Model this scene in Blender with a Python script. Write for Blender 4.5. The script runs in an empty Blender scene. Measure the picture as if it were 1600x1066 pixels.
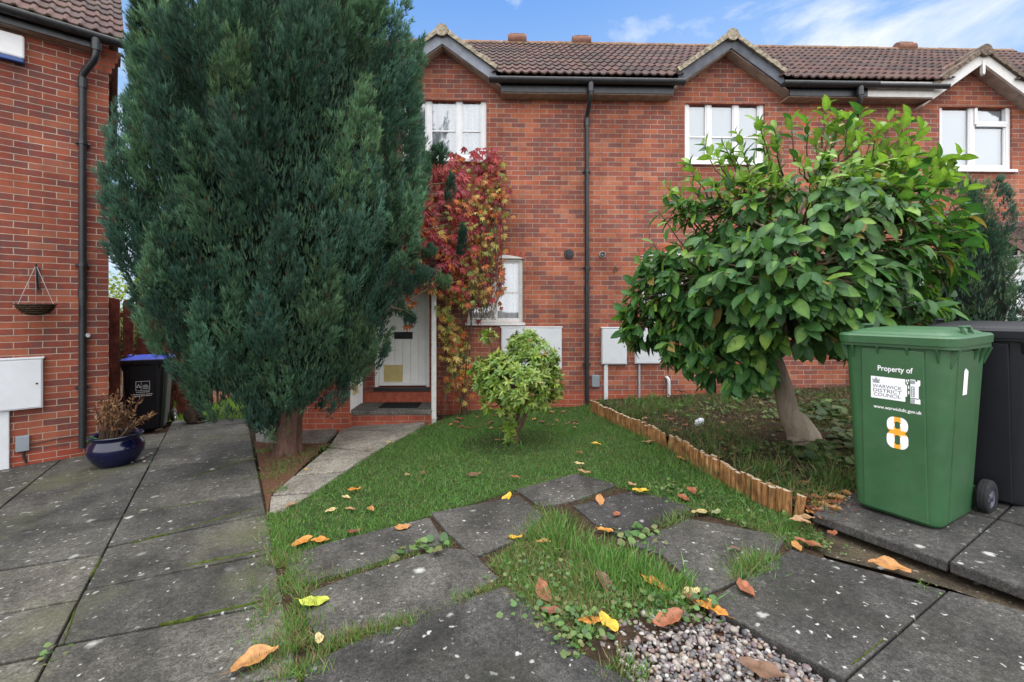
import bpy, math, random
import numpy as np
from mathutils import Vector, Matrix, noise

# ------------------------------------------------------------------ camera, sky, sun
SC = bpy.context.scene
C = SC.collection
R = math.radians
random.seed(11)
rng = np.random.default_rng(11)
F, CX, CY, CAMZ = 700.0, 800.0, 485.0, 1.33        # focal length and principal point in photograph pixels, eye height

cam = bpy.data.cameras.new('camera')
cam.sensor_width = 36.0
cam.lens = F / 1600 * 36
cam.shift_y = -(533 - CY) / 1600
cam.clip_start, cam.clip_end = 0.05, 2000
camo = bpy.data.objects.new('camera', cam)
camo.location = (0, 0, CAMZ)
camo.rotation_euler = (R(90), 0, 0)
C.objects.link(camo)
SC.camera = camo

SUN_EL, SUN_AZ = R(22), R(24)                      # behind the terrace, a little to the right (azimuth from +Y towards +X)
sdir = Vector((math.sin(SUN_AZ) * math.cos(SUN_EL), math.cos(SUN_AZ) * math.cos(SUN_EL), math.sin(SUN_EL)))
sun = bpy.data.lights.new('sun', 'SUN')
sun.energy = 2.6
sun.angle = R(0.53)
sun.color = (1.0, 0.93, 0.82)
suno = bpy.data.objects.new('sun', sun)
suno.rotation_euler = sdir.to_track_quat('Z', 'Y').to_euler()
suno.location = sdir * 60
C.objects.link(suno)

SC.view_settings.view_transform = 'Standard'
SC.view_settings.look = 'None'
SC.view_settings.exposure = 1.25
SC.view_settings.gamma = 1.0


def node(nt, t, ins=None, **props):
    nd = nt.nodes.new(t)
    for k, v in props.items():
        setattr(nd, k, v)
    for k, v in (ins or {}).items():
        s = nd.inputs[k]
        if isinstance(v, bpy.types.NodeSocket):
            nt.links.new(v, s)
        else:
            if s.type == 'RGBA' and len(v) == 3:
                v = (*v, 1)
            s.default_value = v
    return nd


def ramp(nt, fac, stops, interp='LINEAR'):
    nd = nt.nodes.new('ShaderNodeValToRGB')
    nd.color_ramp.interpolation = interp
    el = nd.color_ramp.elements
    while len(el) < len(stops):
        el.new(0.5)
    for e, (p, c) in zip(el, stops):
        e.position = p
        c = c if hasattr(c, '__len__') else (c, c, c)
        e.color = (*c, 1)
    nt.links.new(fac, nd.inputs[0])
    return nd.outputs[0]


def mixc(nt, fac, a, b, blend='MIX'):
    nd = nt.nodes.new('ShaderNodeMix')
    nd.data_type = 'RGBA'
    nd.blend_type = blend
    for i, v in ((0, fac), (6, a), (7, b)):
        if isinstance(v, bpy.types.NodeSocket):
            nt.links.new(v, nd.inputs[i])
        elif i == 0:
            nd.inputs[i].default_value = v
        else:
            nd.inputs[i].default_value = (*v, 1)
    return nd.outputs[2]


def math_(nt, op, a, b=0.0, clamp=False):
    nd = nt.nodes.new('ShaderNodeMath')
    nd.operation = op
    nd.use_clamp = clamp
    for i, v in ((0, a), (1, b)):
        if isinstance(v, bpy.types.NodeSocket):
            nt.links.new(v, nd.inputs[i])
        else:
            nd.inputs[i].default_value = v
    return nd.outputs[0]


def noise_(nt, vec, scale, detail=4.0, rough=0.55, dist=0.0):
    nd = node(nt, 'ShaderNodeTexNoise', {'Scale': scale, 'Detail': detail, 'Roughness': rough, 'Distortion': dist})
    if vec is not None:
        nt.links.new(vec, nd.inputs['Vector'])
    return nd.outputs[0]


# world: a Nishita sky with broken cloud; bright cloud is added out of frame as fill light
w = bpy.data.worlds.new('World')
SC.world = w
w.use_nodes = True
nt = w.node_tree
nt.nodes.clear()
sky = node(nt, 'ShaderNodeTexSky', sky_type='NISHITA', sun_disc=False)
sky.sun_elevation = SUN_EL
sky.sun_rotation = SUN_AZ
sky.altitude = 100
sky.air_density = 1.0
sky.dust_density = 0.3
sky.ozone_density = 3.0
tc = node(nt, 'ShaderNodeTexCoord').outputs['Generated']
sep = node(nt, 'ShaderNodeSeparateXYZ', {0: tc})
# clear-sky dome colour: deep blue overhead, paler to the horizon, then Nishita added on top
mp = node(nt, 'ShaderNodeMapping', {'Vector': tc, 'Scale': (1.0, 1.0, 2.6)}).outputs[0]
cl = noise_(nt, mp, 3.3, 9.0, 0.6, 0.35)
back = math_(nt, 'MULTIPLY_ADD', sep.outputs[1], -0.42)          # extra unseen cloud added behind the camera to light the fronts
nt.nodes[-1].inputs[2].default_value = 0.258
top_fill = ramp(nt, sep.outputs[2], [(0.60, 0.0), (0.92, 1.0)])          # bright cloud added overhead, out of view, to light the ground
cf = ramp(nt, math_(nt, 'ADD', math_(nt, 'ADD', cl, back), math_(nt, 'MULTIPLY', top_fill, 0.12)), [(0.46, 0.0), (0.66, 1.0)])
back_fill = ramp(nt, math_(nt, 'MULTIPLY_ADD', sep.outputs[1], -0.5), [(0.45, 0.0), (0.65, 1.0)])
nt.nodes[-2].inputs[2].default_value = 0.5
cloudcol = mixc(nt, back_fill, (0.43, 0.45, 0.475), (1.22, 1.22, 1.25))
cloudcol = mixc(nt, top_fill, cloudcol, (2.5, 2.5, 2.55))  # added cloud is far brighter than the cloud in view
nsk = node(nt, 'ShaderNodeVectorMath', {0: sky.outputs[0], 1: (0.035, 0.037, 0.04)}, operation='MULTIPLY').outputs[0]
blue = ramp(nt, sep.outputs[2], [(0.0, (0.30, 0.40, 0.52)), (0.45, (0.15, 0.26, 0.45)), (0.58, (0.085, 0.195, 0.44)), (1.0, (0.045, 0.12, 0.36))])
skyc = mixc(nt, 0.8, nsk, blue)
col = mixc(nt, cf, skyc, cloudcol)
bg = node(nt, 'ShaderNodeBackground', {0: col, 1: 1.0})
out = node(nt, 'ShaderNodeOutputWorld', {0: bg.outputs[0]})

# ------------------------------------------------------------------ terrain and pixel helpers
GA, GB, GC = -1.326, 0.0502, -0.028               # the ground falls gently to the left and towards the houses


def gz(x, y, dz=0.0):
    x = min(max(x, -9.0), 9.0)
    y = min(max(y, -4.0), 14.0)
    return CAMZ + GA + GB * x + GC * y + dz


def gzn(xy):
    x = np.clip(xy[:, 0], -9, 9)
    y = np.clip(xy[:, 1], -4, 14)
    return CAMZ + GA + GB * x + GC * y


def G(px, py, dz=0.0):
    u, v = (px - CX) / F, (py - CY) / F
    Z = -(GA + dz) / (v + GB * u + GC)
    return Vector((u * Z, Z))


def G3(px, py, dz=0.0):
    p = G(px, py, dz)
    return Vector((p.x, p.y, gz(p.x, p.y, dz)))


def P(px, py, Z):
    return Vector(((px - CX) / F * Z, Z, CAMZ - (py - CY) / F * Z))


class Frame:                                       # a wall plane: x along it, y into the house, z up
    def __init__(s, ox, oy, ang):
        s.o = Vector((ox, oy))
        s.a = ang
        s.d = Vector((math.cos(ang), math.sin(ang)))
        s.b = Vector((-math.sin(ang), math.cos(ang)))

    def hit(s, px, py, dy=0.0):
        u, v = (px - CX) / F, (py - CY) / F
        t = (s.o.dot(s.b) + dy) / Vector((u, 1)).dot(s.b)
        q = Vector((u * t, t))
        return q.dot(s.d) - s.o.dot(s.d), CAMZ - v * t

    def world(s, x, y):
        return s.o + s.d * x + s.b * y


FT = Frame(1.18, 7.07, R(1.6))                     # the terrace
FL = Frame(-4.96, 5.51, R(42))                     # the house on the left; x = 0 at its corner
f = FT.hit
l = FL.hit


# ------------------------------------------------------------------ object helpers
def tag(o, label=None, cat=None, group=None, kind=None):
    if label: o['label'] = label
    if cat: o['category'] = cat
    if group: o['group'] = group
    if kind: o['kind'] = kind
    return o


def empty(name, loc, rz=0.0, **k):
    o = bpy.data.objects.new(name, None)
    o.empty_display_size = 0.2
    C.objects.link(o)
    o.location = loc
    o.rotation_euler = (0, 0, rz)
    return tag(o, **k)


def link(name, me, parent=None, loc=None, rz=0.0):
    o = bpy.data.objects.new(name, me)
    C.objects.link(o)
    if parent: o.parent = parent
    if loc is not None:
        o.location = loc
        o.rotation_euler = (0, 0, rz)
    return o


def metric_uv(me):
    uv = me.uv_layers.new(name='UVMap')
    co = np.empty(len(me.vertices) * 3)
    me.vertices.foreach_get('co', co)
    co = co.reshape(-1, 3)
    data = np.empty((len(me.loops), 2))
    for p in me.polygons:
        n = p.normal
        for li in p.loop_indices:
            c = co[me.loops[li].vertex_index]
            if abs(n.z) < 0.75:
                if abs(n.y) >= abs(n.x):
                    data[li] = (c[0], c[2])
                else:
                    data[li] = (c[1] + 0.1125, c[2])
            else:
                data[li] = (c[0], c[1])
    uv.data.foreach_set('uv', data.ravel())


class MB:
    def __init__(s):
        s.v, s.f, s.m, s.sm = [], [], [], []

    def add(s, verts, faces, mi=0, smooth=False):
        k = len(s.v)
        s.v += [tuple(p) for p in verts]
        for fc in faces:
            s.f.append([i + k for i in fc])
            s.m.append(mi)
            s.sm.append(smooth)
        return s

    def box(s, a, b, mi=0, M=None):
        (x0, y0, z0), (x1, y1, z1) = a, b
        x0, x1 = sorted((x0, x1)); y0, y1 = sorted((y0, y1)); z0, z1 = sorted((z0, z1))
        vs = [Vector(p) for p in ((x0, y0, z0), (x1, y0, z0), (x1, y1, z0), (x0, y1, z0), (x0, y0, z1), (x1, y0, z1), (x1, y1, z1), (x0, y1, z1))]
        if M: vs = [M @ p for p in vs]
        return s.add(vs, [(0, 3, 2, 1), (4, 5, 6, 7), (0, 1, 5, 4), (1, 2, 6, 5), (2, 3, 7, 6), (3, 0, 4, 7)], mi)

    def prism(s, bottom, top, mi=0):               # two matching rings of 3D points, counter-clockwise seen from the top
        n = len(bottom)
        return s.add(list(bottom) + list(top), [list(range(n))[::-1], list(range(n, 2 * n))] + [(i, (i + 1) % n, n + (i + 1) % n, n + i) for i in range(n)], mi)

    def xz_prism(s, pts, y0, y1, mi=0):            # polygon in x,z counter-clockwise seen from -y
        a = [(x, y1, z) for x, z in pts]
        b = [(x, y0, z) for x, z in pts]
        return s.prism(a, b, mi)

    def tube(s, pts, rad, n=8, mi=0, cap=True, smooth=True):
        pts = [Vector(p) for p in pts]
        rad = rad if hasattr(rad, '__len__') else [rad] * len(pts)
        vs, ref = [], None
        for i, p in enumerate(pts):
            t = (pts[min(i + 1, len(pts) - 1)] - pts[max(i - 1, 0)]).normalized()
            if ref is None:
                ref = t.orthogonal().normalized()
            ref = (ref - t * ref.dot(t)).normalized()
            bb = t.cross(ref)
            for k in range(n):
                a = 2 * math.pi * k / n
                vs.append(p + (ref * math.cos(a) + bb * math.sin(a)) * rad[i])
        fs = []
        for i in range(len(pts) - 1):
            for k in range(n):
                fs.append((i * n + k, i * n + (k + 1) % n, (i + 1) * n + (k + 1) % n, (i + 1) * n + k))
        s.add(vs, fs, mi, smooth)
        if cap:
            m = len(pts)
            s.add(vs[:n], [list(range(n))[::-1]], mi)
            s.add(vs[(m - 1) * n:], [list(range(n))], mi)
        return s

    def lathe(s, prof, n=32, mi=0, M=None, smooth=True):   # (r, z) from bottom to top
        vs = []
        for r, z in prof:
            for k in range(n):
                a = 2 * math.pi * k / n
                p = Vector((r * math.cos(a), r * math.sin(a), z))
                vs.append(M @ p if M else p)
        fs = [(i * n + k, i * n + (k + 1) % n, (i + 1) * n + (k + 1) % n, (i + 1) * n + k) for i in range(len(prof) - 1) for k in range(n)]
        return s.add(vs, fs, mi, smooth)

    def build(s, name, mats, parent=None, off=(0, 0, 0), loc=None, rz=0.0, bevel=0.0, uv=True):
        me = bpy.data.meshes.new(name)
        o3 = Vector(off)
        me.from_pydata([Vector(p) - o3 for p in s.v], [], s.f)
        for m in (mats if isinstance(mats, (list, tuple)) else [mats]):
            me.materials.append(m)
        me.polygons.foreach_set('material_index', s.m)
        me.polygons.foreach_set('use_smooth', s.sm)
        me.update()
        if uv: metric_uv(me)
        o = link(name, me, parent, loc, rz)
        if bevel:
            b = o.modifiers.new('bevel', 'BEVEL')
            b.width = bevel
            b.segments = 2
            b.limit_method = 'ANGLE'
        return o


def np_mesh(name, verts, faces, mat, cols=None, parent=None, smooth=False, loc=None):
    """verts (n,3), faces (m,k) of one size, cols (n,3)"""
    me = bpy.data.meshes.new(name)
    nv, (nf, k) = len(verts), faces.shape
    me.vertices.add(nv)
    me.vertices.foreach_set('co', np.ascontiguousarray(verts, dtype=np.float32).ravel())
    me.loops.add(nf * k)
    me.loops.foreach_set('vertex_index', np.ascontiguousarray(faces, dtype=np.int32).ravel())
    me.polygons.add(nf)
    me.polygons.foreach_set('loop_start', np.arange(0, nf * k, k, dtype=np.int32))
    me.polygons.foreach_set('loop_total', np.full(nf, k, dtype=np.int32))
    me.polygons.foreach_set('use_smooth', np.full(nf, smooth))
    me.materials.append(mat)
    if cols is not None:
        a = me.color_attributes.new('Col', 'FLOAT_COLOR', 'POINT')
        a.data.foreach_set('color', np.concatenate([cols, np.ones((nv, 1))], 1).astype(np.float32).ravel())
    me.update(calc_edges=True)
    me.validate()
    return link(name, me, parent, loc)


def norm(a):
    return a / np.maximum(np.linalg.norm(a, axis=1, keepdims=True), 1e-9)


def scatter(tv, tf, pos, dirs, nrm, size, cols, shade=None, width=None):
    """copy a template leaf (y along the leaf, x across, z up) many times; returns verts, faces, cols"""
    y = norm(dirs)
    x = norm(np.cross(y, nrm))
    z = np.cross(x, y)
    n, k = len(pos), len(tv)
    sx = size if width is None else width
    V = pos[:, None] + tv[None, :, 0, None] * x[:, None] * sx[:, None, None] + tv[None, :, 1, None] * y[:, None] * size[:, None, None] + tv[None, :, 2, None] * z[:, None] * size[:, None, None]
    Fc = tf[None] + (np.arange(n) * k)[:, None, None]
    cc = np.repeat(cols[:, None], k, 1)
    if shade is not None:
        cc = cc * shade[None]
    return V.reshape(-1, 3), Fc.reshape(-1, tf.shape[1]), np.clip(cc.reshape(-1, 3), 0, 1)


def cat_meshes(parts):
    vs, fs, cs, k = [], [], [], 0
    for v, f_, c in parts:
        vs.append(v); fs.append(f_ + k); cs.append(c); k += len(v)
    return np.concatenate(vs), np.concatenate(fs), np.concatenate(cs)


def rsph(n):
    return norm(rng.normal(size=(n, 3)))


# ------------------------------------------------------------------ materials
def newmat(name):
    m = bpy.data.materials.new(name)
    m.use_nodes = True
    t = m.node_tree
    b = t.nodes['Principled BSDF']
    return m, t, b


def setb(b, rough=0.5, spec=0.5, metal=0.0):
    b.inputs['Roughness'].default_value = rough
    b.inputs['Specular IOR Level'].default_value = spec
    b.inputs['Metallic'].default_value = metal


def bump(t, b, h, strength=0.3, dist=0.01):
    n = node(t, 'ShaderNodeBump', {'Height': h, 'Strength': strength, 'Distance': dist})
    t.links.new(n.outputs[0], b.inputs['Normal'])


def plain(name, colr, rough=0.5, var=0.12, scale=6.0, spec=0.5, metal=0.0, bstr=0.05, bscale=60.0, grime=None):
    m, t, b = newmat(name)
    setb(b, rough, spec, metal)
    oc = node(t, 'ShaderNodeTexCoord').outputs['Object']
    n1 = noise_(t, oc, scale, 6.0, 0.6)
    d = tuple(c * (1 - var * 1.6) for c in colr)
    u = tuple(min(1, c * (1 + var)) for c in colr)
    c = ramp(t, n1, [(0.3, d), (0.7, u)])
    if grime:
        g = ramp(t, noise_(t, oc, scale * 2.7, 8.0, 0.7), [(0.5, 0.0), (0.72, 1.0)])
        c = mixc(t, math_(t, 'MULTIPLY', g, grime[0]), c, grime[1])
    t.links.new(c, b.inputs['Base Color'])
    if bstr: bump(t, b, noise_(t, oc, bscale, 4.0), bstr, 0.01)
    return m


def brick_mat(name, tint=(1, 1, 1), plinth=0.0, soot=0.45):
    m, t, b = newmat(name)
    setb(b, 0.88, 0.25)
    uv = node(t, 'ShaderNodeTexCoord').outputs['UV']
    nd = node(t, 'ShaderNodeTexNoise', {'Vector': uv, 'Scale': 17.0, 'Detail': 3.0})
    off = node(t, 'ShaderNodeVectorMath', {0: nd.outputs['Color'], 1: (0.5, 0.5, 0.5)}, operation='SUBTRACT').outputs[0]
    off = node(t, 'ShaderNodeVectorMath', {0: off, 'Scale': 0.010}, operation='SCALE').outputs[0]
    uvd = node(t, 'ShaderNodeVectorMath', {0: uv, 1: off}, operation='ADD').outputs[0]
    br = node(t, 'ShaderNodeTexBrick', {'Vector': uvd, 'Color1': (0, 0, 0), 'Color2': (1, 1, 1), 'Mortar': (0.5, 0.5, 0.5), 'Scale': 1.0,
              'Mortar Size': 0.0048, 'Mortar Smooth': 0.35, 'Bias': 0.0, 'Brick Width': 0.225, 'Row Height': 0.075})
    br.offset = 0.5
    rnd, fac = br.outputs[0], br.outputs[1]
    T = lambda c: tuple(a * q for a, q in zip(c, tint))
    base = ramp(t, rnd, [(0.0, T((0.225, 0.064, 0.044))), (0.3, T((0.28, 0.076, 0.047))), (0.6, T((0.335, 0.092, 0.050))), (0.85, T((0.40, 0.128, 0.064))), (1.0, T((0.37, 0.14, 0.085)))])
    # burnt purple-grey patches in the middle of many bricks
    mott = ramp(t, noise_(t, uv, 10.0, 5.0, 0.65), [(0.42, 0.0), (0.56, 1.0)])
    mm = math_(t, 'MULTIPLY', mott, ramp(t, rnd, [(0.1, 0.9), (0.8, 0.2)]))
    base = mixc(t, mm, base, T((0.165, 0.082, 0.072)))
    fine = ramp(t, noise_(t, uv, 160.0, 4.0, 0.7), [(0.3, 0.72), (0.7, 1.18)])
    base = mixc(t, 1.0, base, fine, 'MULTIPLY')
    sx = node(t, 'ShaderNodeSeparateXYZ', {0: uv})
    low = math_(t, 'LESS_THAN', sx.outputs[1], plinth)
    base = mixc(t, math_(t, 'MULTIPLY', low, 0.75), base, T((0.40, 0.085, 0.045)))
    mort = ramp(t, noise_(t, uv, 3.0, 5.0), [(0.3, (0.25, 0.20, 0.16)), (0.7, (0.41, 0.345, 0.275))])
    colr = mixc(t, fac, base, mort)
    dirt = ramp(t, noise_(t, uv, 0.7, 8.0, 0.68), [(0.36, 1.06), (0.64, 1.0 - soot)])
    colr = mixc(t, 1.0, colr, dirt, 'MULTIPLY')
    smp = node(t, 'ShaderNodeMapping', {'Vector': uv, 'Scale': (5.0, 0.45, 1.0)}).outputs[0]
    colr = mixc(t, 1.0, colr, ramp(t, noise_(t, smp, 1.0, 6.0, 0.65), [(0.35, 0.93), (0.6, 1.16)]), 'MULTIPLY')
    efl = ramp(t, noise_(t, uv, 2.1, 8.0, 0.7), [(0.62, 0.0), (0.8, 0.35)])
    colr = mixc(t, efl, colr, (0.42, 0.36, 0.32))
    t.links.new(colr, b.inputs['Base Color'])
    h = math_(t, 'SUBTRACT', math_(t, 'MULTIPLY', noise_(t, uv, 90.0, 5.0), 0.35), fac)
    bump(t, b, h, 0.55, 0.008)
    return m


def attr_mat(name, rough=0.6, transl=0.0, spec=0.4, var=0.0, scale=30.0, bstr=0.0):
    m, t, b = newmat(name)
    setb(b, rough, spec)
    a = node(t, 'ShaderNodeAttribute', attribute_name='Col').outputs[0]
    if var:
        oc = node(t, 'ShaderNodeTexCoord').outputs['Object']
        a = mixc(t, 1.0, a, ramp(t, noise_(t, oc, scale, 5.0), [(0.3, 1 - var), (0.7, 1 + var)]), 'MULTIPLY')
        if bstr: bump(t, b, noise_(t, oc, scale * 2, 4.0), bstr, 0.01)
    t.links.new(a, b.inputs['Base Color'])
    if transl:
        tr = node(t, 'ShaderNodeBsdfTranslucent', {0: mixc(t, 1.0, a, (1.25, 1.35, 0.7), 'MULTIPLY')})
        mx = node(t, 'ShaderNodeMixShader', {0: transl, 1: b.outputs[0], 2: tr.outputs[0]})
        t.links.new(mx.outputs[0], t.nodes['Material Output'].inputs[0])
    return m


def slab_mat(name, dark, light, algae=0.3, lichen=0.55, lscale=9.0):
    m, t, b = newmat(name)
    setb(b, 0.85, 0.3)
    oc = node(t, 'ShaderNodeTexCoord').outputs['Object']
    big = noise_(t, oc, 1.7, 6.0, 0.65)
    c = ramp(t, big, [(0.36, dark), (0.64, light)])
    isl = node(t, 'ShaderNodeNewGeometry').outputs['Random Per Island']
    c = mixc(t, 1.0, c, ramp(t, isl, [(0.0, (0.72, 0.72, 0.73)), (1.0, (1.32, 1.28, 1.2))]), 'MULTIPLY')
    c = mixc(t, 1.0, c, ramp(t, noise_(t, oc, 42.0, 8.0, 0.85), [(0.40, 0.5), (0.62, 1.5)]), 'MULTIPLY')
    c = mixc(t, 1.0, c, ramp(t, noise_(t, oc, 130.0, 5.0, 0.8), [(0.40, 0.5), (0.62, 1.55)]), 'MULTIPLY')
    c = mixc(t, 1.0, c, ramp(t, noise_(t, oc, 7.0, 8.0, 0.75), [(0.33, 0.6), (0.7, 1.4)]), 'MULTIPLY')
    al = ramp(t, noise_(t, oc, 1.1, 5.0, 0.6), [(0.5, 0.0), (0.72, 1.0)])
    c = mixc(t, math_(t, 'MULTIPLY', al, algae), c, (0.10, 0.105, 0.045))
    # round pale lichen spots, two sizes, at random points
    wob = node(t, 'ShaderNodeTexNoise', {'Vector': oc, 'Scale': 34.0, 'Detail': 3.0}).outputs['Color']
    wv = node(t, 'ShaderNodeVectorMath', {0: wob, 'Scale': 0.045}, operation='SCALE').outputs[0]
    ov = node(t, 'ShaderNodeVectorMath', {0: oc, 1: wv}, operation='ADD').outputs[0]
    for sc, thr, amt in ((lscale, 0.28, 0.90), (lscale * 2.6, 0.32, 0.90), (lscale * 5, 0.36, 0.88), (lscale * 0.55, 0.18, 0.86)):
        vo = node(t, 'ShaderNodeTexVoronoi', {'Vector': ov, 'Scale': sc}, voronoi_dimensions='2D')
        rs = node(t, 'ShaderNodeSeparateColor', {0: vo.outputs['Color']})
        pick = math_(t, 'GREATER_THAN', rs.outputs[0], amt)
        rad = math_(t, 'MULTIPLY', rs.outputs[1], thr)
        spot = math_(t, 'MULTIPLY', math_(t, 'SUBTRACT', rad, vo.outputs['Distance']), 8.0, True)
        patch = ramp(t, noise_(t, oc, 2.2 + sc * .02, 3.0), [(0.42, 0.12), (0.58, 1.0)])
        fct = math_(t, 'MULTIPLY', math_(t, 'MULTIPLY', spot, pick), math_(t, 'MULTIPLY', patch, lichen))
        c = mixc(t, fct, c, (0.33, 0.33, 0.31))
    t.links.new(c, b.inputs['Base Color'])
    bump(t, b, noise_(t, oc, 70.0, 7.0, 0.75), 0.45, 0.008)
    return m


def soil_mat(name, a, b2, c2, scale=22.0):
    m, t, b = newmat(name)
    setb(b, 0.95, 0.15)
    oc = node(t, 'ShaderNodeTexCoord').outputs['Object']
    c = ramp(t, noise_(t, oc, scale, 8.0, 0.75), [(0.28, a), (0.52, b2), (0.75, c2)])
    t.links.new(c, b.inputs['Base Color'])
    bump(t, b, noise_(t, oc, scale * 2.2, 8.0, 0.8), 0.9, 0.03)
    return m


def bark_mat(name, a, b2, sz=1.0):
    m, t, b = newmat(name)
    setb(b, 0.9, 0.2)
    oc = node(t, 'ShaderNodeTexCoord').outputs['Object']
    mp_ = node(t, 'ShaderNodeMapping', {'Vector': oc, 'Scale': (1, 1, 0.28)}).outputs[0]
    nn = noise_(t, mp_, 22.0 * sz, 7.0, 0.7)
    t.links.new(ramp(t, nn, [(0.3, a), (0.7, b2)]), b.inputs['Base Color'])
    bump(t, b, nn, 0.8, 0.03)
    return m


def wood_mat(name, a, b2, c2, rough=0.75):
    m, t, b = newmat(name)
    setb(b, rough, 0.3)
    oc = node(t, 'ShaderNodeTexCoord').outputs['Object']
    mp_ = node(t, 'ShaderNodeMapping', {'Vector': oc, 'Scale': (1, 1, 0.09)}).outputs[0]
    g = noise_(t, mp_, 75.0, 5.0, 0.65)
    c = ramp(t, g, [(0.3, a), (0.52, b2), (0.72, c2)])
    c = mixc(t, 1.0, c, ramp(t, noise_(t, oc, 9.0, 5.0), [(0.32, 0.45), (0.68, 1.25)]), 'MULTIPLY')
    t.links.new(c, b.inputs['Base Color'])
    bump(t, b, g, 0.4, 0.01)
    return m


def glass_mat():
    m, t, b = newmat('window glass')
    t.nodes.remove(b)
    gl = node(t, 'ShaderNodeBsdfGlossy', {0: (0.95, 0.98, 1.0), 'Roughness': 0.02})
    tr = node(t, 'ShaderNodeBsdfTransparent', {0: (0.92, 0.95, 0.95)})
    fr = node(t, 'ShaderNodeFresnel', {'IOR': 1.7})
    oc = node(t, 'ShaderNodeTexCoord').outputs['Object']
    bp = node(t, 'ShaderNodeBump', {'Height': noise_(t, oc, 1.8, 1.0), 'Strength': 0.05, 'Distance': 0.05})
    t.links.new(bp.outputs[0], gl.inputs['Normal'])
    mx = node(t, 'ShaderNodeMixShader', {0: math_(t, 'ADD', math_(t, 'MULTIPLY', fr.outputs[0], 2.0), 0.07, True), 1: tr.outputs[0], 2: gl.outputs[0]})
    t.links.new(mx.outputs[0], t.nodes['Material Output'].inputs[0])
    return m


def lace_mat():
    m, t, b = newmat('net curtain')
    setb(b, 0.9, 0.1)
    oc = node(t, 'ShaderNodeTexCoord').outputs['UV']
    vo = node(t, 'ShaderNodeTexVoronoi', {'Vector': oc, 'Scale': 38.0}, voronoi_dimensions='2D').outputs['Distance']
    wv = node(t, 'ShaderNodeTexWave', {'Vector': oc, 'Scale': 5.2, 'Distortion': 1.0, 'Detail': 1.0}).outputs[1]
    p = math_(t, 'MULTIPLY', vo, ramp(t, wv, [(0.2, 0.5), (0.7, 1.2)]))
    t.links.new(ramp(t, p, [(0.1, (0.82, 0.84, 0.88)), (0.5, (0.66, 0.68, 0.72))]), b.inputs['Base Color'])
    b.inputs['Transmission Weight'].default_value = 0.0
    return m


MT = {}
MT['brick'] = brick_mat('terrace brick', plinth=0.05)
MT['brick_side'] = brick_mat('side house brick', tint=(0.74, 0.66, 0.68), plinth=-0.27, soot=0.3)
MT['brick_plain'] = plain('red facing brick', (0.33, 0.085, 0.05), 0.85, 0.25, 14.0, 0.25, bstr=0.4, bscale=80)
MT['mortar'] = plain('mortar', (0.33, 0.28, 0.23), 0.9, 0.2, 8, 0.2)
MT['white'] = plain('white painted frame', (0.68, 0.69, 0.70), 0.45, 0.04, 5.0, 0.4, bstr=0.02)
MT['white_old'] = plain('white weathered paint', (0.60, 0.60, 0.58), 0.6, 0.07, 9.0, 0.3, bstr=0.06, grime=(0.35, (0.34, 0.31, 0.25)))
MT['white_box'] = plain('white plastic box', (0.54, 0.565, 0.59), 0.5, 0.04, 4.0, 0.4, bstr=0.03, grime=(0.25, (0.42, 0.40, 0.33)))
MT['door_white'] = plain('white door paint', (0.80, 0.81, 0.80), 0.5, 0.05, 4.0, 0.4, bstr=0.04, grime=(0.12, (0.45, 0.44, 0.40)))
MT['black'] = plain('black plastic', (0.016, 0.018, 0.021), 0.38, 0.2, 8, 0.5, grime=(0.4, (0.06, 0.065, 0.07)))
MT['black_paint'] = plain('black fascia paint', (0.014, 0.017, 0.022), 0.4, 0.2, 6, 0.5, grime=(0.4, (0.07, 0.08, 0.09)))
MT['lead'] = plain('grey barge board paint', (0.17, 0.19, 0.225), 0.6, 0.2, 7, 0.4, grime=(0.5, (0.07, 0.075, 0.085)))
MT['lead_dark'] = plain('dark barge board paint', (0.075, 0.085, 0.105), 0.6, 0.3, 7, 0.4, grime=(0.5, (0.03, 0.035, 0.04)))
MT['soffit'] = plain('soffit boards', (0.36, 0.29, 0.245), 0.8, 0.2, 9, 0.3, grime=(0.5, (0.16, 0.12, 0.10)))
MT['verge'] = plain('weathered verge mortar', (0.27, 0.235, 0.175), 0.95, 0.4, 16, 0.2, bstr=1.0, bscale=28, grime=(0.6, (0.42, 0.39, 0.30)))
MT['verge_dark'] = plain('dark weathered verge', (0.13, 0.10, 0.078), 0.95, 0.4, 16, 0.2, bstr=1.0, bscale=28, grime=(0.5, (0.26, 0.22, 0.15)))
MT['tile'] = attr_mat('concrete roof tiles', 0.85, 0.0, 0.25, 0.4, 40.0, 0.4)
MT['glass'] = glass_mat()
MT['lace'] = lace_mat()
MT['blind'] = plain('white blind', (0.60, 0.65, 0.70), 0.8, 0.03, 3, 0.2)
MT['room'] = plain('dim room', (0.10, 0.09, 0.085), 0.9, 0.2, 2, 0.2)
MT['slab_dark'] = slab_mat('weathered dark paving', (0.024, 0.0235, 0.0225), (0.062, 0.060, 0.057), 0.12, 0.95, 8.0)
MT['slab_mid'] = slab_mat('weathered grey paving', (0.032, 0.031, 0.0285), (0.088, 0.085, 0.074), 0.55, 0.9, 7.0)
MT['slab_pale'] = slab_mat('pale path paving', (0.16, 0.15, 0.13), (0.26, 0.245, 0.215), 0.25, 0.6, 9.0)
MT['mossy'] = slab_mat('mossy concrete strip', (0.014, 0.011, 0.008), (0.062, 0.047, 0.030), 0.6, 0.8, 12.0)
MT['soil'] = soil_mat('soil', (0.020, 0.014, 0.009), (0.055, 0.036, 0.022), (0.14, 0.085, 0.05), 30)
MT['bed'] = soil_mat('bed soil and litter', (0.016, 0.012, 0.009), (0.040, 0.027, 0.018), (0.11, 0.065, 0.035), 34)
MT['needles'] = soil_mat('needle litter', (0.06, 0.032, 0.020), (0.14, 0.07, 0.042), (0.24, 0.14, 0.085), 40)
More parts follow.
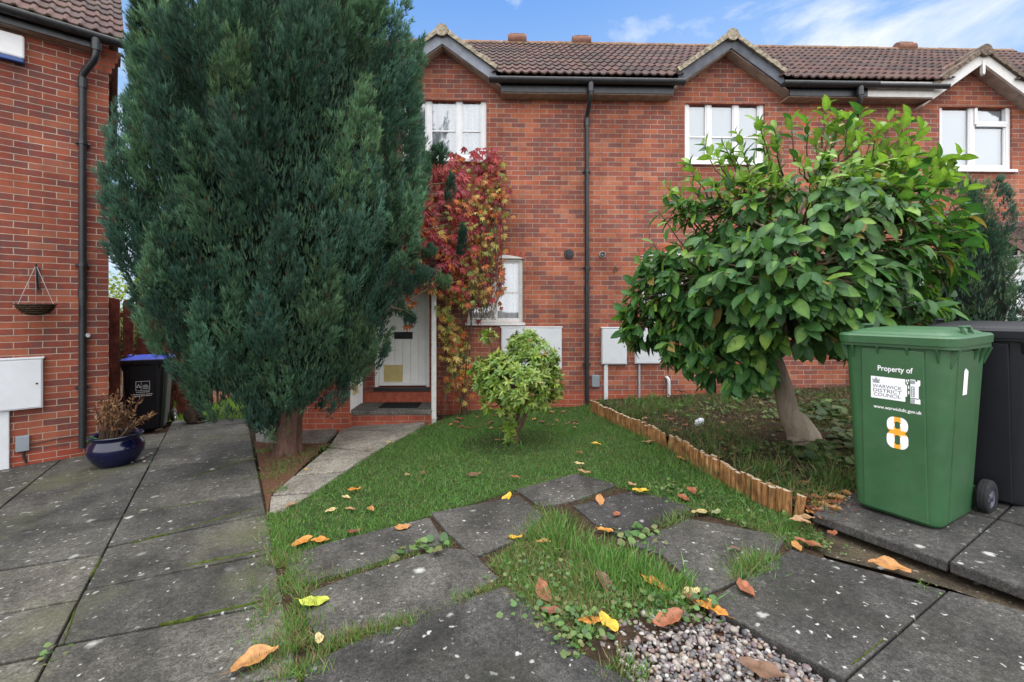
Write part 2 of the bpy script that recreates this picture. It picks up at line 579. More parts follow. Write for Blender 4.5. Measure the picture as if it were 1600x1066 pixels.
MT['turf'] = soil_mat('turf base', (0.022, 0.036, 0.012), (0.042, 0.075, 0.020), (0.075, 0.085, 0.032), 26)
MT['grass'] = attr_mat('grass blades', 0.55, 0.3, 0.35)
MT['weed'] = attr_mat('weed leaves', 0.55, 0.25, 0.4)
MT['pebble'] = attr_mat('pebbles', 0.55, 0.0, 0.4, 0.15, 60.0)
MT['conifer'] = attr_mat('conifer sprays', 0.7, 0.12, 0.12)
MT['conifer_core'] = plain('conifer inner growth', (0.010, 0.016, 0.011), 0.9, 0.4, 9, 0.1, bstr=1.0, bscale=25)  # near-black, puts shade into the gaps between the plumes
MT['leaf'] = attr_mat('broad leaves', 0.48, 0.34, 0.28, 0.22, 28.0, 0.15)
MT['pieris'] = attr_mat('shrub leaves', 0.4, 0.2, 0.5)
MT['creeper'] = attr_mat('creeper leaves', 0.5, 0.25, 0.4)
MT['litter'] = attr_mat('fallen leaves', 0.55, 0.15, 0.4, 0.3, 45.0, 0.3)
MT['yew_bark'] = bark_mat('reddish bark', (0.028, 0.016, 0.012), (0.12, 0.068, 0.050))
MT['mag_bark'] = bark_mat('smooth grey bark', (0.17, 0.135, 0.10), (0.36, 0.30, 0.235), 0.5)
MT['twig'] = bark_mat('brown twigs', (0.05, 0.032, 0.022), (0.13, 0.085, 0.055))
MT['dead'] = attr_mat('dried stems', 0.85, 0.1, 0.2)
MT['log'] = wood_mat('treated half logs', (0.06, 0.027, 0.010), (0.26, 0.125, 0.042), (0.42, 0.245, 0.10))
MT['log_end'] = plain('sawn log tops', (0.34, 0.27, 0.19), 0.9, 0.25, 20, 0.2)
MT['fence'] = wood_mat('red stained boards', (0.075, 0.022, 0.016), (0.15, 0.042, 0.028), (0.21, 0.07, 0.045))
MT['bin_green'] = plain('green bin plastic', (0.027, 0.092, 0.034), 0.45, 0.14, 3.5, 0.5, bstr=0.04, bscale=150, grime=(0.45, (0.060, 0.105, 0.062)))
MT['bin_black'] = plain('black bin plastic', (0.0055, 0.006, 0.009), 0.5, 0.15, 4, 0.3, bstr=0.04, bscale=150, grime=(0.2, (0.018, 0.019, 0.022)))
MT['lid_blue'] = plain('blue lid plastic', (0.025, 0.06, 0.42), 0.4, 0.1, 4, 0.5)
MT['rubber'] = plain('rubber', (0.012, 0.012, 0.014), 0.8, 0.2, 20, 0.3, grime=(0.4, (0.05, 0.05, 0.055)))
MT['rim_grey'] = plain('wheel plastic', (0.05, 0.052, 0.075), 0.5, 0.2, 10, 0.5)
MT['print_white'] = plain('white print', (0.80, 0.81, 0.83), 0.5, 0.03, 30, 0.3, bstr=0, grime=(0.2, (0.55, 0.58, 0.58)))
MT['print_grey'] = plain('grey print', (0.30, 0.33, 0.35), 0.5, 0.2, 60, 0.3, bstr=0)
MT['print_orange'] = plain('orange print', (0.80, 0.36, 0.03), 0.5, 0.05, 30, 0.3, bstr=0)
MT['print_dark'] = plain('dark print', (0.05, 0.08, 0.085), 0.5, 0.1, 30, 0.3, bstr=0)
MT['glaze'] = plain('blue glaze', (0.004, 0.005, 0.028), 0.14, 0.25, 5, 0.6, bstr=0.03, bscale=14)
MT['grey_box'] = plain('grey plastic box', (0.20, 0.225, 0.25), 0.55, 0.08, 7, 0.4)
MT['grey_pipe'] = plain('grey pipe', (0.33, 0.34, 0.35), 0.5, 0.1, 7, 0.4)
MT['alarm_blue'] = plain('blue alarm strip', (0.02, 0.06, 0.22), 0.4, 0.1, 7, 0.4)
MT['wicker'] = plain('wicker', (0.055, 0.036, 0.022), 0.9, 0.5, 40, 0.2, bstr=1.0, bscale=70)
MT['vent_yellow'] = plain('yellowed vent', (0.56, 0.46, 0.20), 0.6, 0.1, 9, 0.3)
MT['mat'] = plain('door mat fibre', (0.022, 0.021, 0.021), 0.95, 0.3, 60, 0.1, bstr=0.8, bscale=150)
MT['terracotta'] = plain('ridge terracotta', (0.17, 0.085, 0.060), 0.85, 0.2, 12, 0.2)
MT['ridge'] = plain('ridge tiles', (0.175, 0.105, 0.075), 0.9, 0.35, 10, 0.2, bstr=0.5, bscale=40, grime=(0.7, (0.32, 0.25, 0.13)))
MT['moss'] = plain('moss', (0.055, 0.075, 0.014), 0.95, 0.4, 30, 0.1, bstr=1.0, bscale=90)
MT['step'] = slab_mat('step tread', (0.10, 0.095, 0.085), (0.17, 0.16, 0.145), 0.2, 0.1, 9.0)
MT['wrapper'] = plain('crumpled wrapper', (0.66, 0.70, 0.74), 0.4, 0.1, 30, 0.5, grime=(0.5, (0.25, 0.34, 0.5)))


def fur_mat():
    m, t, b = newmat('tabby fur')
    setb(b, 0.9, 0.1)
    oc = node(t, 'ShaderNodeTexCoord').outputs['Object']
    wv = node(t, 'ShaderNodeTexWave', {'Vector': oc, 'Scale': 5.0, 'Distortion': 9.0, 'Detail': 4.0}, bands_direction='DIAGONAL').outputs[1]
    t.links.new(ramp(t, wv, [(0.1, (0.034, 0.025, 0.019)), (0.9, (0.052, 0.038, 0.028))]), b.inputs['Base Color'])
    bump(t, b, noise_(t, oc, 120.0, 5.0, 0.8), 0.8, 0.01)
    return m


MT['fur'] = fur_mat()

# ------------------------------------------------------------------ ground, paving, lawn, beds (the setting)
def sheet(name, poly, mat, dz, step=0.12, bumpa=0.0, kind='structure', label=None, mound=None):
    """a sheet over a plan polygon that follows the terrain"""
    poly = [Vector(p) for p in poly]
    import bmesh
    bm = bmesh.new()
    bm.faces.new([bm.verts.new((p.x, p.y, 0)) for p in poly])
    xs = [p.x for p in poly]; ys = [p.y for p in poly]
    for ax, lo, hi in ((0, min(xs), max(xs)), (1, min(ys), max(ys))):
        q = lo + step
        while q < hi:
            co = (q, 0, 0) if ax == 0 else (0, q, 0)
            no = (1, 0, 0) if ax == 0 else (0, 1, 0)
            bmesh.ops.bisect_plane(bm, geom=bm.verts[:] + bm.edges[:] + bm.faces[:], plane_co=co, plane_no=no)
            q += step
    for v in bm.verts:
        h = dz
        if bumpa: h += bumpa * noise.noise((v.co.x * 3.1, v.co.y * 3.1, 0.3)) + 0.5 * bumpa * noise.noise((v.co.x * 11, v.co.y * 11, 2.3))
        if mound: h += mound(v.co.x, v.co.y)
        v.co.z = gz(v.co.x, v.co.y, h)
    bm.normal_update()
    for fc in bm.faces:
        if fc.normal.z < 0: fc.normal_flip()
        fc.smooth = True
    me = bpy.data.meshes.new(name)
    bm.to_mesh(me); bm.free()
    me.materials.append(mat)
    o = link(name, me)
    return tag(o, label=label, kind=kind)


def gpoly(px, dz=0.0):
    return [G(x, y, dz) for x, y in px]


# one big ground sheet, finer near the camera
gx = [-300, -120, -50, -25, -14, -9] + [i * 0.75 - 8.25 for i in range(23)] + [9, 14, 25, 50, 120, 300]
gy = [-300, -100, -40, -15, -8, -4] + [i * 0.75 - 3.25 for i in range(23)] + [14, 20, 30, 60, 150, 400]
gv = [(x, y, gz(x, y, -0.055)) for y in gy for x in gx]
nx = len(gx)
gf = [(j * nx + i, j * nx + i + 1, (j + 1) * nx + i + 1, (j + 1) * nx + i) for j in range(len(gy) - 1) for i in range(nx - 1)]
gm = MB().add(gv, gf, 0, True)
tag(gm.build('ground', MT['soil'], uv=False), kind='structure')


def slab(mb, poly, top=0.0, th=0.06, tilt=True):
    """poly: plan points of one slab; slightly uneven, chamfered later"""
    p = [Vector(q) for q in poly]
    area = sum(p[i].x * p[(i + 1) % len(p)].y - p[(i + 1) % len(p)].x * p[i].y for i in range(len(p)))
    if area < 0: p.reverse()
    c = sum(p, Vector((0, 0))) / len(p)
    ta, tb, tz = ((random.uniform(-.006, .006), random.uniform(-.006, .006), random.uniform(-.003, .003)) if tilt else (0, 0, 0))
    hz = lambda q: gz(q.x, q.y, top + tz + ta * (q.x - c.x) + tb * (q.y - c.y))
    up = [(q.x, q.y, hz(q)) for q in p]
    lo = [(q.x, q.y, hz(q) - th) for q in p]
    mb.prism(lo, up)


def inset(poly, d):
    c = sum((Vector(q) for q in poly), Vector((0, 0))) / len(poly)
    return [Vector(q) + (c - Vector(q)).normalized() * d for q in poly]


def ragged(poly, amp=0.012, n=5):
    out_ = []
    for i in range(len(poly)):
        a, b = Vector(poly[i]), Vector(poly[(i + 1) % len(poly)])
        for k in range(n):
            q = a.lerp(b, k / n)
            if k: q += Vector((random.uniform(-amp, amp), random.uniform(-amp, amp)))
            out_.append(q)
    return out_


L1 = lambda y: (240 - .522 * (y - 715), y)
L2x = lambda y: 355 + .2 * (y - 500)
L1j = [657, 671, 689, 728, 762, 804, 855, 921, 1009, 1150, 1400]
L2j = [655, 661, 679, 716, 739, 771, 802, 863, 939, 1050, 1250]
mb = MB()
for i in range(len(L1j) - 1):
    q = gpoly([L1(L1j[i]), (L2x(L2j[i]), L2j[i]), (L2x(L2j[i + 1]), L2j[i + 1]), L1(L1j[i + 1])])
    e0, e1 = (q[3] - q[0]).normalized() * .008, (q[2] - q[1]).normalized() * .008
    slab(mb, inset([q[0] + e0, q[1] + e1, q[2] - e1, q[3] - e0], 0.004))
ldir = Vector((math.cos(R(197)), math.sin(R(197))))
J = [676, 700, 735, 768, 808, 865, 937, 1020, 1140, 1330]
for i in range(len(J) - 1):
    a, b = G(*L1(J[i])), G(*L1(J[i + 1]))
    jd = (b - a).normalized() * .007
    a, b = a + jd, b - jd
    for k, (t0, t1) in enumerate(((0.004, 0.95), (0.955, 1.9), (1.905, 2.9))):
        q = [a + ldir * t0, b + ldir * t0, b + ldir * t1, a + ldir * t1]
        slab(mb, inset(q, 0.005))
tag(mb.build('path', MT['slab_mid'], uv=False, bevel=0.006), kind='structure')

mb = MB()
M_ = [
    [(451, 868), (513, 848), (606, 824), (668, 808), (690, 848), (633, 861), (537, 892), (468, 910)],
    [(676, 803), (809, 777), (847, 806), (806, 842), (743, 868), (728, 855), (704, 834)],
    [(808, 764), (900, 740), (962, 757), (905, 778), (845, 790)],
    [(898, 789), (982, 768), (1040, 777), (1078, 793), (1020, 822), (972, 839), (928, 813)],
    [(988, 850), (1075, 811), (1230, 837), (1208, 865), (1143, 906), (1099, 928), (1080, 905), (1040, 867)],
    [(490, 923), (551, 899), (623, 877), (699, 855), (732, 861), (774, 903), (709, 938), (640, 970), (565, 977), (503, 1003), (480, 951)],
    [(470, 1130), (484, 1040), (544, 1009), (647, 968), (709, 944), (785, 918), (814, 933), (901, 1019), (700, 1180)],
    [(705, 1186), (902, 1022), (1000, 1078), (880, 1230)],
]
for q in M_:
    slab(mb, ragged(inset(gpoly(q), -0.016), 0.006, 3), random.uniform(-.006, .004))
ra, rb, rc, rd = G(1100, 942), G(1320, 1062), G(1481, 921), G(1236, 856)
slab(mb, inset([ra, rb, rc, rd], 0.006))
slab(mb, inset([rb, rb + (rb - ra) * 1.25, rc + (rc - rd) * 1.25, rc], 0.006))
slab(mb, inset([rb + (rb - ra) * 1.26, rb + (rb - ra) * 2.5, rc + (rc - rd) * 2.5, rc + (rc - rd) * 1.26], 0.006))
tag(mb.build('patio', MT['slab_dark'], uv=False, bevel=0.006), kind='structure')

mb = MB()                                                     # raised slabs the bins stand on
RT = 0.07
pa, pb = G(1268, 802, RT), G(1481, 878, RT)
pd = Vector((math.cos(R(31)), math.sin(R(31))))
stp = pb - pa
for k in range(4):
    a, b = pa + stp * k, pa + stp * (k + 1)
    for r_ in range(3):
        w0, w1 = r_ * 0.78, (r_ + 1) * 0.78
        slab(mb, inset([a + pd * w0, b + pd * w0, b + pd * w1, a + pd * w1], 0.007), RT, 0.055)
tag(mb.build('pavement', MT['slab_dark'], uv=False, bevel=0.008), kind='structure')
kerb = gpoly([(1225, 846), (1300, 868), (1480, 919), (1640, 966), (1900, 1040), (1900, 1000), (1640, 930), (1480, 885), (1330, 832), (1262, 806)], -.02)
tag(sheet('kerb_strip', kerb, MT['mossy'], -0.026, 0.08, 0.012), kind='structure')

mb = MB()                                                     # narrow path from the drive to the front door
FP = [
    [(566, 656), (668, 656), (648, 672), (533, 672)],
    [(531, 673), (647, 673), (585, 705), (514, 697)],
    [(512, 699), (583, 706), (540, 735), (462, 741)],
    [(458, 743), (538, 737), (490, 768), (425, 772)],
    [(423, 774), (487, 770), (440, 800), (420, 800)],
    [(397, 659), (500, 659), (527, 672), (505, 690), (400, 690)],
]
for q in FP:
    slab(mb, inset(gpoly(q), 0.006), -0.004)
tag(mb.build('front_path', MT['slab_pale'], uv=False, bevel=0.006), kind='structure')

LAWN = [(418, 870), (420, 800), (447, 795), (492, 768), (542, 735), (586, 706), (650, 672), (690, 655), (735, 640), (900, 634), (930, 630),
        (985, 668), (1050, 700), (1120, 742), (1190, 782), (1252, 812), (1240, 836), (1078, 794), (1040, 779), (963, 758), (900, 740), (808, 764), (676, 803), (606, 824), (513, 848), (451, 868)]
lawn_poly = gpoly(LAWN)
sheet('lawn', lawn_poly, MT['turf'], -0.012, 0.12, 0.008)
back_poly = [Vector(p) for p in ((-6.3, 7.45), (-4.2, 7.2), (-3.2, 7.6), (-3.1, 14.0), (-9.5, 14.0), (-6.6, 8.2))]
sheet('back_lawn', back_poly, MT['turf'], -0.01, 0.3, 0.02)
yb = [(398, 690), (520, 694), (503, 700), (462, 740), (425, 770), (418, 800), (408, 745)]
sheet('tree_bed', gpoly(yb), MT['needles'], -0.004, 0.08, 0.015)
BED = [(930, 628), (985, 664), (1050, 696), (1120, 738), (1190, 778), (1250, 806), (1275, 806), (1360, 790), (1500, 730), (1700, 690), (1900, 660), (1900, 600), (1500, 604), (1200, 612), (930, 622)]
bed_pl = gpoly(BED[:9]) + [FT.world(x, -0.02) for x in (7.5, 5, 3, 0.2)]
mag_base = G(1250, 705)
mound = lambda x, y: 0.05 * math.exp(-((x - mag_base.x) ** 2 + (y - mag_base.y) ** 2) / 0.5)
sheet('flower_bed', bed_pl, MT['bed'], 0.045, 0.12, 0.03, mound=mound)
GRAVEL = [(928, 986), (972, 957), (1030, 940), (1092, 938), (1322, 1068), (1500, 1168), (1300, 1290), (1110, 1160), (1000, 1078)]
gravel_poly = gpoly(GRAVEL)
sheet('gravel_base', gravel_poly, MT['needles'], -0.045, 0.08, 0.006)


# ------------------------------------------------------------------ houses
def tile_sheet(o, xd, ud, W, L, gauge=0.335, roll=0.13, skip=None, moss=0.25, seed=1, amp=0.026, phase=0.0):
    o, xd, ud = np.array(o, float), np.array(xd, float), np.array(ud, float)
    nn = np.cross(xd, ud)
    if nn[2] < 0: nn = -nn
    r_ = np.random.default_rng(seed)
    ns = max(2, int(W / roll * 6)) + 1
    xs = np.linspace(0, W, ns)
    h = amp * np.maximum(0, np.cos(2 * np.pi * (xs + phase) / roll)) ** 0.8
    rows = int(math.ceil(L / gauge))
    V, Fq, Cc = [], [], []
    k = 0
    pal = np.array([(0.054, 0.030, 0.027), (0.068, 0.034, 0.030), (0.040, 0.025, 0.024), (0.078, 0.042, 0.036), (0.060, 0.037, 0.034)])
    for r in range(rows):
        t0, t1 = r * gauge, min(L, (r + 1) * gauge + 0.02)
        jit = r_.normal(0, 0.003, ns // 12 + 2)
        j = jit[(xs / (roll * 2)).astype(int).clip(0, len(jit) - 1)]
        ci = r_.integers(0, 5, int(W / (roll * 2)) + 2)
        tilec = pal[ci[(xs / (roll * 2)).astype(int)]]
        low = (r_.random(ns) < moss * 0.6)[:, None]
        lines = [(t0 + j, h * 0.9 - 0.002), (t0 + j - 0.004, h + 0.020), (t0 + 0.03 + j, h + 0.021), (np.full(ns, t1), h)]
        for q, (tt, hh) in enumerate(lines):
            V.append(o + xs[:, None] * xd + np.asarray(tt)[:, None] * ud + np.asarray(hh)[:, None] * nn)
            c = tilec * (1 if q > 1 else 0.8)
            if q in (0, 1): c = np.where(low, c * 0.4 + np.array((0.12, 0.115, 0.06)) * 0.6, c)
            Cc.append(c)
        for q in range(3):
            a = k + q * ns + np.arange(ns - 1)
            Fq.append(np.stack([a, a + 1, a + 1 + ns, a + ns], 1))
        k += 4 * ns
    V, Fq, Cc = np.concatenate(V), np.concatenate(Fq), np.concatenate(Cc)
    if skip is not None:
        ctr = V[Fq].mean(1)
        Fq = Fq[~skip(ctr)]
    return V, Fq, Cc


ZE = f(850, 116, -.27)[1]
TANP = 0.775
RY = 2.25
ZR = ZE + (RY + 0.27) * TANP
EAVE = f(850, 147, -.2)[1]                           # underside of the eaves box
DEP = 4.5
SA = f(470, 300)[0]
SBC = f(1337, 300)[0]
SC_ = SBC + 5.2


def wall_grid(mb, x0, x1, z0, z1, holes, reveal=0.10, mi=0):
    xs = sorted({x0, x1, *[h[0] for h in holes], *[h[1] for h in holes]})
    zs = sorted({z0, z1, *[h[2] for h in holes], *[h[3] for h in holes]})
    for i in range(len(xs) - 1):
        for j in range(len(zs) - 1):
            cx, cz = (xs[i] + xs[i + 1]) / 2, (zs[j] + zs[j + 1]) / 2
            if any(h[0] < cx < h[1] and h[2] < cz < h[3] for h in holes): continue
            mb.add([(xs[i], 0, zs[j]), (xs[i + 1], 0, zs[j]), (xs[i + 1], 0, zs[j + 1]), (xs[i], 0, zs[j + 1])], [(0, 1, 2, 3)], mi)
    for a, b, c, d in holes:
        r = reveal
        mb.add([(a, 0, c), (a, r, c), (a, r, d), (a, 0, d)], [(0, 1, 2, 3)], mi)
        mb.add([(b, 0, c), (b, 0, d), (b, r, d), (b, r, c)], [(0, 1, 2, 3)], mi)
        mb.add([(a, 0, d), (a, r, d), (b, r, d), (b, 0, d)], [(0, 1, 2, 3)], mi)
        mb.add([(a, 0, c), (b, 0, c), (b, r, c), (a, r, c)], [(0, 1, 2, 3)], mi)


def window(root, off, x0, x1, z0, z1, mull, bars, backing='lace', fw=0.05, y=0.035, sill=True, toplight=None, mat='white', cols_bw=0.065, arch=0.0, label=None):
    mb = MB()
    d = 0.055
    mb.box((x0, y, z0), (x0 + fw, y + d, z1)); mb.box((x1 - fw, y, z0), (x1, y + d, z1))
    mb.box((x0 + fw, y, z1 - fw), (x1 - fw, y + d, z1)); mb.box((x0 + fw, y, z0), (x1 - fw, y + d, z0 + fw))
    for m in mull:
        mb.box((m - cols_bw / 2, y + 0.004, z0 + fw), (m + cols_bw / 2, y + d, z1 - fw))
    xs = [x0 + fw] + [q for m in mull for q in (m - cols_bw / 2, m + cols_bw / 2)] + [x1 - fw]
    for k in range(0, len(xs), 2):                         # inner sash lip and thin glazing bars of each light
        a, b = xs[k], xs[k + 1]
        lip = 0.022
        za, zb = z0 + fw, z1 - fw
        for (p, q) in (((a, za), (a + lip, zb)), ((b - lip, za), (b, zb)), ((a + lip, zb - lip), (b - lip, zb)), ((a + lip, za), (b - lip, za + lip))):
            mb.box((p[0], y + 0.012, p[1]), (q[0], y + d - 0.004, q[1]))
        for zb_ in bars:
            mb.box((a + lip, y + 0.018, zb_ - 0.012), (b - lip, y + d - 0.01, zb_ + 0.012))
    if toplight:
        a, b, zt = toplight
        mb.box((a, y - 0.018, zt - 0.03), (b, y + 0.003, zt + 0.025))
        mb.box((a, y - 0.018, z1 - fw - 0.005), (b, y + 0.003, z1 - fw + 0.03))
        mb.box((a, y - 0.018, zt + 0.025), (a + 0.05, y + 0.003, z1 - fw - 0.005))
        mb.box((b - 0.05, y - 0.018, zt + 0.025), (b, y + 0.003, z1 - fw - 0.005))
    if sill:
        mb.box((x0 - 0.03, -0.055, z0 - 0.045), (x1 + 0.03, y + 0.03, z0 - 0.001))
    fr = mb.build('window', MT[mat], root, off, bevel=0.004)
    if label: fr['label'] = label
    g = MB()
    for k in range(0, len(xs), 2):
        g.add([(xs[k], y + 0.035, z0 + fw), (xs[k + 1], y + 0.035, z0 + fw), (xs[k + 1], y + 0.035, z1 - fw), (xs[k], y + 0.035, z1 - fw)], [(0, 1, 2, 3)])
    g.build('pane', MT['glass'], fr, off)
    n = 60
    vs = []
    for j in range(2):
        for i in range(n + 1):
            x = x0 + 0.02 + (x1 - x0 - 0.04) * i / n
            wv = (0.018 * math.sin(x * 52) + 0.012 * math.sin(x * 23 + 1)) if backing == 'lace' else 0.0
            vs.append((x, y + 0.085 + wv, (z0 + 0.02, z1 - 0.02)[j]))
    cb = MB().add(vs, [(i, i + 1, n + 2 + i, n + 1 + i) for i in range(n)], 0, True)
    cu = cb.build('curtain' if backing == 'lace' else 'blind', MT[backing], fr, off)
    return fr


def gable(root, off, xc, za, half, zf, barge, mat_w='brick', finial=False, seed=3, verge='verge'):
    """a small front gable: xc centre, za outer apex of the barge board, zf foot of the barge board at half width"""
    sl = (za - zf) / half
    L = math.hypot(half, za - zf)
    bw = 0.175                                            # board depth measured vertically
    yb, y0 = -0.215, -0.185
    # brick above the eaves
    wt = za - 0.05
    hw = (wt - (EAVE - 0.02)) / sl
    MB().xz_prism([(xc - hw, EAVE - 0.02), (xc + hw, EAVE - 0.02), (xc, wt)], -0.0015, 0.12).build('gable_wall', MT[mat_w], root, off)
    mb = MB()
    for s in (-1, 1):
        pts = [(xc, za - bw), (xc, za), (xc + s * half, zf), (xc + s * (half + 0.01), zf - bw * 0.95), (xc + s * half * 0.985, zf - bw)]
        if s > 0: pts = pts[::-1]
        pts = pts if s < 0 else pts
        a = [(x, y0, z) for x, z in pts]
        b = [(x, yb, z) for x, z in pts]
        mb.prism(a, b)
    if finial:
        mb.xz_prism([(xc - 0.02, za - bw - 0.16), (xc, za - bw - 0.19), (xc + 0.02, za - bw - 0.16), (xc + 0.026, za - bw + 0.05), (xc - 0.026, za - bw + 0.05)], yb - 0.012, y0 + 0.004)
    mb.build('barge_board', barge, root, off)
    mb = MB()                                             # soffit boards under the slope
    for s in (-1, 1):
        dz = bw - 0.015
        ex = 1.16
        q = [(xc, za - dz), (xc + s * half * ex, za - dz - sl * half * ex)]
        n_ = (0.012, 0.012)
        mb.prism([(q[0][0], y0 + .001, q[0][1] - .03), (q[1][0], y0 + .001, q[1][1] - .03), (q[1][0], 0.01, q[1][1] - .03), (q[0][0], 0.01, q[0][1] - .03)],
                 [(q[0][0], y0 + .001, q[0][1]), (q[1][0], y0 + .001, q[1][1]), (q[1][0], 0.01, q[1][1]), (q[0][0], 0.01, q[0][1])])
    mb.build('soffit', MT['soffit'], root, off)
    parts = []
    vb = MB()
    for s in (-1, 1):
        o = (xc + s * half, -0.24, zf + 0.015)
        ud = Vector((-s * half, 0, za - zf)).normalized()
        parts.append(tile_sheet(o, (0, 1, 0), tuple(ud), 1.45, L + 0.03, seed=seed + s, moss=0.6))
        # verge: mortar bedding with uneven lumps
        nn = Vector((s * (za - zf), 0, half)).normalized()
        n = 26
        ring0 = []
        for i in range(n + 1):
            t = i / n * (L + 0.02)
            b = Vector(o) + ud * t
            hgt = 0.055 + random.uniform(-.012, .012)
            yo = -0.262 + random.uniform(-.01, .008)
            ring0.append([b + nn * -0.012 + Vector((0, yo + 0.24, 0)), b + nn * hgt + Vector((0, yo + 0.245, 0)), b + nn * (hgt + 0.012) + Vector((0, 0.10, 0)), b + nn * 0.0 + Vector((0, 0.12, 0))])
        vs = [p for r in ring0 for p in r]
        fs = [(i * 4 + k, i * 4 + (k + 1) % 4, i * 4 + 4 + (k + 1) % 4, i * 4 + 4 + k) for i in range(n) for k in range(4)]
        vb.add(vs, fs + [(3, 2, 1, 0)])
    v, q, c = cat_meshes(parts)
    np_mesh('gable_tiles', v - np.array(off), q, MT['tile'], c, root, True)
    vb.tube([(xc, -0.27, za + 0.005), (xc, 0.15, za + 0.005)], 0.095, 10)
    vb.build('verge', MT[verge], root, off)
    rb_ = MB()
    for k in range(3):
        rb_.tube([(xc, 0.16 + k * 0.42, za + 0.0), (xc, 0.16 + k * 0.42 + 0.41, za + 0.0)], 0.085 + 0.003 * (k % 2), 10)
    rb_.build('ridge_tile', MT['ridge'], root, off)
    return sl


def gutter(root, off, x0, x1, z, y=-0.30, r=0.062, brackets=True, ends=True):
    mb = MB()
    n = 10
    out_, inn = [], []
    for i in range(n + 1):
        a = math.pi + math.pi * i / n
        out_.append((y + r * math.cos(a), z + r * math.sin(a)))
        inn.append((y + (r - 0.004) * math.cos(a), z + (r - 0.004) * math.sin(a)))
    prof = [(out_[0][0], out_[0][1] + 0.012)] + out_ + [(out_[-1][0], out_[-1][1] + 0.012)] + inn[::-1]
    m = len(prof)
    vs = [(x, p[0], p[1]) for x in (x0, x1) for p in prof]
    mb.add(vs, [(i, (i + 1) % m, m + (i + 1) % m, m + i) for i in range(m)], 0, True)
    if ends:
        for x in (x0, x1):
            mb.add([(x, p[0], p[1]) for p in out_], [list(range(n + 1))])
    x = x0 + 0.35
    while x < x1 - 0.1:
        rr = r + 0.005
        ring = [(y + rr * math.cos(math.pi + math.pi * i / n), z + rr * math.sin(math.pi + math.pi * i / n)) for i in range(n + 1)]
        mb.add([(xx, p[0], p[1]) for xx in (x - 0.02, x + 0.02) for p in ring], [(i, i + 1, n + 2 + i, n + 1 + i) for i in range(n)], 0, True)
        x += 0.9
    return mb.build('gutter', MT['black'], root, off)


def downpipe(root, off, x, y, ztop, zbot, yg=-0.30, r=0.034, xg=None, clips=(0.25, 0.55, 0.85), mat='black'):
    xg = x if xg is None else xg
    mb = MB()
    mb.tube([(xg, yg, ztop), (xg, yg, ztop - 0.14)], r + 0.012, 14)
    mb.tube([(xg, yg, ztop - 0.12), (xg, yg, ztop - 0.19), (xg + (x - xg) * .15, yg + (y - yg) * 0.2, ztop - 0.25), (x, y + (yg - y) * 0.08, ztop - 0.40), (x, y, ztop - 0.47), (x, y, zbot)], r, 14)
    mb.tube([(x, y, ztop - 0.44), (x, y, ztop - 0.56)], r + 0.007, 14)
    for t in clips:
        zc = ztop + (zbot - ztop) * t
        mb.tube([(x, y, zc - 0.02), (x, y, zc + 0.02)], r + 0.008, 14)
        mb.box((x - r - 0.03, y + 0.01, zc - 0.012), (x + r + 0.03, -0.001, zc + 0.012))
    zm = ztop + (zbot - ztop) * 0.62
    mb.tube([(x, y, zm - 0.05), (x, y, zm + 0.05)], r + 0.006, 14)
    return mb.build('downpipe', MT[mat], root, off)


def eaves(root, off, x0, x1, mat, zt=None):
    zt = ZE - 0.015
    mb = MB()
    mb.box((x0, -0.235, EAVE + 0.012), (x1, -0.215, zt))
    mb.build('fascia', mat, root, off)
    MB().box((x0, -0.214, EAVE), (x1, 0.004, EAVE + 0.018)).build('soffit', MT['soffit'], root, off)


def meter_box(root, off, x0, x1, z0, z1, pipe=None, stand=0.06):
    mb = MB()
    mb.box((x0, -stand, z0), (x1, -0.001, z1))
    mb.box((x0 - 0.012, -stand - 0.012, z1 - 0.004), (x1 + 0.012, -0.001, z1 + 0.018))
    b = mb.build('meter_box', MT['white_box'], root, off, bevel=0.006)
    mb = MB()
    mb.box((x0 + 0.012, -stand - 0.012, z0 + 0.014), (x1 - 0.012, -stand - 0.001, z1 - 0.012))
    d = mb.build('door', MT['white_box'], b, off, bevel=0.004)
    lk = MB()
    lk.tube([(x1 - 0.045, -stand - 0.016, (z0 + z1) / 2), (x1 - 0.045, -stand - 0.006, (z0 + z1) / 2)], 0.011, 12)
    lk.build('lock', MT['black'], b, off)
    if pipe:
        xp, wp, zb, mt = pipe
        p = MB()
        p.box((xp - wp / 2, -0.045, zb), (xp + wp / 2, -0.001, z0 - 0.001))
        p.build('pipe_cover', MT[mt], root, off, bevel=0.008)
    return b


def sub(x):
    return (x, 0, 0)


# ---- the three terraced houses
gA = (f(691, 51, -.2), f(775, 111, -.2))
gB = (f(1142, 58, -.2), f(1224, 117, -.2))
gC = (f(1535, 82, -.2), f(1456, 138, -.2))
GAB = {'A': (gA[0][0], gA[0][1], abs(gA[1][0] - gA[0][0]), gA[1][1]),
       'B': (gB[0][0], gB[0][1], abs(gB[1][0] - gB[0][0]), gB[1][1]),
       'C': (gC[0][0], gC[0][1], abs(gC[1][0] - gC[0][0]), gC[1][1])}


def wpx(xa, ya, xb, yb, dy=0.0):
    x0, z1 = f(xa, ya, dy)
    x1, z0 = f(xb, yb, dy)
    return x0, x1, z0, z1


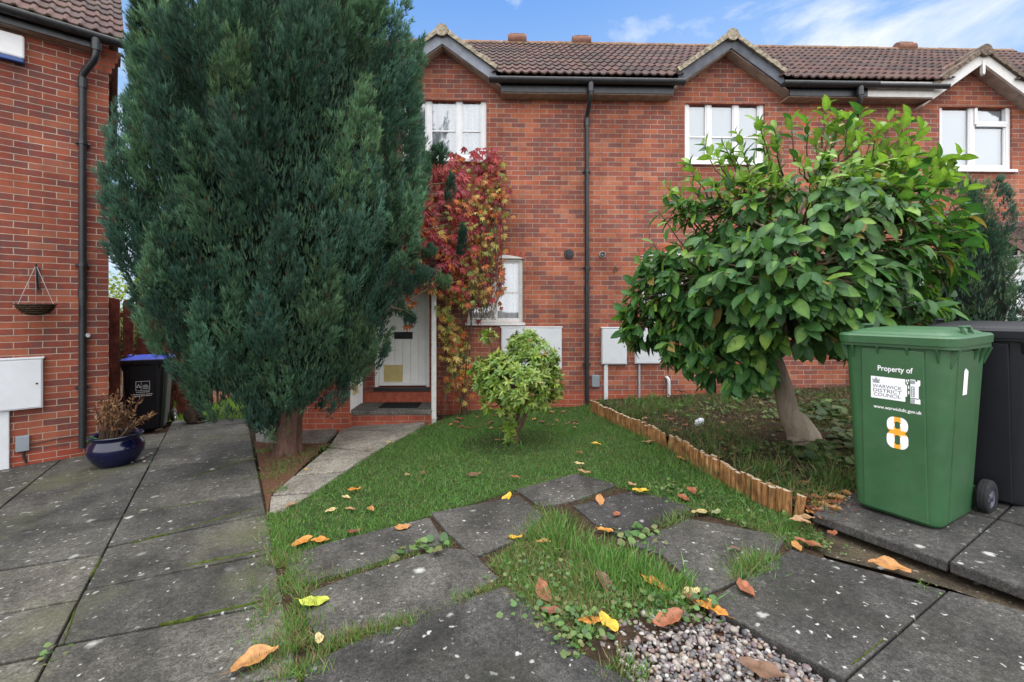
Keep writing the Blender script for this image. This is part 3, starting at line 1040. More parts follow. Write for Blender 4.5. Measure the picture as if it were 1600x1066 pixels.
WIN = {'A': [wpx(628, 146, 760, 250), wpx(730, 404, 817, 504)],
       'B': [wpx(1070, 151, 1195, 255), wpx(1002, 400, 1096, 503)],
       'C': [wpx(1468, 157, 1582, 266), wpx(1360, 405, 1450, 500)]}
DOOR = wpx(585, 418, 671, 605)
DOOR = (DOOR[0], DOOR[1], DOOR[2], DOOR[2] + 2.02)
HS = {'A': (SA, 0.0), 'B': (0.0, SBC), 'C': (SBC, SC_)}
HLAB = {'A': 'red brick end house with the white front door, hidden partly by the dark conifer',
        'B': 'middle red brick terraced house with dark grey barge boards behind the broad-leaved tree',
        'C': 'red brick house at the right with white barge boards'}
roots = {}
for hk, (xa, xb) in HS.items():
    o2 = FT.world(xa, 0)
    root = empty('brick_house', (o2.x, o2.y, 0), FT.a, label=HLAB[hk], cat='house', group='terraced brick houses')
    roots[hk] = root
    off = sub(xa)
    mb = MB()
    holes = [w_ for w_ in WIN[hk]] + ([DOOR] if hk == 'A' else [])
    wall_grid(mb, xa, xb, -0.75, EAVE + 0.03, holes)
    z1 = EAVE + 0.03
    mb.add([(xb, DEP, -0.75), (xa, DEP, -0.75), (xa, DEP, z1), (xb, DEP, z1)], [(0, 1, 2, 3)])
    for x, fl in ((xa, 1), (xb, 0)):                        # side walls with their gable peaks
        q = [(x, 0, -0.75), (x, DEP, -0.75), (x, DEP, z1), (x, RY, ZR - 0.06), (x, 0, z1)]
        mb.add(q if not fl else q[::-1], [(0, 1, 2, 3, 4)])
    mb.build('wall', MT['brick'], root, off)
    # room boxes behind the windows keep the inside dim
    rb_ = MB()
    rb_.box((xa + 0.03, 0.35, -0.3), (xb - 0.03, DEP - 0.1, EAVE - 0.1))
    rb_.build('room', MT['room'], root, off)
    xc, za, half, zf = GAB[hk]
    sl = (za - zf) / half

    def skip(ctr, xc=xc, za=za, sl=sl):
        zg = za - sl * np.abs(ctr[:, 0] - xc)
        return (ctr[:, 2] < zg + 0.0) & (ctr[:, 2] < za)

    def skip2(ctr):
        return ctr[:, 2] > 1e9
    k = 1 / math.hypot(1, TANP)
    Lr = (RY + 0.27) * math.hypot(1, TANP)
    v1 = tile_sheet((xa, -.27, ZE), (1, 0, 0), (0, k, TANP * k), xb - xa + (0.004 if hk != 'C' else 0), Lr, skip=skip, seed=20 + ord(hk), phase=xa)
    v2 = tile_sheet((xa, RY * 2 + .27, ZE), (1, 0, 0), (0, -k, TANP * k), xb - xa, Lr, seed=40 + ord(hk))
    v, q, c = cat_meshes([v1, v2])
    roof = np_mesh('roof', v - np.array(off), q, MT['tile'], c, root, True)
    mb = MB()
    x = xa
    while x < xb - 0.05:
        x2 = min(x + 0.45, xb)
        mb.tube([(x + 0.003, RY, ZR - 0.045), (x2 - 0.003, RY, ZR - 0.045 + random.uniform(-.006, .006))], 0.098 + random.uniform(-.003, .004), 12)
        x = x2
    mb.build('ridge', MT['ridge'], roof, off)
    gable(root, off, xc, za, half, zf, {'A': MT['lead'], 'B': MT['lead_dark'], 'C': MT['white_old']}[hk], finial=(hk == 'C'), seed=70 + ord(hk), verge='verge_dark' if hk == 'C' else 'verge')

rA, rB, rC = roots['A'], roots['B'], roots['C']
oA, oB, oC = sub(HS['A'][0]), sub(HS['B'][0]), sub(HS['C'][0])
# eaves and gutters between the gables
xa0, xa1 = GAB['A'][0] - GAB['A'][2], GAB['A'][0] + GAB['A'][2]
xb0, xb1 = GAB['B'][0] - GAB['B'][2], GAB['B'][0] + GAB['B'][2]
xc0, xc1 = GAB['C'][0] - GAB['C'][2], GAB['C'][0] + GAB['C'][2]
ZG = f(850, 124, -.3)[1]
eaves(rA, oA, xa1 + 0.08, -0.002, MT['black_paint'])
eaves(rA, oA, SA, xa0 - 0.08, MT['black_paint'])
gutter(rA, oA, xa1 - 0.10, -0.002, ZG)
gutter(rA, oA, SA, xa0 + 0.10, ZG)
eaves(rB, oB, 0.002, xb0 - 0.08, MT['black_paint'])
eaves(rB, oB, xb1 + 0.08, SBC - 0.0, MT['black_paint'])
gutter(rB, oB, 0.002, xb0 + 0.06, ZG)
gutter(rB, oB, xb1 - 0.08, SBC + 0.1, ZG)
eaves(rC, oC, SBC + 0.002, xc0 + 0.0, MT['white_old'])
eaves(rC, oC, xc1, SC_, MT['white_old'])
gutter(rC, oC, SBC + 0.102, xc0 + 0.16, ZG - 0.012, r=0.048)
gutter(rC, oC, xc1 - 0.1, SC_, ZG - 0.012, r=0.048)
downpipe(rA, oA, f(917, 400, -.05)[0], -0.05, ZG - 0.04, f(917, 640, -.05)[1] - 0.05, xg=f(923, 130, -.3)[0])
downpipe(rB, oB, f(1336, 400, -.05)[0], -0.05, ZG - 0.04, -0.3, xg=f(1344, 130, -.3)[0])
# ridge vents
for (px, py, root, off) in ((808, 58, rA, oA), (908, 61, rA, oA), (1413, 71, rC, oC)):
    x, z = f(px, py, RY)
    mb = MB()
    mb.tube([(x - 0.19, RY, z - 0.07), (x + 0.19, RY, z - 0.07)], 0.115, 12)
    mb.box((x - 0.15, RY - 0.06, z - 0.02), (x + 0.15, RY + 0.06, z + 0.05))
    mb.build('ridge_vent', MT['terracotta'], root, off, bevel=0.012)


def fx(px, py=300, dy=0.0):
    return f(px, py, dy)[0]


def fz(py, px=900, dy=0.0):
    return f(px, py, dy)[1]


# windows
wA = WIN['A'][0]
window(rA, oA, *wA, [fx(669), fx(717)], [fz(205)], 'lace', 0.07)
window(rA, oA, *WIN['A'][1], [fx(772)], [fz(457)], 'lace', 0.045, mat='white_old')
window(rB, oB, *WIN['B'][0], [fx(1109), fx(1152)], [fz(210)], 'blind', 0.07)
window(rB, oB, *WIN['B'][1], [fx(1050)], [fz(455)], 'blind', 0.045, mat='white_old')
wC = WIN['C'][0]
window(rC, oC, *wC, [fx(1523, 200)], [], 'blind', 0.07, toplight=(fx(1525, 200), fx(1578, 200), fz(191, 1550)))
MB().box((fx(1528, 200), 0.02, fz(195, 1550) - .02), (fx(1576, 200), 0.06, fz(195, 1550) + .02)).build('transom', MT['white'], rC, oC)
window(rC, oC, *WIN['C'][1], [fx(1405)], [], 'blind', 0.05)


def arch(root, off, w_, n=11):
    """white arched head board with a rowlock brick arch over it"""
    x0, x1, z0, z1 = w_
    xc, hw, rise = (x0 + x1) / 2, (x1 - x0) / 2 + 0.03, 0.065
    Rr = (hw * hw + rise * rise) / (2 * rise)
    zc = z1 + rise - Rr
    a0 = math.asin(hw / Rr)
    pts = [(xc - hw, z1 + 0.001)]
    top = [(xc + Rr * math.sin(a), zc + Rr * math.cos(a)) for a in [a0 - 2 * a0 * i / 14 for i in range(15)]]
    MB().xz_prism([(xc - hw, z1 + 0.002), (xc + hw, z1 + 0.002)] + top, -0.012, 0.02).build('arch_board', MT['white_old'], root, off)
    mb = MB()
    for i in range(n):
        p, q = -a0 + 2 * a0 * i / n + 0.006, -a0 + 2 * a0 * (i + 1) / n - 0.006
        r0, r1 = Rr + 0.004, Rr + 0.108
        mb.xz_prism([(xc + r0 * math.sin(p), zc + r0 * math.cos(p)), (xc + r0 * math.sin(q), zc + r0 * math.cos(q)),
                     (xc + r1 * math.sin(q), zc + r1 * math.cos(q)), (xc + r1 * math.sin(p), zc + r1 * math.cos(p))], -0.006, 0.01)
    mb.build('brick_arch', MT['brick_plain'], root, off)


arch(rA, oA, WIN['A'][1])
arch(rB, oB, WIN['B'][1])

# front door, threshold, steps and mat
x0, x1, z0, z1 = DOOR
mb = MB()
mb.box((x0, 0.02, z0), (x0 + 0.055, 0.09, z1)); mb.box((x1 - 0.055, 0.02, z0), (x1, 0.09, z1)); mb.box((x0 + 0.055, 0.02, z1 - 0.06), (x1 - 0.055, 0.09, z1))
fr = mb.build('door_frame', MT['door_white'], rA, oA, bevel=0.005)
mb = MB()
nb = 6
bwid = (x1 - x0 - 0.12) / nb
for i in range(nb):
    mb.box((x0 + 0.06 + i * bwid + 0.002, 0.045, z0 + 0.03), (x0 + 0.06 + (i + 1) * bwid - 0.002, 0.085, z1 - 0.065))
mb.box((x0 + 0.06, 0.062, z0 + 0.03), (x1 - 0.06, 0.088, z1 - 0.065))
mb.box((x0 + 0.06, 0.018, z0 + 0.022), (x1 - 0.06, 0.05, z0 + 0.075))
dr = mb.build('door', MT['door_white'], rA, oA, bevel=0.004)
lx0, lx1, lz0, lz1 = wpx(615, 519, 644, 530)
MB().box((lx0, 0.026, lz0), (lx1, 0.044, lz1)).box((lx0 + 0.015, 0.02, lz0 + 0.012), (lx1 - 0.015, 0.0255, lz1 - 0.012)).build('letter_box', MT['black'], dr, oA, bevel=0.006)
vx0, vx1, vz0, vz1 = wpx(599, 571, 628, 597)
mb = MB().box((vx0, 0.034, vz0), (vx1, 0.0445, vz1))
for i in range(12):
    zz = vz0 + 0.02 + (vz1 - vz0 - 0.04) * i / 11
    mb.box((vx0 + 0.02, 0.030, zz - 0.004), (vx1 - 0.02, 0.0338, zz + 0.004))
mb.build('door_vent', MT['vent_yellow'], dr, oA)
MB().box((x0 - 0.01, -0.02, z0 - 0.06), (x1 + 0.01, 0.10, z0 - 0.002)).build('threshold', MT['black'], rA, oA, bevel=0.004)
s0, s1 = fx(552, 640, -.3), fx(677, 640, -.3)
zt = f(620, 628, -.12)[1]
MB().box((s0, -0.14, zt - 0.2), (s1, -0.0215, z0 - 0.062)).build('step', MT['brick_plain'], rA, oA, bevel=0.006)
mb = MB().box((s0 + 0.02, -0.72, zt - 0.06), (s1 + 0.03, -0.1415, zt))
st = mb.build('step', MT['step'], rA, oA, bevel=0.008)
MB().box((s0 + 0.03, -0.70, zt - 0.35), (s1 + 0.02, -0.1425, zt - 0.061)).build('step_riser', MT['brick'], rA, oA)
m0, m1 = f(596, 633, -.40)[0], f(656, 633, -.40)[0]
mo = FT.world((m0 + m1) / 2, -0.40)
mb = MB()
mb.box((-(m1 - m0) / 2, -0.17, 0), ((m1 - m0) / 2, 0.17, 0.012))
for i in range(9):
    mb.box((-(m1 - m0) / 2 + 0.02, -0.15 + i * 0.035, 0.0121), ((m1 - m0) / 2 - 0.02, -0.15 + i * 0.035 + 0.02, 0.017))
tag(mb.build('door_mat', MT['mat'], loc=(mo.x, mo.y, zt + 0.001), rz=FT.a, bevel=0.003), 'dark ribbed door mat lying on the step of the front door', 'door mat')

# store cupboard left of the door, its white door facing the steps, and the lean-to canopy carried by the white post
cx1 = f(545, 655, -.82)[0]
cx0 = SA + 0.02
cyf = -0.82
mb = MB()
zc = f(620, 440, -.8)[1]
dz0, dz1 = -0.10, 1.85
mb.add([(cx0, cyf, -0.9), (cx1, cyf, -0.9), (cx1, cyf, zc), (cx0, cyf, zc)], [(0, 1, 2, 3)])
for (a, b) in ((-0.82, -0.76), (-0.16, -0.001)):
    mb.add([(cx1, a, -0.9), (cx1, b, -0.9), (cx1, b, zc), (cx1, a, zc)], [(0, 1, 2, 3)])
mb.add([(cx1, -0.76, -0.9), (cx1, -0.16, -0.9), (cx1, -0.16, dz0), (cx1, -0.76, dz0)], [(0, 1, 2, 3)])
mb.add([(cx1, -0.76, dz1), (cx1, -0.16, dz1), (cx1, -0.16, zc), (cx1, -0.76, zc)], [(0, 1, 2, 3)])
mb.add([(cx0, -0.001, -0.9), (cx0, cyf, -0.9), (cx0, cyf, zc), (cx0, -0.001, zc)], [(0, 1, 2, 3)])
mb.build('store_wall', MT['brick'], rA, oA)
mb = MB()
mb.box((cx1 - 0.05, -0.76, dz0), (cx1 - 0.006, -0.71, dz1)); mb.box((cx1 - 0.05, -0.21, dz0), (cx1 - 0.006, -0.16, dz1))
for i in range(4):
    mb.box((cx1 - 0.055, -0.708 + i * 0.124, dz0 + 0.02), (cx1 - 0.02, -0.708 + i * 0.124 + 0.121, dz1 - 0.01))
sd = mb.build('store_door', MT['door_white'], rA, oA, bevel=0.004)
MB().box((cx1 - 0.019, -0.6, dz0 + 0.22), (cx1 - 0.010, -0.38, dz0 + 0.44)).build('door_vent', MT['vent_yellow'], sd, oA)
px_, pz0 = f(678, 652, -.62)
pxt = f(680, 452, -.62)[0]
MB().box((px_ - 0.032, -0.65, pz0 - 0.1), (px_ + 0.032, -0.586, zc + 0.02)).build('porch_post', MT['white_old'], rA, oA, bevel=0.006)
v, q, c = tile_sheet((cx0 - 0.05, -0.90, zc + .05), (1, 0, 0), (0, 0.894, 0.447), pxt - cx0 + 0.12, 1.0, seed=9)
cp = np_mesh('porch_roof', v - np.array(oA), q, MT['tile'], c, rA, True)
MB().box((cx0 - 0.05, -0.885, zc - 0.03), (pxt + 0.06, -0.862, zc + 0.045)).box((cx0 - 0.05, -0.861, zc + 0.022), (pxt + 0.06, -0.002, zc + 0.036)).build('porch_fascia', MT['soffit'], rA, oA)

# meter boxes, vents and pipes on the fronts
meter_box(rA, oA, *wpx(783, 512, 877, 576), pipe=(fx(845, 620), 0.075, -0.3, 'white_box'))
meter_box(rB, oB, *wpx(939, 513, 978, 569), pipe=(fx(946, 600), 0.062, fz(626), 'white_box'))
meter_box(rB, oB, *wpx(991, 512, 1031, 568), pipe=(fx(998, 600), 0.030, fz(624), 'grey_pipe'))
meter_box(rB, oB, *wpx(1158, 540, 1202, 599))
x, z = f(1043, 592)
mb = MB()
mb.tube([(x - 0.02, 0.02, z + 0.02), (x - 0.02, -0.03, z + 0.025), (x - 0.005, -0.06, z + 0.0), (x, -0.06, z - 0.06), (x, -0.06, -0.2)], 0.024, 12)
mb.build('gas_pipe', MT['white_box'], rB, oB)
x, z = f(889, 397)
mb = MB()
mb.tube([(x, -0.001, z), (x, -0.035, z)], [0.078, 0.072], 24)
mb.tube([(x, -0.036, z), (x, -0.06, z)], [0.05, 0.042], 20)
for a in range(6):
    mb.box((x - 0.05, -0.064, z - 0.045 + a * 0.018 - 0.003), (x + 0.05, -0.0605, z - 0.045 + a * 0.018 + 0.003))
mb.build('flue_vent', MT['black'], rA, oA)
x, z = f(941, 398)
mb = MB()
mb.tube([(x, -0.001, z), (x, -0.02, z)], 0.05, 20, 0)
for r0 in (0.018, 0.036):
    n = 20
    ring = [Vector((x + r0 * math.cos(2 * math.pi * i / n), -0.024, z + r0 * math.sin(2 * math.pi * i / n))) for i in range(n + 1)]
    mb.tube(ring, 0.006, 6, 1)
mb.build('flue_vent', [MT['grey_pipe'], MT['rubber']], rB, oB)
for (px, py, root, off) in ((817, 370, rA, oA), (1015, 369, rB, oB)):
    x, z = f(px, py)
    MB().box((x - 0.007, -0.004, z - 0.04), (x + 0.007, -0.0005, z + 0.04)).build('weep_vent', MT['black'], root, off)
x0, x1, z0, z1 = wpx(924, 586, 936, 604)
MB().box((x0, -0.05, z0), (x1, -0.001, z1)).build('junction_box', MT['grey_box'], rB, oB, bevel=0.006)
x, z = f(962, 422)
mb = MB()
mb.tube([(x, -0.001, z + 0.05), (x, -0.05, z + 0.045), (x + 0.01, -0.06, z), (x - 0.02, -0.05, z - 0.04)], 0.008, 6)
mb.tube([(x - 0.02, -0.01, z + 0.03), (x - 0.04, -0.03, z), (x - 0.025, -0.02, z - 0.05)], 0.006, 6)
mb.tube([(x + 0.02, -0.01, z + 0.04), (x + 0.035, -0.03, z + 0.01), (x + 0.005, -0.04, z - 0.02)], 0.006, 6)
mb.build('wall_hook', MT['twig'], rB, oB)
# ground-floor bay of the right-hand house with its own little tiled roof
bx0, bz1 = f(1586, 402, -.45)
bz0 = f(1586, 497, -.45)[1]
MB().box((bx0 - 0.02, -0.45, -0.5), (bx0 + 2.2, -0.001, bz0 - 0.05)).build('bay_wall', MT['brick'], rC, oC)
mb = MB()
mb.box((bx0, -0.45, bz0 - 0.0495), (bx0 + 2.1, -0.36, bz0 + 0.03)); mb.box((bx0, -0.45, bz1 - 0.06), (bx0 + 2.1, -0.36, bz1))
for k in (0, 0.62, 1.24, 2.04):
    mb.box((bx0 + k, -0.45, bz0 + 0.03), (bx0 + k + 0.07, -0.38, bz1 - 0.06))
mb.box((bx0, -0.35, bz0 - 0.0495), (bx0 + 0.03, -0.001, bz1))
bw_ = mb.build('bay_window', MT['white'], rC, oC, bevel=0.004)
MB().add([(bx0, -0.40, bz0), (bx0 + 2.1, -0.40, bz0), (bx0 + 2.1, -0.40, bz1), (bx0, -0.40, bz1)], [(0, 1, 2, 3)]).build('pane', MT['glass'], bw_, oC)
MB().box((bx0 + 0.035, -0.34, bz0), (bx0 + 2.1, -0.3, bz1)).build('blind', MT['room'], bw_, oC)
v, q, c = tile_sheet((bx0 - 0.12, -0.62, bz1 + 0.03), (1, 0, 0), (0, 0.72, 0.694), 2.4, 0.86, seed=5)
np_mesh('bay_roof', v - np.array(oC), q, MT['tile'], c, rC, True)
MB().box((bx0 - 0.08, -0.58, bz1 + 0.002), (bx0 + 2.2, -0.55, bz1 + 0.09)).box((bx0 - 0.08, -0.549, bz1 + 0.002), (bx0 + 2.2, -0.002, bz1 + 0.02)).build('bay_fascia', MT['white'], rC, oC)

# ---- the house on the left
ol = FL.o
rL = empty('brick_house', (ol.x, ol.y, 0), FL.a, label='dark red brick house at the left with an alarm box on its wall', cat='house')
LZE = l(100, 25, -.2)[1]
zg_l = l(194, 70, -.2)[1]
LZG = zg_l
LEAVE = LZG - 0.13
LX = -7.0
mb = MB()
mb.box((LX, 0, -0.9), (0, 6.0, LEAVE + 0.15))
mb.build('wall', MT['brick_side'], rL)
# corbelled brick kneeler at the corner
kz = l(172, 115)[1]
kh = (LEAVE + 0.09 - kz) / 4
mb = MB()
for i in range(4):
    mb.box((-0.14, -0.010 * (i + 1), kz + i * kh + 0.004), (0.028 * (i + 1), 0.25, kz + (i + 1) * kh - 0.005))
    mb.box((-0.13, -0.010 * (i + 1) + 0.006, kz + i * kh - 0.004), (0.028 * (i + 1) - 0.006, 0.24, kz + i * kh + 0.005), 1)
mb.build('corbel', [MT['brick_plain'], MT['mortar']], rL)
MB().box((LX, -0.16, LEAVE), (-0.15, -0.135, LZG + 0.05)).build('fascia', MT['black_paint'], rL)
MB().box((LX, -0.134, LEAVE), (-0.15, -0.002, LEAVE + 0.015)).build('soffit', MT['soffit'], rL)
gutter(rL, (0, 0, 0), LX, 0.20, LZG, y=-0.225)
k = 1 / math.hypot(1, TANP)
v1 = tile_sheet((LX, -.20, LZG + 0.05), (1, 0, 0), (0, k, TANP * k), -LX + 0.14, 4.0, seed=77, moss=0.5)
v2 = tile_sheet((LX, 6.4, LZG + 0.05), (1, 0, 0), (0, -k, TANP * k), -LX + 0.14, 4.2, seed=78)
v, q, c = cat_meshes([v1, v2])
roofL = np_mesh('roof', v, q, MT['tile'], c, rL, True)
mb = MB()
zr_ = LZG + 0.05 + 3.25 * TANP
mb.add([(0.0, 0, LEAVE + 0.1), (0, 6, LEAVE + 0.1), (0, 3.1, zr_ - 0.1)], [(0, 1, 2)])
mb.build('gable_wall', MT['brick_side'], rL)
mb = MB()
mb.tube([(LX, 3.1, zr_ - 0.05), (0.14, 3.1, zr_ - 0.05)], 0.1, 10)
mb.build('ridge', MT['ridge'], roofL)
px_l = l(129, 400, -.06)[0]
downpipe(rL, (0, 0, 0), px_l, -0.06, LZG - 0.04, l(128, 694, -.06)[1] - 0.05, yg=-0.225, xg=l(150, 60, -.225)[0], r=0.036)


def lpx(xa, ya, xb, yb, dy=0.0):
    x0, z1 = l(xa, ya, dy)
    x1, z0 = l(xb, yb, dy)
    return x0, x1, z0, z1


# alarm box
x0, x1, z0, z1 = lpx(2, 45, 38, 92, -.08)
z0 = l(38, 92, -.08)[1]; z1 = l(38, 56, -.08)[1]
x0 = x1 - 0.27
b = MB().box((x0, -0.075, z0), (x1, -0.001, z1)).build('alarm_box', MT['white'], rL, bevel=0.02)
MB().box((x0 + 0.004, -0.08, z0 - 0.05), (x1 - 0.004, -0.001, z0 - 0.002)).build('alarm_strip', MT['alarm_blue'], b, bevel=0.01)
x1, zt = l(67, 560, -.07)
zb = l(67, 637, -.07)[1]
meter_box(rL, (0, 0, 0), x1 - 0.62, x1, zb, zt, pipe=(l(3, 690, -.04)[0], 0.11, -0.62, 'white_box'), stand=0.075)
x0, x1, z0, z1 = lpx(24, 683, 46, 704, -.05)
MB().box((x0, -0.055, z0), (x1, -0.001, z1)).build('junction_box', MT['grey_box'], rL, bevel=0.006)
cb = MB()
cpts = [l(46, 695, -.02), l(70, 690, -.02), l(100, 684, -.02), l(122, 681, -.02)]
cb.tube([(p[0], -0.012, p[1]) for p in cpts], 0.006, 6)
cpts = [l(36, 704, -.02), l(37, 714, -.02), l(41, 724, -.02)]
cb.tube([(p[0], -0.012, p[1]) for p in cpts], 0.012, 6)
cb.build('cable', MT['black'], rL)
x, z = l(137, 523)
cb = MB().tube([(x, 0.0, z), (x + 0.008, -0.19, z - 0.005)], 0.02, 14)
cb.build('overflow_pipe', MT['grey_pipe'], rL)
# bracket for the basket
bx, bz = l(60, 418)
_, bz2 = l(60, 455)
mb = MB()
mb.box((bx - 0.012, -0.012, bz2), (bx + 0.012, -0.001, bz))
mb.tube([(bx, -0.012, bz - 0.02), (bx, -0.22, bz - 0.012), (bx, -0.245, bz + 0.008), (bx, -0.23, bz + 0.025)], 0.009, 8)
mb.tube([(bx, -0.012, bz2 + 0.02), (bx, -0.10, bz2 + 0.10), (bx, -0.205, bz - 0.02)], 0.008, 8)
mb.build('wall_bracket', MT['black'], rL)
q = FL.world(bx, -0.235)
bzz = P(77, 476, q.y).z
hb = empty('hanging_basket', (q.x, q.y, bzz - 0.12), 0, label='empty wicker hanging basket on chains under the wall bracket', cat='basket')
mb = MB()
r0 = 0.155
prof = [(0.01, 0.0), (0.06, 0.005), (0.105, 0.03), (0.14, 0.075), (r0, 0.115), (r0 + 0.006, 0.125), (r0 - 0.012, 0.125), (0.125, 0.075), (0.05, 0.02), (0.0, 0.015)]
mb.lathe(prof, 36)
for zz, rr in ((0.03, 0.108), (0.052, 0.126), (0.075, 0.143), (0.097, 0.152), (0.12, 0.162)):
    mb.tube([(rr * math.cos(2 * math.pi * i / 30), rr * math.sin(2 * math.pi * i / 30), zz) for i in range(31)], 0.007, 6)
mb.build('bowl', MT['wicker'], hb)
mb = MB()
topz = (bz + 0.012) - (bzz - 0.12)
for a in (0.3, 2.4, 4.5):
    mb.tube([(r0 * math.cos(a), r0 * math.sin(a), 0.12), (0.0, 0.0, topz)], 0.0028, 5)
mb.build('chain', MT['grey_pipe'], hb)

# ------------------------------------------------------------------ trees and shrubs
def spray_template():
    """a feathery conifer spray: y along the stem"""
    vs, fs = [], []

    def tri(a, b, c):
        k = len(vs)
        vs.extend([a, b, c]); fs.append((k, k + 1, k + 2))
    tri((-0.085, 0.15, 0), (0.085, 0.15, 0), (0, 1.0, 0.04))
    for i in range(2):
        t = 0.12 + i * 0.3
        ln = 0.55 - i * 0.12
        for s in (-1, 1):
            a = 0.42
            tri((0, t - 0.06, 0), (s * 0.06, t + 0.16, 0.03), (s * ln * math.sin(a), t + ln * math.cos(a), 0.12 * ((i % 2) * 2 - 1)))
    return np.array(vs, float), np.array(fs)


SPR_V, SPR_F = spray_template()
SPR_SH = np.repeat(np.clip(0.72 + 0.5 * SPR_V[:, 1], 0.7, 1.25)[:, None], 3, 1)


def conifer(name, base, prof, n_plume, n_brush, size, label, lean=(0, 0), trunk_r=0.2, extra=(), seed=1, per=13, bs=1.0, off0=0.0):
    """upright plumes over the crown, each a cluster of brush-like shoots that carry short sprays"""
    r_ = np.random.default_rng(seed)
    prof = np.array(prof)
    zmin, zmax = prof[0, 0], prof[-1, 0]
    root = empty(name, base, 0, label=label, cat='tree')
    zz = np.linspace(zmin, zmax, 400)
    rr = np.interp(zz, prof[:, 0], prof[:, 1])
    wgt = np.cumsum(rr + 0.06); wgt /= wgt[-1]
    i = np.arange(n_plume)
    z = np.interp((i + 0.5) / n_plume, wgt, zz) + r_.normal(0, 0.06, n_plume)
    th = i * 2.399963 + r_.normal(0, 0.3, n_plume)
    rad = np.interp(z, prof[:, 0], prof[:, 1])
    pl_r = size * r_.uniform(0.6, 1.2, n_plume) * (0.4 + 0.6 * rad / prof[:, 1].max())
    pl_h = pl_r * r_.uniform(2.4, 3.8, n_plume)
    rc = np.maximum(0, rad - pl_r * 0.85 + r_.normal(0, 0.075, n_plume))
    t = (z - zmin) / (zmax - zmin)
    cx = rc * np.cos(th) + lean[0] * t + off0
    cy = rc * np.sin(th) + lean[1] * t
    pal = np.array([(0.052, 0.116, 0.072), (0.074, 0.150, 0.084), (0.040, 0.090, 0.066), (0.092, 0.166, 0.084), (0.056, 0.118, 0.086)])
    plist = [(np.array((cx[k], cy[k], z[k])), np.array((math.cos(th[k]), math.sin(th[k]), 0)), pl_r[k], pl_h[k], n_brush) for k in range(n_plume)] + list(extra)
    BP, BA, BO, BC, BL = [], [], [], [], []
    for c, o, pr, ph, m in plist:
        m = max(4, int(m * r_.uniform(0.8, 1.2) * (0.45 if o[1] > 0.35 else 1)))
        axis = np.array((0, 0, 1.0)) * 0.95 + o * 0.24 + r_.normal(0, 0.08, 3)
        axis /= np.linalg.norm(axis)
        d = norm(r_.normal(size=(m, 3)) + o * 0.75 + axis * 0.15)
        al = d @ axis
        perp = d - al[:, None] * axis
        taper = np.clip(1.0 - 0.62 * np.clip(al, 0, 1), 0.2, 1)
        p = c + (perp * pr * taper[:, None] + np.where(al < 0, 0.5 * al, al)[:, None] * axis * ph) * r_.uniform(0.86, 1.03, (m, 1))
        BP.append(p)
        BA.append(norm(axis * 1.0 + perp * 0.34 + r_.normal(0, 0.10, (m, 3))))
        BO.append(norm(perp + o * 0.5))
        cc = pal[r_.integers(len(pal))] * r_.uniform(0.68, 1.3)
        BC.append(cc * r_.uniform(0.82, 1.2, (m, 1)))
        BL.append(r_.uniform(0.13, 0.24, m) * bs * (0.6 if pr < 0.12 else 1))
    BP, BA, BO, BC, BL = map(np.concatenate, (BP, BA, BO, BC, BL))
    n = len(BP)
    # sprays round each brush, thick below and pointed at the tip
    u = r_.random((n, per)) ** 0.8
    ang = r_.uniform(0, 2 * np.pi, (n, per))
    e1 = norm(np.cross(BA, BO)); e2 = np.cross(BA, e1)
    side = e1[:, None] * np.cos(ang)[..., None] + e2[:, None] * np.sin(ang)[..., None]
    br = 0.034 * bs * (1.05 - u) ** 0.6
    pos = BP[:, None] + BA[:, None] * ((u - 0.45) * BL[:, None])[..., None] + side * br[..., None]
    dirs = BA[:, None] * 1.0 + side * (0.36 - 0.22 * u)[..., None] + r_.normal(0, 0.13, (n, per, 3))
    nr = side + BO[:, None] * 0.3 + r_.normal(0, 0.25, (n, per, 3))
    sz = r_.uniform(0.055, 0.095, (n, per)) * bs
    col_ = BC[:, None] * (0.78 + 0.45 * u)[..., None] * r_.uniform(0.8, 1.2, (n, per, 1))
    brn = r_.random((n, per)) < 0.02
    col_[brn] = np.array((0.10, 0.06, 0.035))
    # short sprays all over the surface between the plumes
    m = int(n * per * 0.24)
    zf_ = np.interp(r_.random(m), wgt, zz)
    tf_ = r_.uniform(0, 2 * np.pi, m)
    rf_ = np.interp(zf_, prof[:, 0], prof[:, 1]) * 0.97 - (0.17 + 0.13 * r_.random(m)) * min(1, size / 0.265)
    of_ = np.column_stack([np.cos(tf_), np.sin(tf_), np.zeros(m)])
    pf_ = of_ * np.maximum(rf_, 0.02)[:, None] + np.column_stack([off0 + lean[0] * (zf_ - zmin) / (zmax - zmin), lean[1] * (zf_ - zmin) / (zmax - zmin), zf_])
    df_ = np.array((0, 0, 1.0)) + of_ * 0.25 + r_.normal(0, 0.2, (m, 3))
    fl = lambda a: a.reshape(-1, 3)
    pos, dirs, nr = np.concatenate([fl(pos), pf_]), np.concatenate([fl(dirs), df_]), np.concatenate([fl(nr), of_ + r_.normal(0, .3, (m, 3))])
    sz = np.concatenate([sz.ravel(), r_.uniform(0.06, 0.11, m) * bs])
    col_ = np.concatenate([fl(col_), pal[r_.integers(len(pal), size=m)] * r_.uniform(.7, 1.1, (m, 1))])
    v, fq, cc = scatter(SPR_V, SPR_F, fl(pos), fl(dirs), fl(nr), sz.ravel(), np.clip(fl(col_), 0.004, 1), SPR_SH)
    cr = np_mesh('crown', v, fq, MT['conifer'], cc, root)
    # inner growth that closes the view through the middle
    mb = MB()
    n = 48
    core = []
    NJ = 40
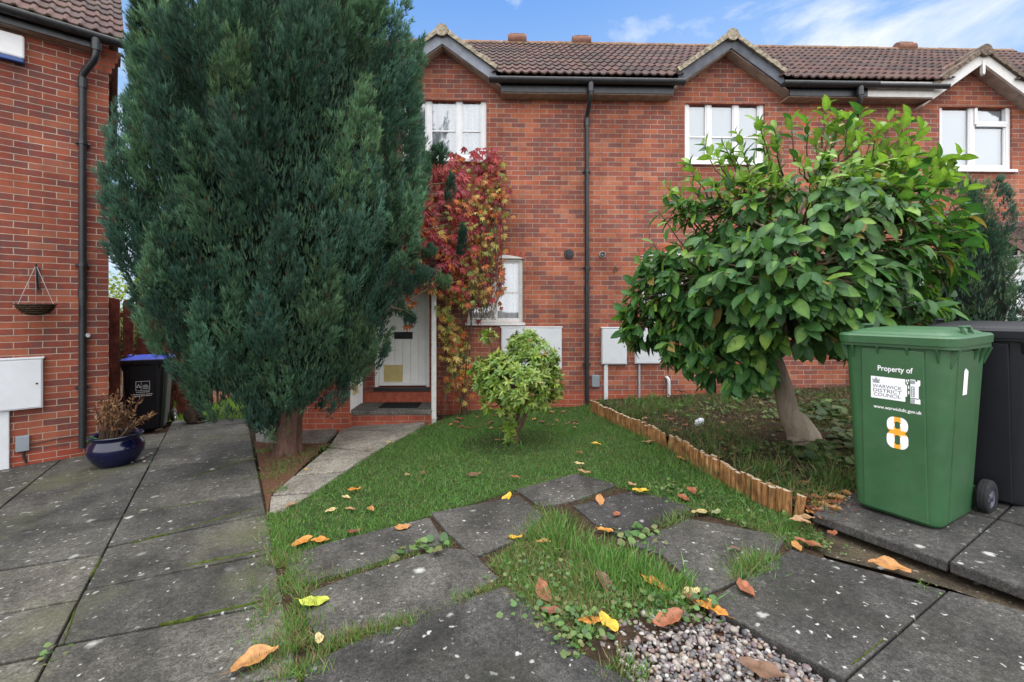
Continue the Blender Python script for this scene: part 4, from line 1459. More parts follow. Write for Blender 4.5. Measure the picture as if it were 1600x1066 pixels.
    for j in range(NJ):
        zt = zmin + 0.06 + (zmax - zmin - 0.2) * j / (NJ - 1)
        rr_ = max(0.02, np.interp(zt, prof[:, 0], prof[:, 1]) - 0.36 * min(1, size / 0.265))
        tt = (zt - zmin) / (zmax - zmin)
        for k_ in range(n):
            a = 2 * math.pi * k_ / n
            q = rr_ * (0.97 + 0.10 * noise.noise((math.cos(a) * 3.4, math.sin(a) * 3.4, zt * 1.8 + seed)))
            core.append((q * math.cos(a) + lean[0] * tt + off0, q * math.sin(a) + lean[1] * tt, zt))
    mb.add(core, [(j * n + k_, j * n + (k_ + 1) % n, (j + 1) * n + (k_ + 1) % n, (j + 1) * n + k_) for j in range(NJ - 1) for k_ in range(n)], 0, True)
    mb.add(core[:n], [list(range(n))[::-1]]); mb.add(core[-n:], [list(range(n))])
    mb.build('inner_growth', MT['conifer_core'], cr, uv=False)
    mb = MB()
    h0 = zmin + 0.3
    for k_ in range(6):
        a = k_ * 1.05 + 0.3
        q = trunk_r * 0.6
        mb.tube([(q * 1.35 * math.cos(a), q * 1.35 * math.sin(a), -0.1), (q * math.cos(a), q * math.sin(a), 0.10), (q * 1.1 * math.cos(a + .2), q * 1.1 * math.sin(a + .2), h0 * 0.6), (q * 2.3 * math.cos(a + .3), q * 2.3 * math.sin(a + .3), h0 + 0.2)],
                [trunk_r * 0.55, trunk_r * 0.46, trunk_r * 0.40, trunk_r * 0.3], 10)
    mb.tube([(0, 0, -0.1), (0.02, 0, h0), (lean[0] * .6, lean[1] * .6, zmax * 0.7)], [trunk_r, trunk_r * 0.8, trunk_r * 0.25], 12)
    mb.build('trunk', MT['yew_bark'], root, uv=False)
    return root


yb_ = G3(450, 708)
gzb = yb_.z
# heights above the base for a pixel row at the crown's depth
hz = lambda py: CAMZ - (py - CY) / F * (4.7 if py > 400 else 4.35) - gzb
yprof = [(hz(y), r - 0.15) for y, r in ((676, 0.40), (650, 0.62), (605, 0.97), (560, 1.15), (500, 1.31), (430, 1.42), (360, 1.53), (300, 1.56), (220, 1.53), (130, 1.45), (60, 1.36), (0, 1.22), (-60, 1.02), (-120, 0.74), (-170, 0.32))]
ext = []
for (px, py, Z, pr, ph, m) in ((684, 250, 5.5, 0.10, 0.16, 22), (704, 305, 5.5, 0.04, 0.18, 14), (719, 390, 5.5, 0.045, 0.22, 18), (655, 270, 5.3, 0.12, 0.28, 30), (668, 400, 5.5, 0.07, 0.10, 14), (640, 505, 5.3, 0.05, 0.05, 10), (625, 490, 5.2, 0.05, 0.09, 12), (655, 436, 5.3, 0.13, 0.08, 30), (690, 446, 5.4, 0.09, 0.06, 18), (632, 452, 5.3, 0.12, 0.08, 26)):
    q = P(px, py, Z) - yb_
    ext.append((np.array(q), np.array((0.5, -0.85, 0)), pr, ph, m))
yew = conifer('conifer_tree', yb_, yprof, 215, 42, 0.255, 'tall dense dark green conifer with a narrow reddish trunk beside the driveway', lean=(0.22, 0.0), trunk_r=0.14, extra=ext, seed=5, per=20, off0=-0.11)
# thin bare side twigs reaching to the creeper
for a, b in (((600, 470, 5.0), (668, 440, 5.5)), ((610, 480, 5.0), (652, 498, 5.3)), ((620, 380, 5.0), (700, 350, 5.5)), ((640, 470, 5.2), (705, 435, 5.5)), ((640, 300, 5.0), (706, 285, 5.5))):
    p0, p1 = P(*a) - yb_, P(*b) - yb_
    MB().tube([p0, p0.lerp(p1, 0.5) + Vector((0, 0, 0.03)), p1], [0.014, 0.010, 0.006], 6).build('side_twig', MT['twig'], yew, uv=False)

# smaller conifer behind the broad-leaved tree
cb_ = P(1520, 600, 5.9)
cb_.z = gz(cb_.x, cb_.y)
h2 = lambda py: CAMZ - (py - CY) / F * 5.9 - cb_.z
cprof = [(h2(590), 0.25), (h2(540), 0.46), (h2(480), 0.54), (h2(420), 0.50), (h2(360), 0.38), (h2(310), 0.22), (h2(280), 0.08)]
conifer('conifer_tree', cb_, cprof, 54, 18, 0.16, 'smaller dark conifer standing behind the wheelie bins against the right house', trunk_r=0.07, seed=8, per=10)


def leaf_template(n=4, w=0.5, fold=0.16, curl=0.35, wav=0.0, tipw=0.62):
    """an obovate leaf with a midrib fold: 3 columns, n+1 rows"""
    vs, fs = [], []
    for i in range(n + 1):
        t = i / n
        ww = w * 0.5 * (math.sin(math.pi * min(1, t ** 0.85 * 0.98 + 0.02)) ** 0.75) * (0.75 + 0.5 * t) if 0 < i < n else (0.02 if i == 0 else 0.012)
        z0 = -curl * t * t
        for s in (-1, 0, 1):
            vs.append((s * ww, t, z0 + (fold * ww * 2 if s else 0) + (wav * math.sin(t * 9 + s) if s else 0)))
    for i in range(n):
        a = i * 3
        fs += [(a, a + 1, a + 4, a + 3), (a + 1, a + 2, a + 5, a + 4)]
    return np.array(vs), np.array(fs)


def limb_points(a, b, sag=0.1, n=6, wob=0.04):
    a, b = Vector(a), Vector(b)
    out_ = []
    for i in range(n + 1):
        t = i / n
        q = a.lerp(b, t) + Vector((0, 0, sag * math.sin(math.pi * t)))
        if 0 < i < n: q += Vector((random.uniform(-wob, wob), random.uniform(-wob, wob), random.uniform(-wob, wob)))
        out_.append(q)
    return out_


def magnolia():
    base = Vector((mag_base.x, mag_base.y, gz(mag_base.x, mag_base.y, 0.06)))
    root = empty('broadleaf_tree', base, 0, label='small broad-leaved tree with big glossy green leaves and a leaning pale trunk', cat='tree')
    fork = P(1208, 560, 4.15) - base
    top = P(1190, 500, 4.1) - base
    mb = MB()
    tp = [Vector((0.10, 0, -0.12)), Vector((0.05, 0, 0.03)), Vector((0.0, 0, 0.14))]
    p1, p2 = P(1232, 645, 4.16) - base, P(1222, 600, 4.15) - base
    mb.tube(tp + [p1, p2, fork, top, P(1215, 400, 4.1) - base], [0.20, 0.155, 0.12, 0.088, 0.078, 0.074, 0.065, 0.03], 14)
    mb.tube([Vector((0.20, 0.03, -0.1)), Vector((0.13, 0.02, 0.05)), Vector((0.02, 0.02, 0.22)), p1 + Vector((0.03, 0, 0))], [0.10, 0.085, 0.07, 0.05], 10)
    mb.tube([Vector((-0.12, -0.05, -0.1)), Vector((-0.07, -0.03, 0.03)), Vector((-0.0, -0.02, 0.16))], [0.07, 0.06, 0.05], 9)
    # crown lobes in pixels at their depths: (px, py, Z, rx, rz, ry)
    lobes = [(1245, 390, 4.05, 1.10, 0.82, 0.95, 185), (1105, 435, 4.1, 0.72, 0.52, 0.75, 95), (1365, 385, 4.1, 0.66, 0.76, 0.75, 90), (1265, 295, 4.15, 0.88, 0.36, 0.8, 40),
             (1375, 290, 4.2, 0.50, 0.34, 0.55, 24), (1150, 330, 4.15, 0.66, 0.34, 0.65, 34), (1235, 482, 3.6, 0.80, 0.34, 0.5, 92), (1355, 485, 3.8, 0.60, 0.40, 0.55, 66), (1045, 462, 4.2, 0.42, 0.44, 0.45, 50), (1135, 560, 3.8, 0.36, 0.24, 0.3, 30), (1055, 520, 4.1, 0.38, 0.30, 0.4, 34), (1335, 510, 3.9, 0.40, 0.22, 0.4, 34), (1250, 430, 3.4, 0.85, 0.36, 0.35, 66), (1165, 575, 3.75, 0.20, 0.14, 0.2, 14), (1010, 500, 4.2, 0.28, 0.26, 0.3, 24), (1085, 545, 4.0, 0.28, 0.18, 0.3, 22)]
    tips, cents = [], []
    for (px, py, Z, rx, rz, ry, n) in lobes:
        c = P(px, py, Z) - base
        d = norm(rng.normal(size=(n, 3)) + np.array((0, -0.35, 0.12)))
        rad = rng.uniform(0.62, 1.0, n) ** 0.6
        pts = np.array(c) + d * np.array((rx, ry, rz)) * rad[:, None]
        tips.append(pts); cents.append(np.repeat(np.array(c)[None], n, 0))
    # shoots that stand out of the top and sides
    shoots = [(1290, 160), (1185, 190), (1100, 225), (1075, 255), (1235, 185), (1345, 175), (1395, 175), (1440, 200), (1470, 245), (1500, 240), (1510, 290), (1040, 290), (1028, 330), (1000, 410), (985, 450), (1190, 215), (1130, 225), (1325, 185),
              (1485, 265), (1020, 380), (1260, 190), (1375, 200), (1490, 330), (1500, 400), (1060, 300), (995, 480), (1150, 205), (1210, 205), (1420, 185), (1310, 180)]
    shoots += [(x + random.uniform(-30, 30), y + random.uniform(8, 45)) for x, y in shoots if y < 300]
    sp = np.array([P(x, y, 4.1 + random.uniform(-.35, .3)) - base for x, y in shoots])
    tips.append(sp); cents.append(np.array([P(1265 + (x - 1265) * .62, y + 110, 4.1) - base for x, y in shoots]))
    tips, cents = np.concatenate(tips), np.concatenate(cents)
    # limbs
    mids = []
    for (px, py, Z, *_r) in lobes:
        c = P(px, py, Z) - base
        mb.tube(limb_points(top if py < 480 else fork, c, 0.05, 6, 0.04), [0.045, 0.04, 0.034, 0.028, 0.022, 0.018, 0.013], 8)
        mids.append(c)
    mb.build('trunk', MT['mag_bark'], root, uv=False)
    tb = MB()
    zin = P(1265, 400, 4.1) - base
    POS, DIR, NRM, SZ, COL = [], [], [], [], []
    cen = np.array(zin)
    pal = np.array([(0.034, 0.100, 0.026), (0.050, 0.130, 0.027), (0.027, 0.084, 0.027), (0.078, 0.17, 0.032), (0.042, 0.112, 0.033)])
    ztop = (P(1265, 315, 4.1) - base).z
    for tpt, cpt in zip(tips, cents):
        a = Vector(cpt).lerp(Vector(tpt), 0.35)
        tip = Vector(tpt)
        pts = limb_points(a, tip, -0.03, 4, 0.015)
        tb.tube(pts, [0.009, 0.008, 0.006, 0.005, 0.003], 5, cap=False)
        axis = (tip - pts[2]).normalized()
        outw = (tip - zin); outw.z *= 0.4; outw.normalize()
        m = random.randint(6, 9)
        hi = tip.z > ztop
        L = (tip - a).length
        for q in range(m):
            t = 1 - 0.55 * (q / m) ** 1.2 * min(1, 0.55 / max(L, .2))
            p = a.lerp(tip, max(0.15, t))
            ang = q * 2.4 + random.uniform(-.4, .4)
            o1 = axis.orthogonal().normalized(); o2 = axis.cross(o1)
            side = o1 * math.cos(ang) + o2 * math.sin(ang)
            drop = Vector((0, 0, random.uniform(-0.15, 0.35) if hi else random.uniform(-1.1, -0.15)))
            d = axis * 0.40 + side * 0.60 + outw * 0.38 + drop
            nrm_ = Vector((0, 0, 0.65)) + outw * 0.8 + Vector((random.gauss(0, .22), random.gauss(0, .22), 0))
            POS.append(p); DIR.append(d); NRM.append(nrm_)
            SZ.append(random.uniform(0.08, 0.185) * (0.72 if q == 0 else 1) * (0.84 if hi else 1.0))
            c = pal[random.randrange(5)] * random.uniform(0.8, 1.2)
            young = random.random()
            if (hi and young < 0.68) or young < 0.05: c = np.array((0.145, 0.255, 0.045)) * random.uniform(0.75, 1.15)
            if young > 0.985: c = np.array((0.20, 0.15, 0.05))
            COL.append(c)
    tb.build('twigs', MT['twig'], root, uv=False)
    POS, DIR, NRM = (np.array(a, float) for a in (POS, DIR, NRM))
    SZ, COL = np.array(SZ), np.array(COL)
    kind = rng.integers(0, 3, len(POS))
    parts = []
    for k_, (w_, cu, wa) in enumerate(((0.50, 0.28, 0.0), (0.56, 0.42, 0.025), (0.46, 0.12, 0.02))):
        tv, tf = leaf_template(6, w_, 0.16, cu, wa)
        sh = np.ones((len(tv), 3)); sh[1::3] = (1.35, 1.28, 1.2)
        s = kind == k_
        parts.append(scatter(tv, tf, POS[s], DIR[s], NRM[s], SZ[s], COL[s], sh))
    v, fq, cc = cat_meshes(parts)
    np_mesh('crown', v, fq, MT['leaf'], cc, root, True)
    return root


mag = magnolia()


def rosettes(pts, axes, n_leaf, lmin, lmax, wid, pal, spread=0.9):
    POS, DIR, NRM, SZ, COL = [], [], [], [], []
    for p, a in zip(pts, axes):
        a = Vector(a).normalized()
        o1 = a.orthogonal().normalized(); o2 = a.cross(o1)
        cb = np.array(pal[random.randrange(len(pal))])
        for q in range(n_leaf):
            ang = q * 2.4 + random.uniform(-.3, .3)
            side = o1 * math.cos(ang) + o2 * math.sin(ang)
            el = random.uniform(0.1, 0.75) if q < n_leaf * .6 else random.uniform(0.6, 1.3)
            d = side * spread + a * el
            POS.append(Vector(p) - a * random.uniform(0, 0.04)); DIR.append(d); NRM.append(a * 1.0 + side * -0.2)
            SZ.append(random.uniform(lmin, lmax)); COL.append(cb * random.uniform(0.75, 1.2))
    tv, tf = leaf_template(3, wid, 0.2, 0.25)
    sh = np.ones((len(tv), 3)); sh[0::3] = (1.35, 1.2, 1.1); sh[2::3] = (1.35, 1.2, 1.1); sh[1::3] = (0.72, 0.85, 0.6)
    return scatter(tv, tf, np.array(POS, float), np.array(DIR, float), np.array(NRM, float), np.array(SZ), np.array(COL), sh)


def pieris():
    b2 = G(800, 692)
    base = Vector((b2.x, b2.y, gz(b2.x, b2.y)))
    root = empty('shrub', base, 0, label='rounded yellow-green variegated shrub with rosettes of narrow leaves on the lawn', cat='shrub')
    Z = b2.y
    c = P(808, 588, Z - 0.05) - base
    lob = [(808, 592, 0.47, 0.34, 230), (765, 585, 0.24, 0.22, 70), (836, 560, 0.28, 0.24, 95), (820, 535, 0.18, 0.14, 50), (848, 598, 0.25, 0.22, 70), (762, 525, 0.09, 0.06, 9), (785, 630, 0.26, 0.12, 30), (845, 625, 0.18, 0.12, 22)]
    pts, ax = [], []
    mb = MB()
    for (px, py, rx, rz, n) in lob:
        cc = P(px, py, Z) - base
        d = norm(rng.normal(size=(n, 3)) + np.array((0, -0.3, 0.1)))
        rr = rng.uniform(0.8, 1.02, n)
        p = np.array(cc) + d * np.array((rx, rx * 0.95, rz)) * rr[:, None]
        pts += list(p); ax += list(d + np.array((0, -0.1, 0.55)))
        mb.tube(limb_points((0, 0, 0.12), cc, 0.0, 5, 0.03), [0.022, 0.018, 0.015, 0.012, 0.009, 0.006], 7)
        for q in p[::3]:
            mb.tube([cc, Vector(cc).lerp(Vector(q), .5) + Vector((0, 0, -.02)), q], [0.006, 0.005, 0.003], 5, cap=False)
    mb.tube([(0, 0, -0.08), (0.01, 0, 0.1), (-0.02, 0, 0.25), (0.0, 0, 0.4)], [0.045, 0.036, 0.03, 0.02], 9)
    mb.tube([(0.04, 0, -0.08), (0.06, 0, 0.12), (0.16, 0, 0.3)], [0.03, 0.024, 0.015], 8)
    mb.build('trunk', MT['twig'], root, uv=False)
    # a few low shoots at the foot of the stem
    for k_ in range(9):
        q = P(797 + random.uniform(-8, 10), random.uniform(655, 690), Z - 0.05) - base
        pts.append(np.array(q)); ax.append(np.array((random.uniform(-.5, .5), -0.6, 0.6)))
    pal = [(0.125, 0.215, 0.028), (0.16, 0.245, 0.035), (0.085, 0.165, 0.026), (0.20, 0.27, 0.05), (0.11, 0.20, 0.03), (0.145, 0.225, 0.035)]
    v, fq, cc = rosettes(pts, ax, 10, 0.05, 0.085, 0.32, pal)
    sel = [k_ for k_ in range(len(pts)) if random.random() < 0.07]
    v2, fq2, cc2 = rosettes([pts[k_] + np.array((0, 0, .03)) for k_ in sel], [ax[k_] for k_ in sel], 7, 0.03, 0.055, 0.3, [(0.33, 0.15, 0.08), (0.30, 0.18, 0.08)], 0.6)
    v, fq, cc = cat_meshes([(v, fq, cc), (v2, fq2, cc2)])
    np_mesh('leaves', v, fq, MT['pieris'], cc, root, True)


pieris()


def creeper():
    q = f(705, 645, -.5)
    b2 = FT.world(q[0], -0.45)
    base = Vector((b2.x, b2.y, gz(b2.x, b2.y)))
    root = empty('climbing_plant', base, 0, label='autumn creeper with red, orange and yellow leaves hanging over the porch', cat='creeper')
    # palmate leaf of five pointed leaflets
    tv, tf = [], []
    for a, ln in ((-1.15, .62), (-.58, .86), (0, 1.0), (.58, .86), (1.15, .62)):
        k = len(tv)
        s_, c_ = math.sin(a), math.cos(a)
        for (x, y, z) in ((0, 0, 0), (-.17 * ln, .52 * ln, .05), (0, ln, -.14), (.17 * ln, .52 * ln, .05), (0, .5 * ln, -.02)):
            tv.append((x * c_ + y * s_, -x * s_ + y * c_, z))
        tf += [(k, k + 4, k + 1, k + 1), (k + 1, k + 4, k + 2, k + 2), (k + 4, k + 3, k + 2, k + 2), (k, k + 3, k + 4, k + 4)]
    tv = np.array(tv)
    tf = np.array(tf)[:, :3]
    red = [(0.27, 0.022, 0.030), (0.20, 0.018, 0.026), (0.33, 0.045, 0.040), (0.26, 0.040, 0.055)]
    org = [(0.45, 0.13, 0.03), (0.40, 0.18, 0.05), (0.36, 0.09, 0.03)]
    yel = [(0.40, 0.30, 0.06), (0.28, 0.27, 0.06), (0.45, 0.34, 0.10), (0.17, 0.21, 0.05)]
    # patches: px, py, spread x, spread y, depth from the wall (near, far), count, (red, orange, yellow) shares
    pat = [(690, 265, 26, 16, -.75, -.35, 40, (.85, .1, .05)), (748, 250, 26, 12, -.45, -.1, 60, (.8, .12, .08)), (705, 300, 26, 28, -.85, -.4, 90, (.8, .15, .05)), (762, 300, 18, 30, -.5, -.1, 130, (.3, .3, .4)),
           (655, 345, 20, 30, -.95, -.6, 75, (.6, .38, .02)), (722, 345, 30, 30, -.85, -.3, 130, (.35, .3, .35)), (768, 355, 12, 40, -.45, -.1, 80, (.3, .3, .4)), (690, 395, 34, 24, -1.0, -.5, 150, (.75, .2, .05)), (655, 400, 14, 24, -1., -.8, 40, (.4, .55, .05)),
           (745, 400, 24, 34, -.75, -.2, 130, (.2, .3, .5)), (775, 400, 10, 34, -.4, -.1, 60, (.5, .25, .25)), (720, 450, 28, 20, -.8, -.4, 80, (.25, .35, .4)), (755, 455, 18, 18, -.5, -.2, 50, (.25, .4, .35)), (697, 500, 9, 24, -.7, -.5, 48, (0, .15, .85)), (712, 545, 14, 28, -.6, -.25, 80, (0, .3, .7)),
           (720, 595, 15, 22, -.5, -.2, 64, (0, .4, .6)), (640, 470, 6, 25, -1., -.8, 8, (.1, .8, .1)), (680, 440, 24, 12, -1.02, -.85, 50, (.45, .35, .2)), (660, 375, 18, 30, -1.05, -.7, 60, (.7, .28, .02)), (778, 300, 14, 50, -.3, -.05, 60, (.4, .3, .3)), (735, 430, 30, 45, -.8, -.2, 60, (.3, .35, .35))]
    POS, DIR, NRM, SZ, COL = [], [], [], [], []
    for (px, py, sx, sy, d0, d1, n, sh) in pat:
        for _ in range(int(n * 1.05)):
            dy = random.uniform(d0, d1)
            ax_, ay_ = max(-1.3, min(1.3, random.gauss(0, 0.62))), max(-1.3, min(1.3, random.gauss(0, 0.62)))
            x, z = f(px + sx * ax_ * 1.2, py + sy * ay_ * 1.2, dy)
            wq = FT.world(x, dy)
            POS.append(Vector((wq.x, wq.y, z)) - base)
            DIR.append(Vector((random.gauss(0, .5), random.gauss(-.35, .3), random.gauss(-.75, .35))))
            NRM.append(Vector((random.gauss(0, .45), -1, random.gauss(.45, .4))))
            SZ.append(random.uniform(0.065, 0.125) * (1.15 if sh[0] > .6 else .95))
            r = random.random()
            pl = red if r < sh[0] else (org if r < sh[0] + sh[1] else yel)
            COL.append(np.array(random.choice(pl)) * random.uniform(0.7, 1.15))
    v, fq, cc = scatter(tv, tf, np.array(POS, float), np.array(DIR, float), np.array(NRM, float), np.array(SZ), np.array(COL))
    np_mesh('leaves', v, fq, MT['creeper'], cc, root)
    mb = MB()
    for k in range(70):
        x0 = random.uniform(690, 790)
        y0 = random.uniform(290, 400)
        ln = random.uniform(60, 200)
        d0 = random.uniform(-.75, -.08)
        pts = []
        for j in range(6):
            t = j / 5
            x, z = f(x0 + random.gauss(0, 4) + (705 - x0) * 0.15 * t, min(y0 + ln * t, 500), d0)
            wq = FT.world(x, d0 + random.gauss(0, .015))
            pts.append(Vector((wq.x, wq.y, z)) - base)
        mb.tube(pts, [0.006, 0.006, 0.005, 0.005, 0.004, 0.003], 5, cap=False)
    for k in range(15):
        x0, x1 = random.uniform(692, 738), random.uniform(690, 740)
        d0, d1 = random.uniform(-.62, -.08), random.uniform(-.7, -.2)
        pts = []
        for j in range(9):
            t = j / 8
            dd = d0 + (d1 - d0) * t
            x, z = f(x0 + (x1 - x0) * t + random.gauss(0, 3), 648 - (648 - random.choice((430, 460))) * t, dd)
            wq = FT.world(x, dd)
            pts.append(Vector((wq.x, wq.y, z)) - base)
        mb.tube(pts, [random.uniform(.004, .009)] * 9, 6, cap=False)
    mb.build('stems', MT['twig'], root, uv=False)


creeper()

# trees behind the fence at the far left, catching the sun
def far_tree(p, rx, rz, n, label, colr):
    root = empty('garden_tree', p, 0, label=label, cat='tree', group='trees behind the red fence')
    d = rsph(n)
    rr = rng.uniform(0.35, 1.0, n) ** 0.5
    pos = d * np.array((rx, rx, rz)) * rr[:, None] + np.array((0, 0, rz + 0.9)) + rng.normal(0, 0.12, (n, 3))
    tv, tf = leaf_template(2, 0.6, 0.2, 0.2)
    v, fq, cc = scatter(tv, tf, pos, rng.normal(size=(n, 3)), rng.normal(size=(n, 3)) + np.array((0, 0, 1)), rng.uniform(0.08, 0.15, n), np.array(colr) * rng.uniform(0.7, 1.3, (n, 1)))
    np_mesh('crown', v, fq, MT['leaf'], cc, root, True)
    MB().tube([(0, 0, -0.3), (0.05, 0, 0.8), (0, 0.03, 1.6)], [0.1, 0.08, 0.04], 8).tube([(0.05, 0, 0.8), (0.4, 0.1, 1.7)], [0.05, 0.02], 6).tube([(0.05, 0, 0.8), (-0.4, -0.1, 1.8)], [0.05, 0.02], 6).build('trunk', MT['twig'], root, uv=False)


far_tree(Vector((-11.6, 13.2, gz(-9, 13.2))), 1.3, 1.15, 2600, 'yellow-green garden tree behind the fence and the corner of the left house', (0.17, 0.21, 0.035))
far_tree(Vector((-7.3, 9.6, gz(-7.3, 9.6))), 1.1, 0.55, 2400, 'bushy green garden tree close behind the gaps of the red fence', (0.07, 0.12, 0.025))
far_tree(Vector((-8.3, 14.5, gz(-8.3, 14))), 1.2, 0.75, 2200, 'low mid-green garden tree behind the fence and the big conifer', (0.08, 0.14, 0.03))

# ------------------------------------------------------------------ bins, pot, fence, edging and small things
def text_mesh(mb, s, size, cx, cz, mi, bold=0.0, y=0.0, place=None, width=None):
    cu = bpy.data.curves.new('lettering', 'FONT')
    cu.body = s
    cu.size = size
    cu.align_x = 'CENTER'
    cu.align_y = 'CENTER'
    cu.offset = bold
    cu.resolution_u = 3
    ob = bpy.data.objects.new('lettering', cu)
    C.objects.link(ob)
    bpy.context.view_layer.update()
    me = bpy.data.meshes.new_from_object(ob.evaluated_get(bpy.context.evaluated_depsgraph_get()))
    xs = [v.co.x for v in me.vertices]
    k = 1.0 if not width else width / (max(xs) - min(xs))
    vs = [place(cx + v.co.x * k, cz + v.co.y, y) for v in me.vertices]
    mb.add(vs, [list(p.vertices) for p in me.polygons], mi)
    bpy.data.objects.remove(ob)
    bpy.data.meshes.remove(me)
    bpy.data.curves.remove(cu)


def rrect(hx, hy, r, n=5):
    pts = []
    for cx, cy, a0 in ((hx - r, hy - r, 0), (-hx + r, hy - r, 90), (-hx + r, -hy + r, 180), (hx - r, -hy + r, 270)):
        for i in range(n + 1):
            a = R(a0 + 90 * i / n)
            pts.append((cx + r * math.cos(a), cy + r * math.sin(a)))
    return pts


BW0, BW1, BD0, BD1, BH = 0.405, 0.515, 0.49, 0.52, 1.035        # wheelie bin: widths, depths at base and rim, rim height


def bin_front(x, z, out_=0.0):
    t = z / BH
    yf = -(BD0 + (BD1 - BD0) * t) / 2 - 0.0
    return Vector((x, yf - 0.012 - out_, z))


def wheelie(loc, rz, body_m, lid_m, label, cat='bin', group=None, front=None, lid_rim=None):
    root = empty('wheelie_bin', loc, rz, label=label, cat=cat, group=group)
    mb = MB()
    levels = [0.0, 0.015, 0.05, 0.3, 0.6, 0.85, BH]
    rings = []
    for z in levels:
        t = z / BH
        hx, hy = (BW0 + (BW1 - BW0) * t) / 2, (BD0 + (BD1 - BD0) * t) / 2
        if z == 0: hx -= 0.012; hy -= 0.012
        rings.append([(x, y, z) for x, y in rrect(hx, hy, 0.05)])
    n = len(rings[0])
    vs = [p for r in rings for p in r]
    mb.add(vs, [(i * n + k, i * n + (k + 1) % n, (i + 1) * n + (k + 1) % n, (i + 1) * n + k) for i in range(len(levels) - 1) for k in range(n)], 0, True)
    mb.add(rings[0], [list(range(n))[::-1]])
    mb.add(rings[-1], [list(range(n))])
    # raised panels: the front stands 12 mm proud between two slanting creases, side panels too
    def panel(fn, x0a, x0b, x1a, x1b, za, zb, d=0.012):
        q = [fn(x0a, za), fn(x1a, za), fn(x1b, zb), fn(x0b, zb)]
        return q
    zb = BH - 0.05
    ft = lambda x, z, o=0.0: Vector((x, -(BD0 + (BD1 - BD0) * z / BH) / 2 - o, z))
    a = [ft(-0.155, 0.012, -.02), ft(0.165, 0.012, -.02), ft(0.155, zb, -.02), ft(-0.17, zb, -.02)]
    b = [ft(-0.145, 0.02, .012), ft(0.155, 0.02, .012), ft(0.14, zb - 0.01, .012), ft(-0.155, zb - 0.01, .012)]
    mb.prism(a, b)
    sd = lambda y, z, o=0.0, s=1: Vector((s * ((BW0 + (BW1 - BW0) * z / BH) / 2 + o), y, z))
    for s in (-1, 1):
        a = [sd(-0.15, 0.012, -.02, s), sd(0.10, 0.2, -.02, s), sd(0.13, zb, -.02, s), sd(-0.18, zb, -.02, s)]
        b = [sd(-0.14, 0.02, .006, s), sd(0.095, 0.21, .006, s), sd(0.12, zb - 0.01, .006, s), sd(-0.17, zb - 0.01, .006, s)]
        mb.prism(a if s > 0 else a[::-1], b if s > 0 else b[::-1])
    # rim with its gussets
    rz0, rz1 = BH - 0.045, BH + 0.002
    ro = [(x, y) for x, y in rrect(BW1 / 2 + 0.022, BD1 / 2 + 0.022, 0.05)]
    mb.prism([(x, y, rz0) for x, y in ro], [(x, y, rz1) for x, y in ro])
    for x in (-0.2, -0.07, 0.07, 0.2):
        mb.prism([ft(x - .006, rz0 - .08, -.005), ft(x + .006, rz0 - .08, -.005), ft(x + .006, rz0, -.02), ft(x - .006, rz0, -.02)],
                 [ft(x - .006, rz0 - .075, .0), ft(x + .006, rz0 - .075, .0), ft(x + .006, rz0 + .001, .03), ft(x - .006, rz0 + .001, .03)])
    for s in (-1, 1):
        for y in (-0.23, 0.05, 0.15, 0.24):
            mb.prism([sd(y - .006, rz0 - .10, -.005, s), sd(y + .006, rz0 - .10, -.005, s), sd(y + .006, rz0, -.02, s), sd(y - .006, rz0, -.02, s)],
                     [sd(y - .006, rz0 - .095, .0, s), sd(y + .006, rz0 - .095, .0, s), sd(y + .006, rz0 + .001, .03, s), sd(y - .006, rz0 + .001, .03, s)])
    # comb for the lifting arm and the axle housing at the back
    mb.box((-0.2, BD1 / 2 - 0.02, BH - 0.12), (0.2, BD1 / 2 + 0.07, BH - 0.05))
    mb.box((-0.19, BD0 / 2 - 0.12, 0.02), (0.19, BD0 / 2 + 0.08, 0.14))
    mb.build('body', body_m, root, bevel=0.006, uv=False)
    # lid: overlapping skirt, flat border, raised middle
    lid = MB()
    z0 = BH + 0.004
    prof = [(0.033, -0.022), (0.035, 0.020), (0.026, 0.030), (-0.005, 0.034), (-0.03, 0.046), (-0.085, 0.060), (-0.12, 0.064)]
    rings = [[(x, y, z0 + dz + 0.012 * (y / BD1)) for x, y in rrect(BW1 / 2 + dx, BD1 / 2 + dx, max(0.02, 0.06 + dx * .5))] for dx, dz in prof]
    n = len(rings[0])
    vs = [p for r in rings for p in r]
    mi = [0] * len(prof)
    for i in range(len(prof) - 1):
        lid.add(rings[i] + rings[i + 1], [(k, (k + 1) % n, n + (k + 1) % n, n + k) for k in range(n)], 1 if (lid_rim and i < 2) else 0, False)
    lid.add(rings[-1], [list(range(n))])
    lid.add(rings[0], [list(range(n))[::-1]], 1 if lid_rim else 0)
    lo = lid.build('lid', [lid_m, lid_rim or lid_m], root, uv=False, bevel=0.004)
    for s in (-1, 1):
        hd = MB()
        hx = s * (BW1 / 2 - 0.005)
        zt = z0 + 0.030
        for yy in (-0.055, 0.055):
            hd.prism([(hx - .012, yy - .010, zt), (hx + .012, yy - .010, zt), (hx + .012, yy + .010, zt), (hx - .012, yy + .010, zt)],
                     [(hx - .010 - .02 * s, yy - .008, zt + .045), (hx + .010 - .02 * s, yy - .008, zt + .045), (hx + .010 - .02 * s, yy + .008, zt + .045), (hx - .010 - .02 * s, yy + .008, zt + .045)])
        hd.box((hx - 0.02 * s - 0.012, -0.066, zt + 0.038), (hx - 0.02 * s + 0.012, 0.066, zt + 0.050))
        hd.build('lid_grip', lid_m, lo, uv=False, bevel=0.004)
    hb_ = MB()
    yb = BD1 / 2 + 0.10
    hb_.tube([(-0.22, yb, BH - 0.02), (0.22, yb, BH - 0.02)], 0.016, 12)
